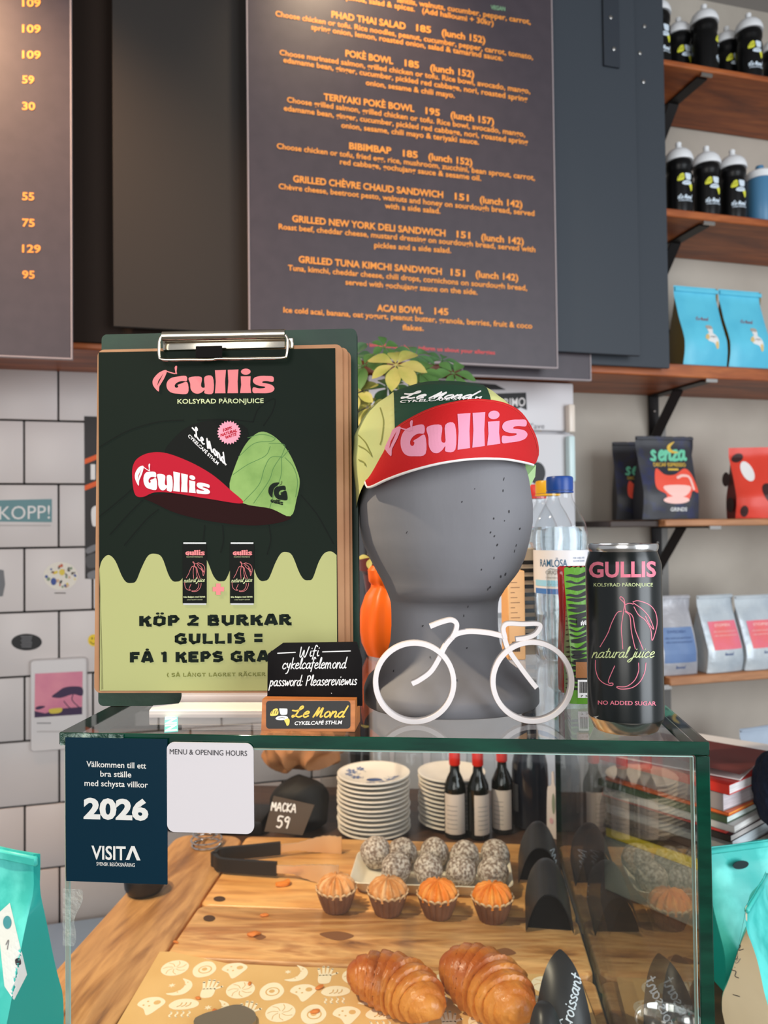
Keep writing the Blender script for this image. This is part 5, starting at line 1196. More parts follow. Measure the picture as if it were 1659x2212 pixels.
# ================================================================== counter and boards inside the case
def cc(p): q = p - CORNER; return q.dot(CX), q.dot(CY)
PX0 = cc(on(377, 1812, FLZ))[0]; PX1 = cc(on(527, 1812, FLZ))[0]; YB = cc(on(700, 1811, FLZ))[1]
DARKC = wood('dark_counter_wood', [(58, 40, 30), (74, 52, 38), (88, 62, 46)], (3, 10, 10), .45)
b = B(); b.box(((PX0 + .012 + 1.0) / 2, .60, -.02), (1.0 - PX0 - .012, 1.24, .04), .003, 1); ctr = thing('counter', 'grey counter with a dark brown top under the glass case and boards', 'counter', cs(0, 0, 0), CA)
for v in b.bm.verts: v.co.z += CASEZ - .0004
part('counter_top', b, DARKC, ctr, 'dark brown top')
b = B(); b.box(((PX0 + .03 + .98) / 2, .60, (CASEZ - .041) / 2), (.95 - PX0, 1.2, CASEZ - .041)); part('counter_base', b, M('counter_grey_panel', (112, 110, 110), .6), ctr)
ACA = [(132, 84, 42), (186, 128, 70), (210, 154, 92), (220, 168, 104), (158, 104, 58)]
WPLK = wood('plank_wood', [(112, 76, 50), (182, 130, 78), (212, 160, 102), (204, 152, 96), (138, 98, 66)], (9, 1.5, 9), .42, dist=2.2)
WB1 = wood('board_wood_light', [(186, 122, 62), (222, 162, 92), (234, 180, 110), (216, 156, 88)], (1.4, 8, 8), .4, dist=1.6)
WB2 = wood('board_wood_mixed', [(128, 82, 48), (206, 148, 88), (230, 180, 118), (186, 126, 72), (218, 164, 102)], (1.6, 9, 9), .4, dist=2.4)
def rounded_slab(x0, x1, y0, y1, zt, th, r, mats):
    A = Art(True); A.rect(x0, y0, x1, y1, None, r); b = B(); lo = A.items[0][0]
    e = .0025; cx_, cy_ = (x0 + x1) / 2, (y0 + y1) / 2
    sh = lambda x, y: (cx_ + (x - cx_) * (1 - 2 * e / (x1 - x0)), cy_ + (y - cy_) * (1 - 2 * e / (y1 - y0)))
    rows = [[Vector((*sh(x, y), zt - th)) for x, y in lo], [Vector((x, y, zt - th + e)) for x, y in lo], [Vector((x, y, zt - e)) for x, y in lo], [Vector((*sh(x, y), zt)) for x, y in lo]]
    V = b.quadgrid(rows, True); b.cap(V[0], 0, True); b.cap(V[-1]); return b
HB = FLZ - CASEZ
def slab(name, label, x0, x1, y0, y1, mat, zt=HB, th=HB, r=.012, bvh=None):
    t = thing(name, label, 'cutting board', cs((x0 + x1) / 2, (y0 + y1) / 2, CASEZ + .0003), CA)
    b = rounded_slab(-(x1 - x0) / 2, (x1 - x0) / 2, -(y1 - y0) / 2, (y1 - y0) / 2, zt, th, r, None); part('board', b, mat, t, bvh=bvh, angle=50); return t
plank = slab('cutting_board', 'long wooden board running from front to back along the left of the pastries', PX0, PX1 - .002, -.02, YB, WPLK, r=.03)
YM = cc(on(900, 1972, FLZ))[1]; YF = cc(on(900, 2092, FLZ))[1]; XR = -TH - .004
bd1 = slab('cutting_board', 'wide wooden board at the back, carrying the muffins and coconut balls', PX1 + .002, XR, YM + .001, YB, WB1, bvh='bd1')
bd2 = slab('cutting_board', 'middle wooden board with dark streaks, between the muffins and croissants', PX1 + .002, XR, YF + .001, YM - .001, WB2, bvh='bd2')
bd3 = slab('cutting_board', 'front wooden board under the patterned paper', PX1 + .002, XR, .06, YF - .001, WB2, zt=HB - .004, th=HB - .004)
def holes(t, bvh, pts):
    A = Art()
    for x, y, rx, ry in pts: A.ell(x, y, rx, ry, M('dark_hole', (70, 46, 28), .9))
    emit('finger_holes', A, t, onto(bvh, t, .0003), label='dark drilled holes')
holes(bd1, 'bd1', [(474, 1942, 13, 6)]); holes(bd2, 'bd2', [(452, 1984, 13, 7)])
A = Art(); DKW = M('dark_wood_streak', (128, 84, 52), .6)
for pts in ([(545, 2022), (560, 2018), (575, 2024), (560, 2030)], [(690, 2018), (730, 2012), (765, 2022), (730, 2032)], [(1050, 2062), (1090, 2048), (1115, 2060), (1080, 2066)]): A.blob(pts, DKW)
emit('grain_streaks', A, bd2, onto('bd2', bd2, .0002))
# printed greaseproof paper
PAP = M('kraft_greaseproof', (222, 182, 120), .55, bump=(16, .12, .003), var=(9, (214, 172, 108), .4, .65)); PWH = M('paper_white_print', (242, 230, 200), .55)
pcs = [(345, 2056), (372, 2056), (420, 2066), (490, 2081), (620, 2088), (760, 2092), (900, 2096), (1060, 2101), (1250, 2107), (1298, 2235), (800, 2240), (240, 2235)]
PL = [cc(on(x, y, FLZ + .001)) for x, y in pcs]; mx_, my_ = -.20, .33
t = thing('paper_sheet', 'brown greaseproof paper printed with white motifs, under the croissants', 'paper', cs(mx_, my_, FLZ + .0008), CA)
b = B(); b.prism([(x - mx_, y - my_) for x, y in PL], lambda x, y: Vector((x, y, .0004)), lambda x, y: Vector((x, y, 0))); part('sheet', b, PAP, t)
A = Art(True)
def inside(x, y, poly=[(x - mx_, y - my_) for x, y in PL]):
    c = False
    for i in range(len(poly)):
        (x0, y0), (x1, y1) = poly[i], poly[i - 1]
        if (y0 > y) != (y1 > y) and x < (x1 - x0) * (y - y0) / (y1 - y0) + x0: c = not c
    return c
def motif(k, x, y, s, a):
    c_, s_ = cos(a), sin(a); f = lambda L: [(x + (px * c_ - py * s_) * s, y + (px * s_ + py * c_) * s) for px, py in L]
    if not all(inside(*q) for q in f([(-.75, -.75), (.75, -.75), (.75, .75), (-.75, .75)])): return
    circ = lambda r, ox=0, oy=0, n=22: [(ox + r * cos(2 * pi * i / n), oy + r * sin(2 * pi * i / n)) for i in range(n)]
    if k == 0:                                                     # slice
        A.poly(f(circ(1)), PWH); A.l = 2
        for i in range(7): A.stroke(f([(.18 * cos(i * .9), .18 * sin(i * .9)), (.55 * cos(i * .9 + .2), .55 * sin(i * .9 + .2)), (.85 * cos(i * .9 + .5), .85 * sin(i * .9 + .5))]), .05 * s, PAP, k=4)
        A.l = 1
    elif k == 1:                                                   # egg
        A.poly(f(crom([(-.75, -.5), (-.3, -1), (.5, -.8), (.85, 0), (.4, .9), (-.3, .95), (-.8, .3)], 4, True)), PWH); A.l = 2; A.stroke(f(circ(.45, .05, -.05)), .09 * s, PAP, closed=True, smooth=False); A.ell(x, y, .2 * s, .2 * s, PAP, 12); A.l = 1
    elif k == 2:                                                   # moon
        A.poly(f(crom([(.1, 1), (.75, .6), (.95, -.1), (.6, -.8), (-.1, -1), (-.7, -.75), (-.1, -.6), (.35, -.1), (.35, .5)], 5, True)), PWH); A.l = 2
        for i in range(5): A.ell(*f([(.55 - .12 * i, .5 - .28 * i)])[0], .06 * s, .06 * s, PAP, 8)
        A.l = 1; A.poly(f([(-.5 + (.28 if i % 2 else .12) * cos(i * pi / 6), .2 + (.28 if i % 2 else .12) * sin(i * pi / 6)) for i in range(12)]), PWH)
    elif k == 3:                                                   # hand
        A.poly(f(crom([(-.4, -1), (-.5, -.2), (-.3, .1), (.3, .1), (.45, -.2), (.3, -1)], 4, True)), PWH)
        for x0, x1, y1, w in ((-.35, -.5, .75, .2), (-.12, -.15, 1.0, .2), (.1, .18, .95, .2), (.3, .5, .7, .18), (.35, .85, .15, .2)): A.stroke(f([(x0, -.1), ((x0 + x1) / 2, (y1 - .1) / 2), (x1, y1)]), w * s, PWH, k=3)
    elif k == 4:                                                   # dab with hole
        A.poly(f(crom([(0, -1), (.6, -.3), (.9, .4), (.3, .95), (-.6, .85), (-.95, .2), (-.4, -.3)], 4, True)), PWH); A.l = 2; A.ell(*f([(.35, .35)])[0], .24 * s, .24 * s, PAP, 12)
        for q in ((-.3, .5), (-.5, .1), (-.1, .0)): A.ell(*f([q])[0], .08 * s, .08 * s, PAP, 8)
        A.l = 1
    elif k == 5:                                                   # bun with ripples under
        A.poly(f(crom([(-1, .3), (-.6, .85), (.2, .95), (.9, .6), (.95, .1), (.3, -.2), (-.6, -.15)], 4, True)), PWH); A.l = 2
        for i in range(3): A.stroke(f([(-.4 + .3 * i, .1), (-.2 + .3 * i, .25), (-.15 + .3 * i, .5)]), .08 * s, PAP, k=4)
        A.l = 1
        for i in range(4): A.stroke(f([(-.7 + .4 * i, -.4), (-.6 + .4 * i, -.6), (-.72 + .4 * i, -.8), (-.6 + .4 * i, -1)]), .11 * s, PWH, k=4)
i = 0
for r in range(-6, 7):
    for c in range(-11, 12): motif([3, 0, 1, 4, 5, 2][(c + 2 * (r % 3)) % 6], c * .0405 + (.020 if r % 2 else 0), r * .0405 + .002, .0182, radians(8))
emit('white_motifs', A, t, lambda x, y, l: Vector((x, y, .0004 + .00012 * l)))

# ================================================================== pastries
def ground(px, py, z=FLZ): p = on(px, py, z); return Vector((p.x, p.y, z + .0003))
CRU = M('croissant_crust', (176, 88, 24), .36, spec=.5, coat=.18, var=(11, (220, 148, 66), .42, .66), bump=(90, .5, .003), stretch=(1, 1.6, 1))
CRE = M('croissant_pale_edge', (222, 160, 82), .4, var=(30, (196, 116, 42), .4, .65))
def croissant(label, px, py, L, rmax, ang, bend, seed, first=None):
    c = ground(px, py, FLZ + .0014); t = thing('croissant', label, 'croissant', c, ang, group='croissants on the patterned paper')
    N, K = 110, 44; P = []; rr = random.Random(seed); nb = 9
    for i in range(N + 1):
        u = i / N; s = (u - .5) * 2; th = s * bend
        cx_, cy_ = (sin(th) / bend) * L / 2, ((cos(th) - 1) / bend) * L / 2
        R = rmax * (max(0, 1 - abs(s) ** 2.2)) ** .62 + .0055; tx, ty = cos(th), -sin(th); row = []
        for j in range(K):
            a = 2 * pi * j / K; ph = nb * u + .42 * sin(a * 1.0 + 1.1) * (1 if s < 0 else -1) * 1.0 + .08 * noise.noise(Vector((u * 6, cos(a), sin(a) + seed)))
            fr = ph - math.floor(ph); step = (1 - fr) ** .55 if s < 0 else fr ** .55
            q = R * (1 + .20 * (step - .55)) + .0009 * noise.noise(Vector((u * 24, a * 3, seed)))
            fine = .0006 * sin(ph * 40); q += fine
            z = max(-.72 * R, sin(a) * q * .92); row.append(Vector((cx_ + -ty * cos(a) * q * 0 + ty * 0 + (-ty) * cos(a) * q, cy_ + tx * cos(a) * q, z + .72 * rmax)))
        P.append(row)
    b = B(); V = b.quadgrid(P, True); b.cap(V[0], 0, True); b.cap(V[-1])
    zmin = min(v.co.z for v in b.bm.verts)
    for v in b.bm.verts: v.co.z -= zmin
    part('crust', b, CRU, t, angle=55); return t
croissant('golden croissant at the front left of the paper, tips curling to the left', 862, 2172, .140, .0285, radians(-38), .62, 1)
croissant('larger golden croissant on the right, beside the black lettered holder', 1054, 2178, .140, .0335, radians(-52), .42, 2)
# muffins in fluted paper cups
PC = M('brown_paper_cup', (120, 80, 56), .7, var=(40, (104, 66, 44), .4, .6)); PCE = M('pale_cup_edge', (206, 172, 130), .7); MB_ = M('muffin_crumb_pale', (206, 138, 74), .65, var=(60, (226, 174, 120), .45, .62), bump=(150, .6, .003)); MO = M('muffin_crumb_orange', (224, 124, 34), .55, var=(50, (236, 156, 66), .45, .65), bump=(150, .6, .003))
def muffin(px, py, label, mat, ph):
    c = ground(px, py); t = thing('muffin', label, 'muffin', c, ph, group='muffins in fluted paper cups')
    F = 18; fl = lambda a, k: 1 + k * (abs(sin(a * F / 2)) - .6)
    b = B(); b.lathe([(.0195, 0), (.0205, .002), (.026, .018), (.0300, .029)], 216, wob=lambda r, z, a, k: (r * fl(a, .05 + 2.4 * z), z + (.0035 * abs(sin(a * F / 2)) if k == 3 else 0)), caps=(1, 0)); part('paper_cup', b, PC, t, angle=70)
    b = B(); b.lathe([(.0298, .0285), (.0312, .0305), (.0300, .0322), (.0285, .031)], 216, wob=lambda r, z, a, k: (r * fl(a, .13), z + .0045 * abs(sin(a * F / 2)) - .001), caps=(0, 0)); part('cup_edge', b, PCE, t, 'pale scalloped cup edge', angle=70)
    G = 13; b = B(); b.lathe([(.0275, .026), (.0282, .032), (.026, .039), (.021, .045), (.014, .049), (.006, .051), (.001, .0512)], 130, wob=lambda r, z, a, k: (r * (1 + .06 * sin(G * a + .4 * sin(3 * a))) , z + (.0024 * sin(G * a + .4 * sin(3 * a)) * min(1, r / .02) if z > .03 else 0) + .0012 * noise.noise(Vector((r * 90 * cos(a), r * 90 * sin(a), ph)))), caps=(0, 1)); part('top', b, mat, t, angle=70)
    return t
for px, py, lab, mt, ph in ((727, 1964, 'pale topped muffin, leftmost of the row of four', MB_, .1), (838, 1971, 'pale topped muffin, second from the left in the row', MB_, .9), (946, 1977, 'orange muffin, third from the left in the row', MO, 1.7), (1064, 1985, 'orange muffin nearest to the black arched holder', MO, 2.5)): muffin(px, py, lab, mt, ph)
# white tray with coconut balls
CER = M('cream_ceramic', (232, 226, 208), .25); zr = FLZ + .022
fl_, fr_, br_ = on(753, 1903, zr), on(1112, 1924, zr), on(1103, 1848, zr); cx0 = (cc(fl_)[0] + cc(fr_)[0]) / 2; w_ = cc(fr_)[0] - cc(fl_)[0]; y0_ = (cc(fl_)[1] + cc(fr_)[1]) / 2; d_ = cc(br_)[1] - cc(fr_)[1]
t = thing('serving_tray', 'cream ceramic tray holding the coconut balls', 'tray', cs(cx0, y0_ + d_ / 2, FLZ + .0003), CA)
def rr_(w, d, r, z):
    A = Art(True); A.rect(-w / 2, -d / 2, w / 2, d / 2, None, r); return [Vector((x, y, z)) for x, y in A.items[0][0]]
b = B(); rows = [rr_(w_ - .034, d_ - .034, .010, .0), rr_(w_ - .03, d_ - .03, .012, .001), rr_(w_ - .004, d_ - .004, .02, .0195), rr_(w_, d_, .02, .0215), rr_(w_ - .002, d_ - .002, .02, .0225), rr_(w_ - .008, d_ - .008, .018, .021), rr_(w_ - .034, d_ - .034, .011, .0055), rr_(w_ - .046, d_ - .046, .008, .0042)]
V = b.quadgrid(rows, True); b.cap(V[0], 0, True); b.cap(V[-1]); part('dish', b, CER, t, angle=50)
COCO = M('coconut_rolled_chocolate', (124, 104, 90), .8, var=(230, (208, 196, 182), .40, .62), bump=(190, .8, .004))
def ball(px, py, label, r, seed, first=None):
    z = FLZ + .0052 + r; c = on(px, py, z); b = B(); tmp = bmesh.new(); bmesh.ops.create_icosphere(tmp, subdivisions=5, radius=r)
    for v in tmp.verts: v.co *= 1 + .07 * noise.noise(v.co * 60 + Vector((seed, 0, 0))) + .02 * noise.noise(v.co * 420)
    for v in tmp.verts: v.co.z = max(v.co.z, -r * .97)
    b._merge(tmp, 0); return single('coconut_ball', b, COCO, label, 'pastry', c, seed, group='coconut chocolate balls on the tray')
for i, (px, py, lab) in enumerate([(812, 1840, 'coconut ball alone at the left end of the tray, farthest from the pane'), (869, 1842, 'coconut ball in the back row, second from the left'), (938, 1842, 'coconut ball in the middle of the back row'), (1004, 1848, 'coconut ball in the back row, second from the right'), (1070, 1846, 'coconut ball at the right end of the back row'),
        (856, 1876, 'coconut ball at the left end of the front row'), (925, 1879, 'coconut ball in the front row, second from the left'), (996, 1882, 'coconut ball in the front row, second from the right'), (1065, 1886, 'coconut ball at the right end of the front row')]): ball(px, py, lab, .0245 if i else .0262, i * 3.7)
# tongs
BLKR = M('black_rubber_grip', (24, 22, 21), .5); TST = M('tong_steel', (232, 204, 166), .32, .7)
tc = ground(600, 1855); tg = thing('tongs', 'steel serving tongs with black grips, lying on the back board', 'tongs', tc, 0); inv = MATS[tg.name].inverted()
G = lambda px, py, z: inv @ on(px, py, FLZ + z)
def blade(pts, w, hgt, n=30, scal=0.):
    L = crom([(p.x, p.y) for p in pts], 10); P = []; N = len(L)
    for i, (x, y) in enumerate(L):
        a = L[max(i - 1, 0)]; c = L[min(i + 1, N - 1)]; tx, ty = c[0] - a[0], c[1] - a[1]; q = hypot(tx, ty) or 1; nx, ny = -ty / q * w / 2, tx / q * w / 2; h = hgt(i / (N - 1)); z0 = .003 + (.024 - h) / 2
        P.append([Vector((x + nx * s, y + ny * s, z)) for s, z in ((1, z0), (1, z0 + h), (-1, z0 + h), (-1, z0))])
    b = B(); V = b.quadgrid(P, True); b.cap(V[0], 0, True); b.cap(V[-1]); return b
for (pts_h, pts_m, lab) in (([(463, 1858), (480, 1849), (540, 1843), (606, 1836)], [(600, 1837), (650, 1832), (700, 1828), (738, 1830)], 'far arm'), ([(463, 1862), (480, 1872), (540, 1877), (598, 1881)], [(592, 1881), (640, 1884), (690, 1892), (732, 1894)], 'near arm')):
    part('grip', blade([G(x, y, .012) for x, y in pts_h], .007, lambda u: .022), BLKR, tg, 'black rubber grip')
    part('arm', blade([G(x, y, .012) for x, y in pts_m], .003, lambda u: .013 if u < .3 else .013 + .018 * sin(min(1, (u - .3) / .62) * pi * .62) + .0012 * sin(u * 60)), TST, tg, 'steel arm with a scalloped tip')
b = B(); b.tube([G(462, 1857, .012) + Vector((0, .002, dz)) for dz in (-.010, .012)], .006, 16); part('hinge', b, BLKR, tg)
# second pair of tongs, only its scalloped tip shows on the paper
tq = ground(486, 2212, FLZ + .0014); t = thing('tongs', 'flat grey scalloped tip of tongs on the paper at the bottom edge', 'tongs', tq, 0); inv2 = MATS[t.name].inverted()
lo = [inv2 @ on(x, y, FLZ + .002) for x, y in crom([(418, 2216), (440, 2200), (468, 2192), (490, 2184), (512, 2180), (530, 2184), (548, 2194), (553, 2206), (545, 2222), (480, 2262), (440, 2250)], 3, True)]
b = B(); b.prism([(p.x, p.y) for p in lo], lambda x, y: Vector((x, y, .006)), lambda x, y: Vector((x, y, .001))); part('tip', b, M('dull_tong_steel', (150, 138, 118), .4, .7), t)
b = B(); q = inv2 @ on(490, 2250, FLZ + .002); b.box(q + Vector((0, -.05, .004)), (.016, .12, .006), .001, 1); part('arm', b, MC['dull_tong_steel'], t)
# crumbs and a dried peel
b = B(); c = ground(612, 1912); lo = crom([(-.013, -.004), (-.004, .003), (.008, .008), (.011, -.002), (.006, -.008), (-.008, -.008)], 4, True); b.prism(lo, lambda x, y: Vector((x, y, .004 + .25 * abs(x))), lambda x, y: Vector((x, y, .0005 + .15 * abs(x))))
single('peel_piece', b, M('dried_orange_peel', (222, 130, 44), .5), 'curled piece of orange peel lying in front of the tongs', 'crumb', c, .2)
CRMB = M('pastry_crumb', (206, 118, 48), .6)
for i, (px, py, s, lab) in enumerate([(572, 1979, .007, 'flat pastry flake just behind the dark grain of the middle board'), (548, 2021, .010, 'brown pastry crumb at the left of the middle board'), (380, 2037, .005, 'small crumb by the corner of the long left board'), (690, 2135, .006, 'crumb on the paper to the left of the croissants'), (465, 2188, .006, 'crumb on the paper beside the grey tongs tip'), (680, 2187, .006, 'long crumb on the paper, left below the front croissant'), (540, 2126, .004, 'tiny dark crumb on a printed hand'), (428, 2157, .004, 'tiny crumb at the left margin of the paper')]):
    b = B(); tmp = bmesh.new(); bmesh.ops.create_icosphere(tmp, subdivisions=2, radius=s)
    for v in tmp.verts: v.co *= 1 + .35 * noise.noise(v.co * 180 + Vector((i, 0, 0))); v.co.z *= .3; v.co.y *= .55
    b._merge(tmp, 0); c = ground(px, py, FLZ + (.0014 if py > 2090 else .0)); c.z += s * .22; single('crumb', b, CRMB, lab, 'crumb', c, i * 1.3 if s < .007 else .3, group='pastry crumbs')
# black bent card holders with chalk writing
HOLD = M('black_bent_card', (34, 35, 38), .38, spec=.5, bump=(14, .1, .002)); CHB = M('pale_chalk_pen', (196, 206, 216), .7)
def arch(label, pxl, pxr, pyb, w_scale, hgt, ln, lean, tip, bvh, rz=0., pw=2.3):
    """bent sheet: an arch of width w swept backwards, its far end drawn to a point when tip > 0"""
    a, c = on(pxl, pyb, FLZ), on(pxr, pyb, FLZ); w = (c - a).length * w_scale; m_ = (a + c) / 2
    t = thing('card_holder', label, 'price holder', (m_.x, m_.y, FLZ + .0003), CA + rz, group='black bent card holders'); P = []; Q = []
    for i in range(19):
        v = i / 18; k = 1 if v < 1 - tip else max(0, 1 - ((v - 1 + tip) / max(tip, 1e-6)) ** 1.9) * .96 + .04; r1, r2 = [], []
        for j in range(33):
            s = -1 + 2 * j / 32; sk = s * k; x = w / 2 * sk * (1 - .08 * v); z = hgt * (1 - abs(sk) ** pw) * (1 if tip == 0 else k)
            for rr, th in ((r1, 0), (r2, .0012)): rr.append(Vector((x * (1 - th * 20), ln * v * cos(lean) - 0 * z, max(.0004, z - th * 1.5) + ln * v * sin(lean) * (1 - .0 * abs(s)))))
        P.append(r1); Q.append(r2)
    b = B(); b.quadgrid(P); b.quadgrid(Q); part('bent_sheet', b, HOLD, t, bvh=bvh, angle=60)
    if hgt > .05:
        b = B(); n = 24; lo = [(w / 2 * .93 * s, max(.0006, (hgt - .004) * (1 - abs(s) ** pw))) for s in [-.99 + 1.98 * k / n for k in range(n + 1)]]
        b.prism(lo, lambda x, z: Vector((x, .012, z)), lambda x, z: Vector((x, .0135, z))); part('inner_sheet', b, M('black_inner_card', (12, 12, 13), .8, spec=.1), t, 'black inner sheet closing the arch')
    return t
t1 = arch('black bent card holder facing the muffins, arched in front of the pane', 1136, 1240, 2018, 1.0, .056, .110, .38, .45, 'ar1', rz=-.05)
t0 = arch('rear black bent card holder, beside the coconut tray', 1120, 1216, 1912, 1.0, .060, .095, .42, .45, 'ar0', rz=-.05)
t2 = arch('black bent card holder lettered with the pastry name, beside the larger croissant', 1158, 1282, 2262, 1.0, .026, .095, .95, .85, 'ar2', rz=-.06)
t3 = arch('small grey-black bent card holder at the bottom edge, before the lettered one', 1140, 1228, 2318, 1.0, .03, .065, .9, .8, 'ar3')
def chalk_on(t, bvh, word, x0, y0, x1, y1, h, w):
    E = Art(True); E.hand(word, 0, 0, 1, 0, h, w, CHB, slant=.25); L = hypot(x1 - x0, y1 - y0); ux, uy = (x1 - x0), (y1 - y0)
    A = Art(); A.items = [([(x0 + ux * px + uy * py, y0 + uy * px - ux * py) for px, py in V], F, mt, l) for V, F, mt, l in E.items]; emit('chalk_lettering', A, t, onto(bvh, t, .0004), 12)
chalk_on(t2, 'ar2', 'Croissant', 1232, 2226, 1258, 2106, .12, .025)
chalk_on(t1, 'ar1', 'Muffin' if False else 'Mcron', 1236, 1962, 1212, 1905, .16, .03) if False else None
A = Art()
for k in range(5): A.stroke([(1222 + k * 3, 1912 + k * 12), (1230 + k * 2, 1908 + k * 12), (1226 + k * 3, 1920 + k * 12)], 1.6, CHB)
emit('chalk_scribble', A, t1, onto('ar1', t1, .0004), 12)
A = Art()
for k in range(4): A.stroke([(1188 + k * 3, 1838 + k * 12), (1197 + k * 2, 1834 + k * 12), (1192 + k * 3, 1846 + k * 12)], 1.6, CHB)
emit('chalk_scribble', A, t0, onto('ar0', t0, .0004), 12)

# ================================================================== behind the boards
def con(px, py): p = on(px, py, CASEZ); return Vector((p.x, p.y, CASEZ + .0003))
CHINA = M('white_china', (232, 226, 216), .22, spec=.6); DELFT = M('delft_blue', (92, 112, 156), .3)
def plate(c, r, label, grp, first=None):
    if first is not None: return dup(first, c, 0, label)
    b = B(); b.lathe([(r * .52, .0), (r * .60, .0004), (r * .66, .0022), (r * .93, .0076), (r, .0090), (r * 1.0, .0112), (r * .97, .0116), (r * .90, .0100), (r * .62, .0046), (r * .4, .0040), (.001, .0040)], 64); return single('plate', b, CHINA, label, 'plate', c, 0, group=grp, angle=50)
def stack(px, py, r, n, sp, grp, where):
    c = con(px, py); f = None; names = ['lowest', 'second', 'third', 'fourth', 'fifth', 'sixth', 'seventh', 'eighth', 'ninth', 'tenth', 'eleventh', 'twelfth', 'thirteenth']
    for k in range(n):
        q = c + Vector((random.uniform(-.0015, .0015), random.uniform(-.0015, .0015), sp * k)); lab = ('white china plate, %s from the bottom of the %s' % (names[k], where)) if 0 < k < n - 1 else ('white china plate, %s of the %s' % ('topmost' if k else 'lowest', where))
        f2 = plate(q, r, lab, grp, f); f = f or f2
    return f2
tp = stack(808, 1793, .0735, 13, .0088, 'plates stacked in front', 'stack behind the tongs')
q = tp.copy(); bpy.data.objects.remove(q); A = Art(True)
for cx_, cy_, rr0 in ((-.045, .02, .012), (-.035, -.012, .011), (-.05, .0, .009), (.035, -.03, .010), (.02, -.045, .010), (-.005, -.052, .011), (.045, -.015, .008), (-.028, .038, .009)):
    for k in range(6): a = k * pi / 3 + cx_ * 90; A.ell(cx_ + rr0 * .6 * cos(a), cy_ + rr0 * .6 * sin(a), rr0 * .42, rr0 * .24, DELFT, 10, a0=a)
    A.stroke([(cx_, cy_), (cx_ * .8 + .006, cy_ * .8 - .008), (cx_ * .6, cy_ * .6)], .0012, DELFT)
A.ell(.002, -.028, .016, .010, M('deep_delft_blue', (52, 76, 124), .3))
def on_plate(x, y, l):
    rad = hypot(x, y); prof = [(.001, .0040), (.4 * .0735, .0040), (.62 * .0735, .0046), (.90 * .0735, .0100), (.0735, .0116)]; z = .0116
    for (r0, z0), (r1, z1) in zip(prof, prof[1:]):
        if r0 <= rad <= r1: z = z0 + (z1 - z0) * (rad - r0) / (r1 - r0); break
    return Vector((x, y, z + .0004))
tp['label'] = 'topmost white plate with blue flowers, on the stack behind the tongs'
emit('blue_flowers', A, tp, on_plate, .006, label='blue painted flowers')
stack(978, 1776, .070, 12, .0086, 'plates stacked at the back', 'stack behind the small wine bottles')
# bottles
DKGL = M('dark_bottle_glass', (16, 18, 14), .08, spec=.7); REDCAP = M('red_foil_capsule', (206, 36, 22), .35); WLBL = M('bottle_paper_label', (214, 200, 190), .6)
def wine(px, py, r, h, label, first=None, rz=0.):
    c = con(px, py)
    if first is not None: return dup(first, c, rz, label)
    t = thing('wine_bottle', label, 'bottle', c, rz, group='small wine bottles with red caps'); s = r / .0215; hb = h
    b = B(); b.lathe([(r * .85, 0), (r, .003), (r, hb * .52), (r * .96, hb * .58), (r * .70, hb * .66), (r * .46, hb * .72), (r * .42, hb * .80), (r * .42, hb * .97)], 40); part('glass_body', b, DKGL, t)
    b = B(); b.lathe([(r * .50, hb * .80), (r * .52, hb * .81), (r * .52, hb * .99), (r * .46, hb)], 32); part('red_cap', b, REDCAP, t, 'red cap')
    b = B(); P = [[Vector(((r + .0003) * cos(a), (r + .0003) * sin(a), z)) for a in [radians(-160 + 125 * i / 20) for i in range(21)]] for z in (hb * .06, hb * .3, hb * .5)]; b.quadgrid(P); part('label', b, WLBL, t)
    A = Art(True)
    for k in range(6): A.rect(-r * .9, hb * (.12 + .05 * k), r * .1, hb * (.125 + .05 * k), GREYP)
    emit('label_print', A, t, wrap(r + .0004, .0002), .006); return t
wb = wine(984, 1806, .0215, .176, 'small wine bottle with a red cap, nearest to the plates'); wine(1034, 1808, .0215, .176, 'small wine bottle with a red cap, middle of the three', wb, .75); wine(1086, 1796, .0215, .176, 'small wine bottle with a red cap, set further back beside the dark bottle', wb, -.15)
c = con(1146, 1782); t = thing('wine_bottle', 'large dark bottle beside the small red-capped ones', 'bottle', c, 0); b = B(); r = .037; b.lathe([(.030, 0), (r, .004), (r, .10), (r * .97, .125), (r * .8, .155), (r * .55, .18), (r * .42, .205), (.0145, .235), (.0140, .285), (.0155, .287), (.0155, .296)], 48); part('glass_body', b, M('dark_blue_glass', (30, 34, 44), .1, spec=.7), t)
b = B(); P = [[Vector(((r + .0004) * cos(a), (r + .0004) * sin(a), z)) for a in [radians(-200 + 60 * i / 14) for i in range(15)]] for z in (.035, .06, .09)]; b.quadgrid(P); part('label', b, M('dark_grey_label', (120, 118, 116), .6), t)
# white tag standing by the pane
c = con(1196, 1812); t = thing('tag', 'white pointed tag standing against the side pane, before the dark bottle', 'tag', c, CA - .5); b = B(); lo = crom([(-.012, 0), (-.012, .09), (-.007, .1), (-.003, .106), (-.002, .128), (.002, .128), (.003, .106), (.007, .1), (.010, .09), (.010, 0)], 3, True); b.prism(lo, lambda x, z: Vector((x, 0, max(z, 0))), lambda x, z: Vector((x, .003, max(z, 0)))); part('card', b, M('white_tag_card', (222, 212, 210), .5), t)
A = Art(True); A.ell(.001, .068, .0035, .020, M('sage_print', (140, 150, 132), .5)); A.ell(-.004, .034, .004, .006, M('rose_print2', (216, 170, 180), .5)); emit('tag_print', A, t, flat(-.0003))
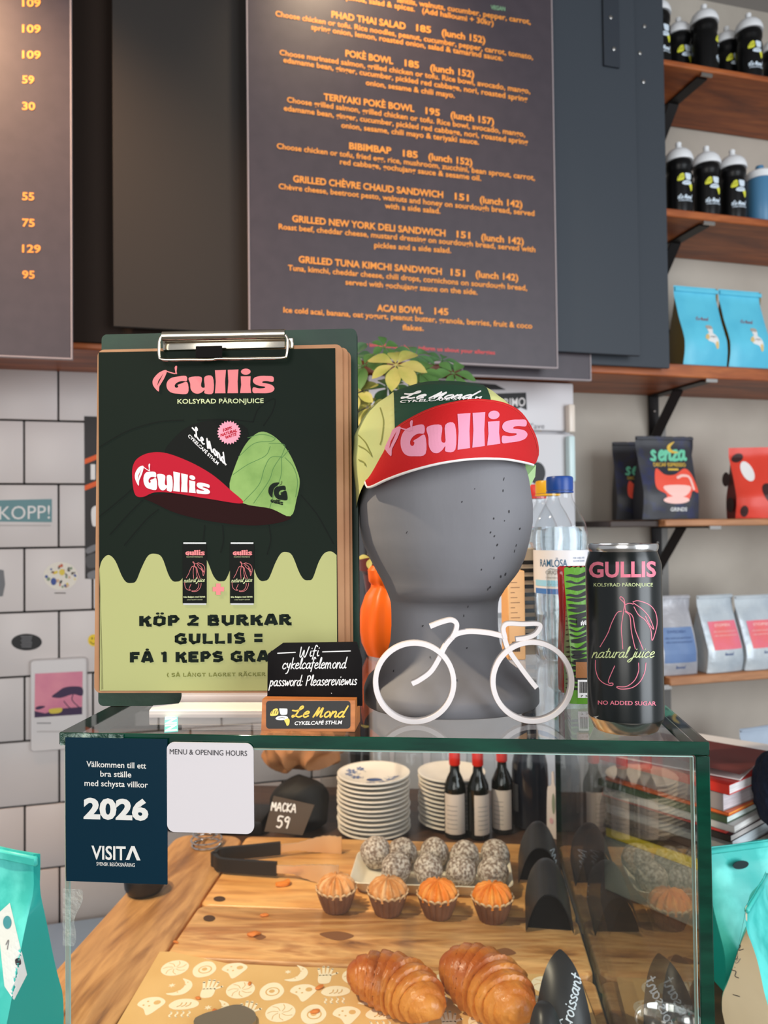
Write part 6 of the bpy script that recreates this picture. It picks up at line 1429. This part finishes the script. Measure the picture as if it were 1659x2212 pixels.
# upturned tumblers
TUM = pane_mat('tumbler_glass', (.93, .95, .95), 1.5, .02)
tb = None
for i, (px, py, lab) in enumerate([(726, 1722, 'clear tumbler upside down, leftmost behind the plates'), (812, 1740, 'clear tumbler upside down behind the flowered plate'), (884, 1746, 'clear tumbler upside down between the two plate stacks'), (1040, 1738, 'clear tumbler upside down behind the small wine bottles'), (962, 1734, 'clear tumbler upside down behind the second plate stack'), (1112, 1736, 'clear tumbler upside down, half behind the large dark bottle')]):
    c = con(px, py)
    if tb: dup(tb, c, 0, lab); continue
    b = B(); b.lathe([(.037, 0), (.034, .06), (.0305, .124), (.028, .128), (.001, .128)], 40, wob=lambda r, z, a, k: (r * (1 + .012 * cos(12 * a) * (k < 3)), z), caps=(0, 0)); tb = single('tumbler', b, TUM, lab, 'glass', c, 0, group='upturned tumblers behind the plates')
# black bag, price sign, paper bag
def lump(c, d, seed, amp, sc=18, sub=5, flat_z=True, pw=2.6):
    tmp = bmesh.new(); bmesh.ops.create_icosphere(tmp, subdivisions=sub, radius=1)
    for v in tmp.verts:
        n = v.co.normalized(); k = (abs(n.x) ** pw + abs(n.y) ** pw + abs(n.z) ** pw) ** (-1 / pw); v.co = Vector((n.x * k * d[0] / 2, n.y * k * d[1] / 2, n.z * k * d[2] / 2)) + Vector(c)
        e = noise.noise(v.co * sc + Vector((seed, 0, 0))); v.co += n * amp * (1 - 2 * abs(e))
        if flat_z: v.co.z = max(v.co.z, 0)
    b = B(); b._merge(tmp, 0); return b
c = con(648, 1790); b = lump((0, 0, .046), (.105, .09, .104), 3, .008, 14); single('bag', b, M('black_fabric', (18, 17, 17), .7, bump=(60, .3, .002)), 'soft black bag standing behind the chalked price sign', 'bag', c, -.2)
c2 = con(655, 1772); b = lump((0, 0, .03), (.150, .10, .085), 9, .020, 26, 6, False); single('paper_bag', b, M('brown_paper', (178, 122, 78), .7, var=(10, (150, 98, 58), .4, .65)), 'crumpled brown paper bag lying on the black bag', 'bag', c2 + Vector((0, .025, .126)), .3)
P4 = [(591, 1719), (679, 1739), (653, 1810), (571, 1796)]; bp_ = on(612, 1803, FLZ); t = thing('sign', 'dark brown price card chalked with 59, leaning on the black bag', 'sign', (bp_.x, bp_.y, FLZ + .0003), radians(-8), radians(-14)); pq = plane_tools(t); Q = [pq(*p) for p in P4]; zz = min(q.z for q in Q)
b = B(); b.prism([(q.x, max(q.z, 0)) for q in Q], lambda x, z: Vector((x, 0, z)), lambda x, z: Vector((x, .002, z))); part('card', b, M('brown_slate_card', (72, 58, 46), .55), t, bvh='macka')
A = Art(); A.hand('MACKA', 586, 1750, 638, 1755, 11, 2.6, CHALK, font=dict(PEN, M=(1.2, [[(.05, 0), (.1, 1.6), (.5, .6), (.85, 1.6), (.95, 0)]]), C=(1.0, [[(.8, 1.4), (.4, 1.6), (.1, .8), (.4, 0), (.8, .3)]]))); A.hand('59', 598, 1787, 626, 1789, 15, 3.2, CHALK); emit('chalk_lettering', A, t, onto('macka', t, .0005))
# black tray behind the boards, wire rings on the long board
c = con(478, 1784); b = B(); b.box((0, 0, .016), (.20, .10, .030), .008, 2); single('tray', b, M('black_tray', (22, 21, 22), .45), 'black tray behind the end of the long left board', 'tray', c, CA)
CHR = M('bright_wire', (220, 220, 220), .12, 1.); c = ground(446, 1826); t = thing('wire_holder', 'small coil of bright wire rings standing on the long left board', 'holder', c, 0)
for k, (z, r) in enumerate(((.002, .026), (.011, .0275), (.022, .024), (.030, .019))):
    b = B(); b.tube([(r * cos(2 * pi * i / 40), r * sin(2 * pi * i / 40), z) for i in range(40)], .0017, 8, closed=True); part('wire_ring', b, CHR, t)
b = B()
b.tube([(.024, 0, .001), (.0265, 0, .012), (.018, 0, .03)], .0015, 8); part('upright', b, CHR, t)
# black bowl left of the long board, almost covered by the dark blue sign
c = ground(291, 1926); c = cs(max(cc(c)[0], PX0 + .030), cc(c)[1], c.z); b = B(); b.lathe([(.018, 0), (.026, .002), (.031, .010), (.033, .027), (.032, .027), (.028, .010), (.012, .004)], 48); single('bowl', b, M('black_bowl', (20, 20, 22), .4), 'black bowl on the edge of the long board, mostly behind the dark blue sign', 'bowl', c)

# ================================================================== right of the case: magazines, turquoise bags, steel cup
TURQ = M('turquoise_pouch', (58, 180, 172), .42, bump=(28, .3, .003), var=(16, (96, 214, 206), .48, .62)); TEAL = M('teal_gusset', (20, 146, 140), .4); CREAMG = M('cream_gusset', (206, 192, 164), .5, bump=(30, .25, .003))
p = at(1560, 1790, 1.20); mroot = Vector((p.x, p.y, 0)); MR = radians(38)
bxh = .090; t = thing('storage_box', 'grey box under the stack of magazines right of the case', 'box', (p.x, p.y + .08, CASEZ + .0003), MR)
b = B(); b.box((0, 0, bxh / 2), (.23, .22, bxh), .002, 1); part('box', b, M('grey_green_card', (136, 144, 138), .6), t)
MAG = [('white magazine with a yellow spine, lowest of the stack', .016, (222, 216, 204), (214, 190, 40)), ('cream book, second from the bottom of the magazine stack', .013, (214, 204, 186), (40, 34, 32)), ('cream magazine, third from the bottom of the stack', .010, (226, 220, 206), (74, 58, 48)), ('thick pale blue-white book in the lower half of the stack', .018, (212, 222, 226), (150, 150, 152)), ('glossy grey magazine with a dark cover under the red one', .010, (196, 190, 186), (44, 42, 44)), ('thin magazine with a coral red cover in the middle of the stack', .005, (224, 120, 118), (206, 70, 66)), ('white magazine right above the coral red one', .010, (222, 220, 216), (190, 188, 186)), ('pale mint-white magazine below the orange folder', .010, (214, 226, 222), (70, 90, 66)), ('thin orange folder in the upper half of the stack', .005, (226, 160, 78), (222, 104, 52)), ('thick sheaf of grey paper above the orange folder', .026, (200, 192, 196), (150, 140, 140)), ('white curled magazine near the top of the stack', .015, (226, 222, 222), (206, 48, 40))]
z = CASEZ + bxh + .001; rr = random.Random(4)
for i, (lab, th, cp_, csp) in enumerate(MAG):
    dx, dy = rr.uniform(-.006, .006), rr.uniform(-.006, .006); t = thing('magazine', lab, 'magazine', (p.x + dx, p.y + .08 + dy, z), MR + rr.uniform(-.05, .05), group='stacked magazines beside the case')
    W2, D2 = .225 + rr.uniform(-.01, .012), .215 + rr.uniform(-.008, .008)
    b = B(); n = 12; P = []
    b.box((0, 0, th / 2), (W2, D2, th - .0016)); part('pages', b, M('pages_%d' % i, cp_, .7, var=(120, tuple(int(v * .9) for v in cp_), .4, .6), stretch=(.2, .2, 6)), t)
    b = B(); b.box((0, 0, .0005), (W2 + .003, D2 + .003, .0008)); b.box((0, 0, th - .0005), (W2 + .003, D2 + .003, .0008)); b.box((-W2 / 2 - .001, 0, th / 2), (.001, D2 + .003, th)); part('cover', b, M('cover_%d' % i, csp, .35), t)
    z += th + .0002
t = thing('folder', 'dark red folder lying askew on top of the magazines', 'folder', (p.x - .01, p.y + .09, z + .0005), MR + .22); b = B(); P = []
for i in range(15):
    u = i / 14; P.append([Vector((-.13 + .21 * u, -.11 + .22 * v, .002 + .026 * (1 - u) ** 1.5 * (.5 + .5 * v))) for v in (0, .25, .5, .75, 1)])
b.quadgrid(P); bmesh.ops.solidify(b.bm, geom=b.bm.faces[:], thickness=.003); part('cover', b, M('dark_red_card', (140, 70, 64), .5), t)
b = B(); b.box((.0, 0, .0012), (.22, .21, .002)); part('sheets', b, M('folder_sheets', (226, 220, 216), .7), t)
# navy woolly thing
q = at(1690, 1730, 1.14); b = lump((0, 0, .055), (.07, .07, .11), 2, .004, 60, 5, False); single('knitted_hat', b, M('navy_wool', (14, 24, 44), .95, bump=(180, .8, .004)), 'dark navy woolly hat at the right edge beside the magazines', 'hat', (q.x, q.y, 1.41 - (1790 - 1131) * 1.13 / 1650), 0)
HATZ = 1.41 - (1790 - 1131) * 1.13 / 1650
b = B(); b.box((0, 0, (HATZ - CASEZ) / 2 - .004), (.06, .06, HATZ - CASEZ - .008), .003, 1); single('box', b, M('dark_box', (52, 34, 30), .6), 'dark brown box under the navy woolly hat at the right edge', 'box', (q.x + .03, q.y + .01, CASEZ + .0003), .3)
def turq_bag(px, py, Y, w, h, d, rz, label, gus, lean=0., handle=False, seed=1, zbase=CASEZ):
    c = at(px, py, Y); t = thing('coffee_bag', label, 'coffee bag', (c.x, c.y, zbase + .0004), rz, group='turquoise coffee bags')
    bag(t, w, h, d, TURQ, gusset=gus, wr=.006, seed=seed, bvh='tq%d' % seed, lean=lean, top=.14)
    b = B(); b.box((0, lean * h * .95 - .001, h * .97), (w * .985, .006, h * .045), .002, 1); part('top_seal', b, TURQ, t)
    if handle:
        b = B(); b.lathe([(.0, 0), (.012, .0), (.0125, .0012)], 24, sy=.45); o = part('handle_hole', b, M('dark_opening', (22, 40, 42), .8), t, 'dark oval handle hole'); o.location = (-.012, lean * h * .90 - .0085, h * .86); o.rotation_euler = (pi / 2, 0, 0)
    return t
ta = turq_bag(1626, 2000, 1.045, .125, .172, .05, radians(14), 'turquoise coffee bag with an oval handle hole, behind the one with the cream side', TEAL, handle=True, seed=1, lean=.1)
tb_ = turq_bag(1640, 2150, .945, .115, .165, .052, radians(52), 'turquoise coffee bag with a cream side panel in front of the other', CREAMG, seed=2)
A = Art(); 
A.blob([(1586, 2055), (1592, 2050), (1594, 2068), (1588, 2072)], INK); A.stroke([(1588, 2046), (1600, 2042), (1596, 2052), (1606, 2050)], 1.6, INK); A.stroke([(1584, 2076), (1592, 2080), (1600, 2070)], 1.2, GREYP); A.stroke([(1580, 2095), (1590, 2098), (1588, 2108), (1596, 2112)], 1.6, INK); A.stroke([(1584, 2148), (1598, 2152)], 1.6, INK)
emit('side_print', A, tb_, onto('tq2', tb_, .0004), 10, label='small dark printed marks')
c = at(1533, 2200, .915); t = thing('steel_cup', 'small polished steel cup on the counter outside the side pane', 'cup', (CORNER + CX * .045 + CY * .30).xy.to_3d() + Vector((0, 0, CASEZ + .0003)), 0)
b = B(); b.lathe([(.028, 0), (.032, .003), (.035, .03), (.036, .058), (.0375, .060), (.036, .0605), (.034, .058), (.032, .03), (.028, .006), (.001, .005)], 48); part('bowl', b, M('polished_steel', (214, 210, 206), .10, 1.), t)
b = B(); b.tube([(.0362, 0, .045), (.052, 0, .047), (.055, 0, .032), (.046, 0, .018), (.0345, 0, .018)], .003, 10); part('handle', b, MC['polished_steel'], t)

# ================================================================== left of the case
tl = turq_bag(6, 2100, .845, .105, .238, .070, radians(-22), 'turquoise coffee bag with a white label at the left edge', TEAL, seed=3, zbase=FLZ)
A = Art(); A.poly([(-6, 1975), (22, 1950), (58, 2105), (30, 2160), (10, 2130)], M('white_bag_label', (206, 214, 214), .5)); A.l = 2; A.ell(17, 1992, 9, 14, M('teal_print', (66, 140, 150), .5)); A.stroke([(14, 2040), (20, 2030), (17, 2050)], 1.6, GREYP); A.blob([(34, 2072), (42, 2070), (44, 2082), (36, 2084)], INK)
emit('white_label', A, tl, onto('tq3', tl, .0004), 10, label='slanted white label')
# low pale blue cabinet by the tiled wall
q = wl(170, 2012, -WD + .10); zc = q.z; s_ = sof(q); b = B(); b.box((s_ - .28, .09, zc / 2), (1.0, .30, zc), .006); single('low_cabinet', b, M('pale_blue_laminate', (140, 168, 202), .4), 'pale blue low cabinet against the tiled wall at the lower left', 'cabinet', ws(0, -WD + .28, .0), WA)

# ---- stickers and posters on the tiles
TOFF = -WD + .0205
def wall_flat(name, label, cat, px, py, build, group=None):
    c = wl(px, py, TOFF); t = thing(name, label, cat, ws(sof(c), TOFF, c.z), WA, group=group); inv = MATS[t.name].inverted()
    def f(x, y, l, off=TOFF): q = inv @ wl(x, y, TOFF); return Vector((q.x, -.0002 - .0003 * l, q.z))
    build(t, f); return t
TEALP = M('faded_teal_print', (104, 142, 146), .6); STK = M('sticker_white', (226, 222, 218), .5)
def back(t, f, pts, mt, th=.0004, nm='backing'):
    P = [f(x, y, 0) for x, y in pts]; b = B(); b.prism([(p.x, p.z) for p in P], lambda x, z: Vector((x, -th, z)), lambda x, z: Vector((x, 0, z))); part(nm, b, mt, t)
def s1(t, f):
    back(t, f, [(-60, 1082), (112, 1078), (112, 1128), (-60, 1126)], TEALP, .0006); A = Art(); A.l = 3; A.text('SKOPP!', -22, 1123, 108, 1120, 30, STK, .0); A.rect(-40, 1134, 110, 1136, M('faint_line', (180, 172, 168), .6)); emit('lettering', A, t, lambda x, y, l: f(x, y, l) )
wall_flat('sticker', 'faded teal lettered sticker on the tiles at the left edge', 'sticker', 50, 1103, s1)
def s2(t, f):
    E = Art(); E.ell(131, 1244, 37, 30, M('cream_sticker', (222, 214, 200), .5)); V = E.items[0][0]; back(t, f, V, MC['cream_sticker'], .0005)
    A = Art(); A.l = 3; rr = random.Random(2); cols = [M('stk_%d' % i, c, .5) for i, c in enumerate([(84, 72, 68), (190, 92, 60), (216, 190, 70), (52, 74, 140), (120, 140, 110), (60, 56, 52), (206, 170, 140)])]
    for i in range(30):
        a, r = rr.uniform(0, 2 * pi), rr.uniform(.35, .92); A.ell(131 + 35 * r * cos(a), 1244 + 28 * r * sin(a), rr.uniform(2, 5), rr.uniform(1.5, 4), cols[i % 7], 8, a0=rr.uniform(0, 3))
    A.ell(134, 1236, 6, 7, cols[2]); A.ell(116, 1256, 6, 8, cols[3]); A.rect(118, 1280, 142, 1282, cols[0]); emit('printed_motifs', A, t, f)
wall_flat('sticker', 'round sticker with many small coloured motifs on the tiles', 'sticker', 131, 1244, s2)
def s3(t, f):
    E = Art(); E.ell(57.5, 1387, 33, 18, BLK); back(t, f, E.items[0][0], BLK, .0005); A = Art(); A.l = 3
    for k in range(6): A.rect(45 + (k % 2) * 2, 1374 + k * 4.4, 70 - (k % 3), 1376 + k * 4.4, GREYP)
    emit('lettering', A, t, f)
wall_flat('sticker', 'black oval sticker on the tiles above the white bag', 'sticker', 57, 1387, s3)
def s4(t, f):
    E = Art(); E.ell(203, 1383, 13, 13, BLK); back(t, f, E.items[0][0], M('sunny_yellow', (232, 196, 40), .5), .0005); A = Art(); A.l = 3; A.ell(199, 1379, 1.4, 2.4, BLK, 8); A.ell(206, 1379, 1.4, 2.4, BLK, 8); A.stroke([(195, 1386), (202, 1391), (210, 1386)], 1.4, BLK); emit('printed_smile', A, t, f)
wall_flat('sticker', 'small round yellow smiling sticker beside the clipboard edge', 'sticker', 203, 1383, s4)
def s5(t, f):
    back(t, f, [(-20, 1226), (8, 1232), (11, 1262), (6, 1288), (-20, 1290)], M('grey_sticker', (110, 110, 112), .5), .0005)
wall_flat('sticker', 'grey sticker cut by the left edge, level with the round coloured one', 'sticker', 0, 1258, s5)
def s6(t, f):
    back(t, f, [(182, 899), (290, 903), (290, 1252), (184, 1250)], M('black_poster', (34, 28, 28), .5), .0008); A = Art(); A.l = 4
    A.poly([(183, 992), (250, 965), (250, 976), (183, 1003)], M('orange_stripe', (222, 88, 24), .5)); A.poly([(183, 1049), (250, 1022), (250, 1033), (183, 1060)], MC['orange_stripe']); A.rect(196, 1003, 206, 1036, STK); A.blob([(198, 1100), (212, 1095), (214, 1130), (200, 1135)], STK)
    A.blob([(186, 1186), (206, 1176), (210, 1186), (190, 1196)], GREYP); A.blob([(186, 1204), (208, 1196), (212, 1222), (190, 1226)], M('mid_grey_print', (84, 82, 82), .6)); A.blob([(190, 1238), (208, 1232), (210, 1248), (192, 1250)], GREYP); emit('printed_stripes', A, t, f)
wall_flat('poster', 'narrow black poster with orange stripes, half behind the clipboard', 'poster', 200, 1080, s6)
def s7(t, f):
    P = [f(x, y, 0) for x, y in ((76, 1424), (188, 1420), (193, 1612), (64, 1616))]; xs = [p.x for p in P]; zs = [p.z for p in P]; E = Art(True); E.rect(min(xs) + .004, min(zs), max(xs) - .004, max(zs), None, .008)
    b = B(); lo = E.items[0][0]; rows = [[Vector((x, 0, z)) for x, z in lo], [Vector((x, -.010, z)) for x, z in lo], [Vector(((x - (xs[0] + xs[1]) / 2) * .97 + (xs[0] + xs[1]) / 2, -.014, (z - (min(zs) + max(zs)) / 2) * .98 + (min(zs) + max(zs)) / 2)) for x, z in lo]]
    V = b.quadgrid(rows, True); b.cap(V[0], 0, True); b.cap(V[-1]); part('pouch', b, M('matt_white_pouch', (216, 210, 208), .45, bump=(30, .15, .002)), t)
    A = Art(); SKY = M('sunset_pink', (222, 140, 156), .55, var=(14, (206, 120, 146), .4, .65)); PUR = M('dusk_purple', (60, 40, 72), .55)
    A.poly([(78, 1453), (180, 1448), (179, 1540), (77, 1547)], SKY); A.l = 2
    A.poly([(77, 1533), (100, 1538), (130, 1528), (179, 1524), (179, 1540), (77, 1547)], PUR); A.blob([(114, 1502), (126, 1492), (140, 1483), (160, 1480), (179, 1483), (179, 1500), (160, 1497), (140, 1503), (128, 1505)], PUR); A.blob([(79, 1526), (88, 1522), (100, 1523), (92, 1528), (82, 1530)], PUR)
    A.stroke([(160, 1496), (158, 1510), (176, 1528)], 2, PUR); A.stroke([(140, 1512), (150, 1524), (160, 1530)], 2, PUR); A.l = 3; A.blob([(108, 1530), (120, 1527), (136, 1527), (132, 1536), (112, 1538)], M('straw_print', (212, 188, 72), .55)); A.l = 2
    A.rect(82, 1558, 112, 1560, GREYP); A.rect(82, 1576, 150, 1578, M('faint_line', (180, 172, 168), .6)); emit('printed_sunset', A, t, lambda x, y, l: f(x, y, l) + Vector((0, -.0142, 0)), label='printed pink sunset with an acacia')
wall_flat('coffee_bag', 'flat white coffee bag with a pink sunset print hung on the tiles', 'coffee bag', 128, 1520, s7)
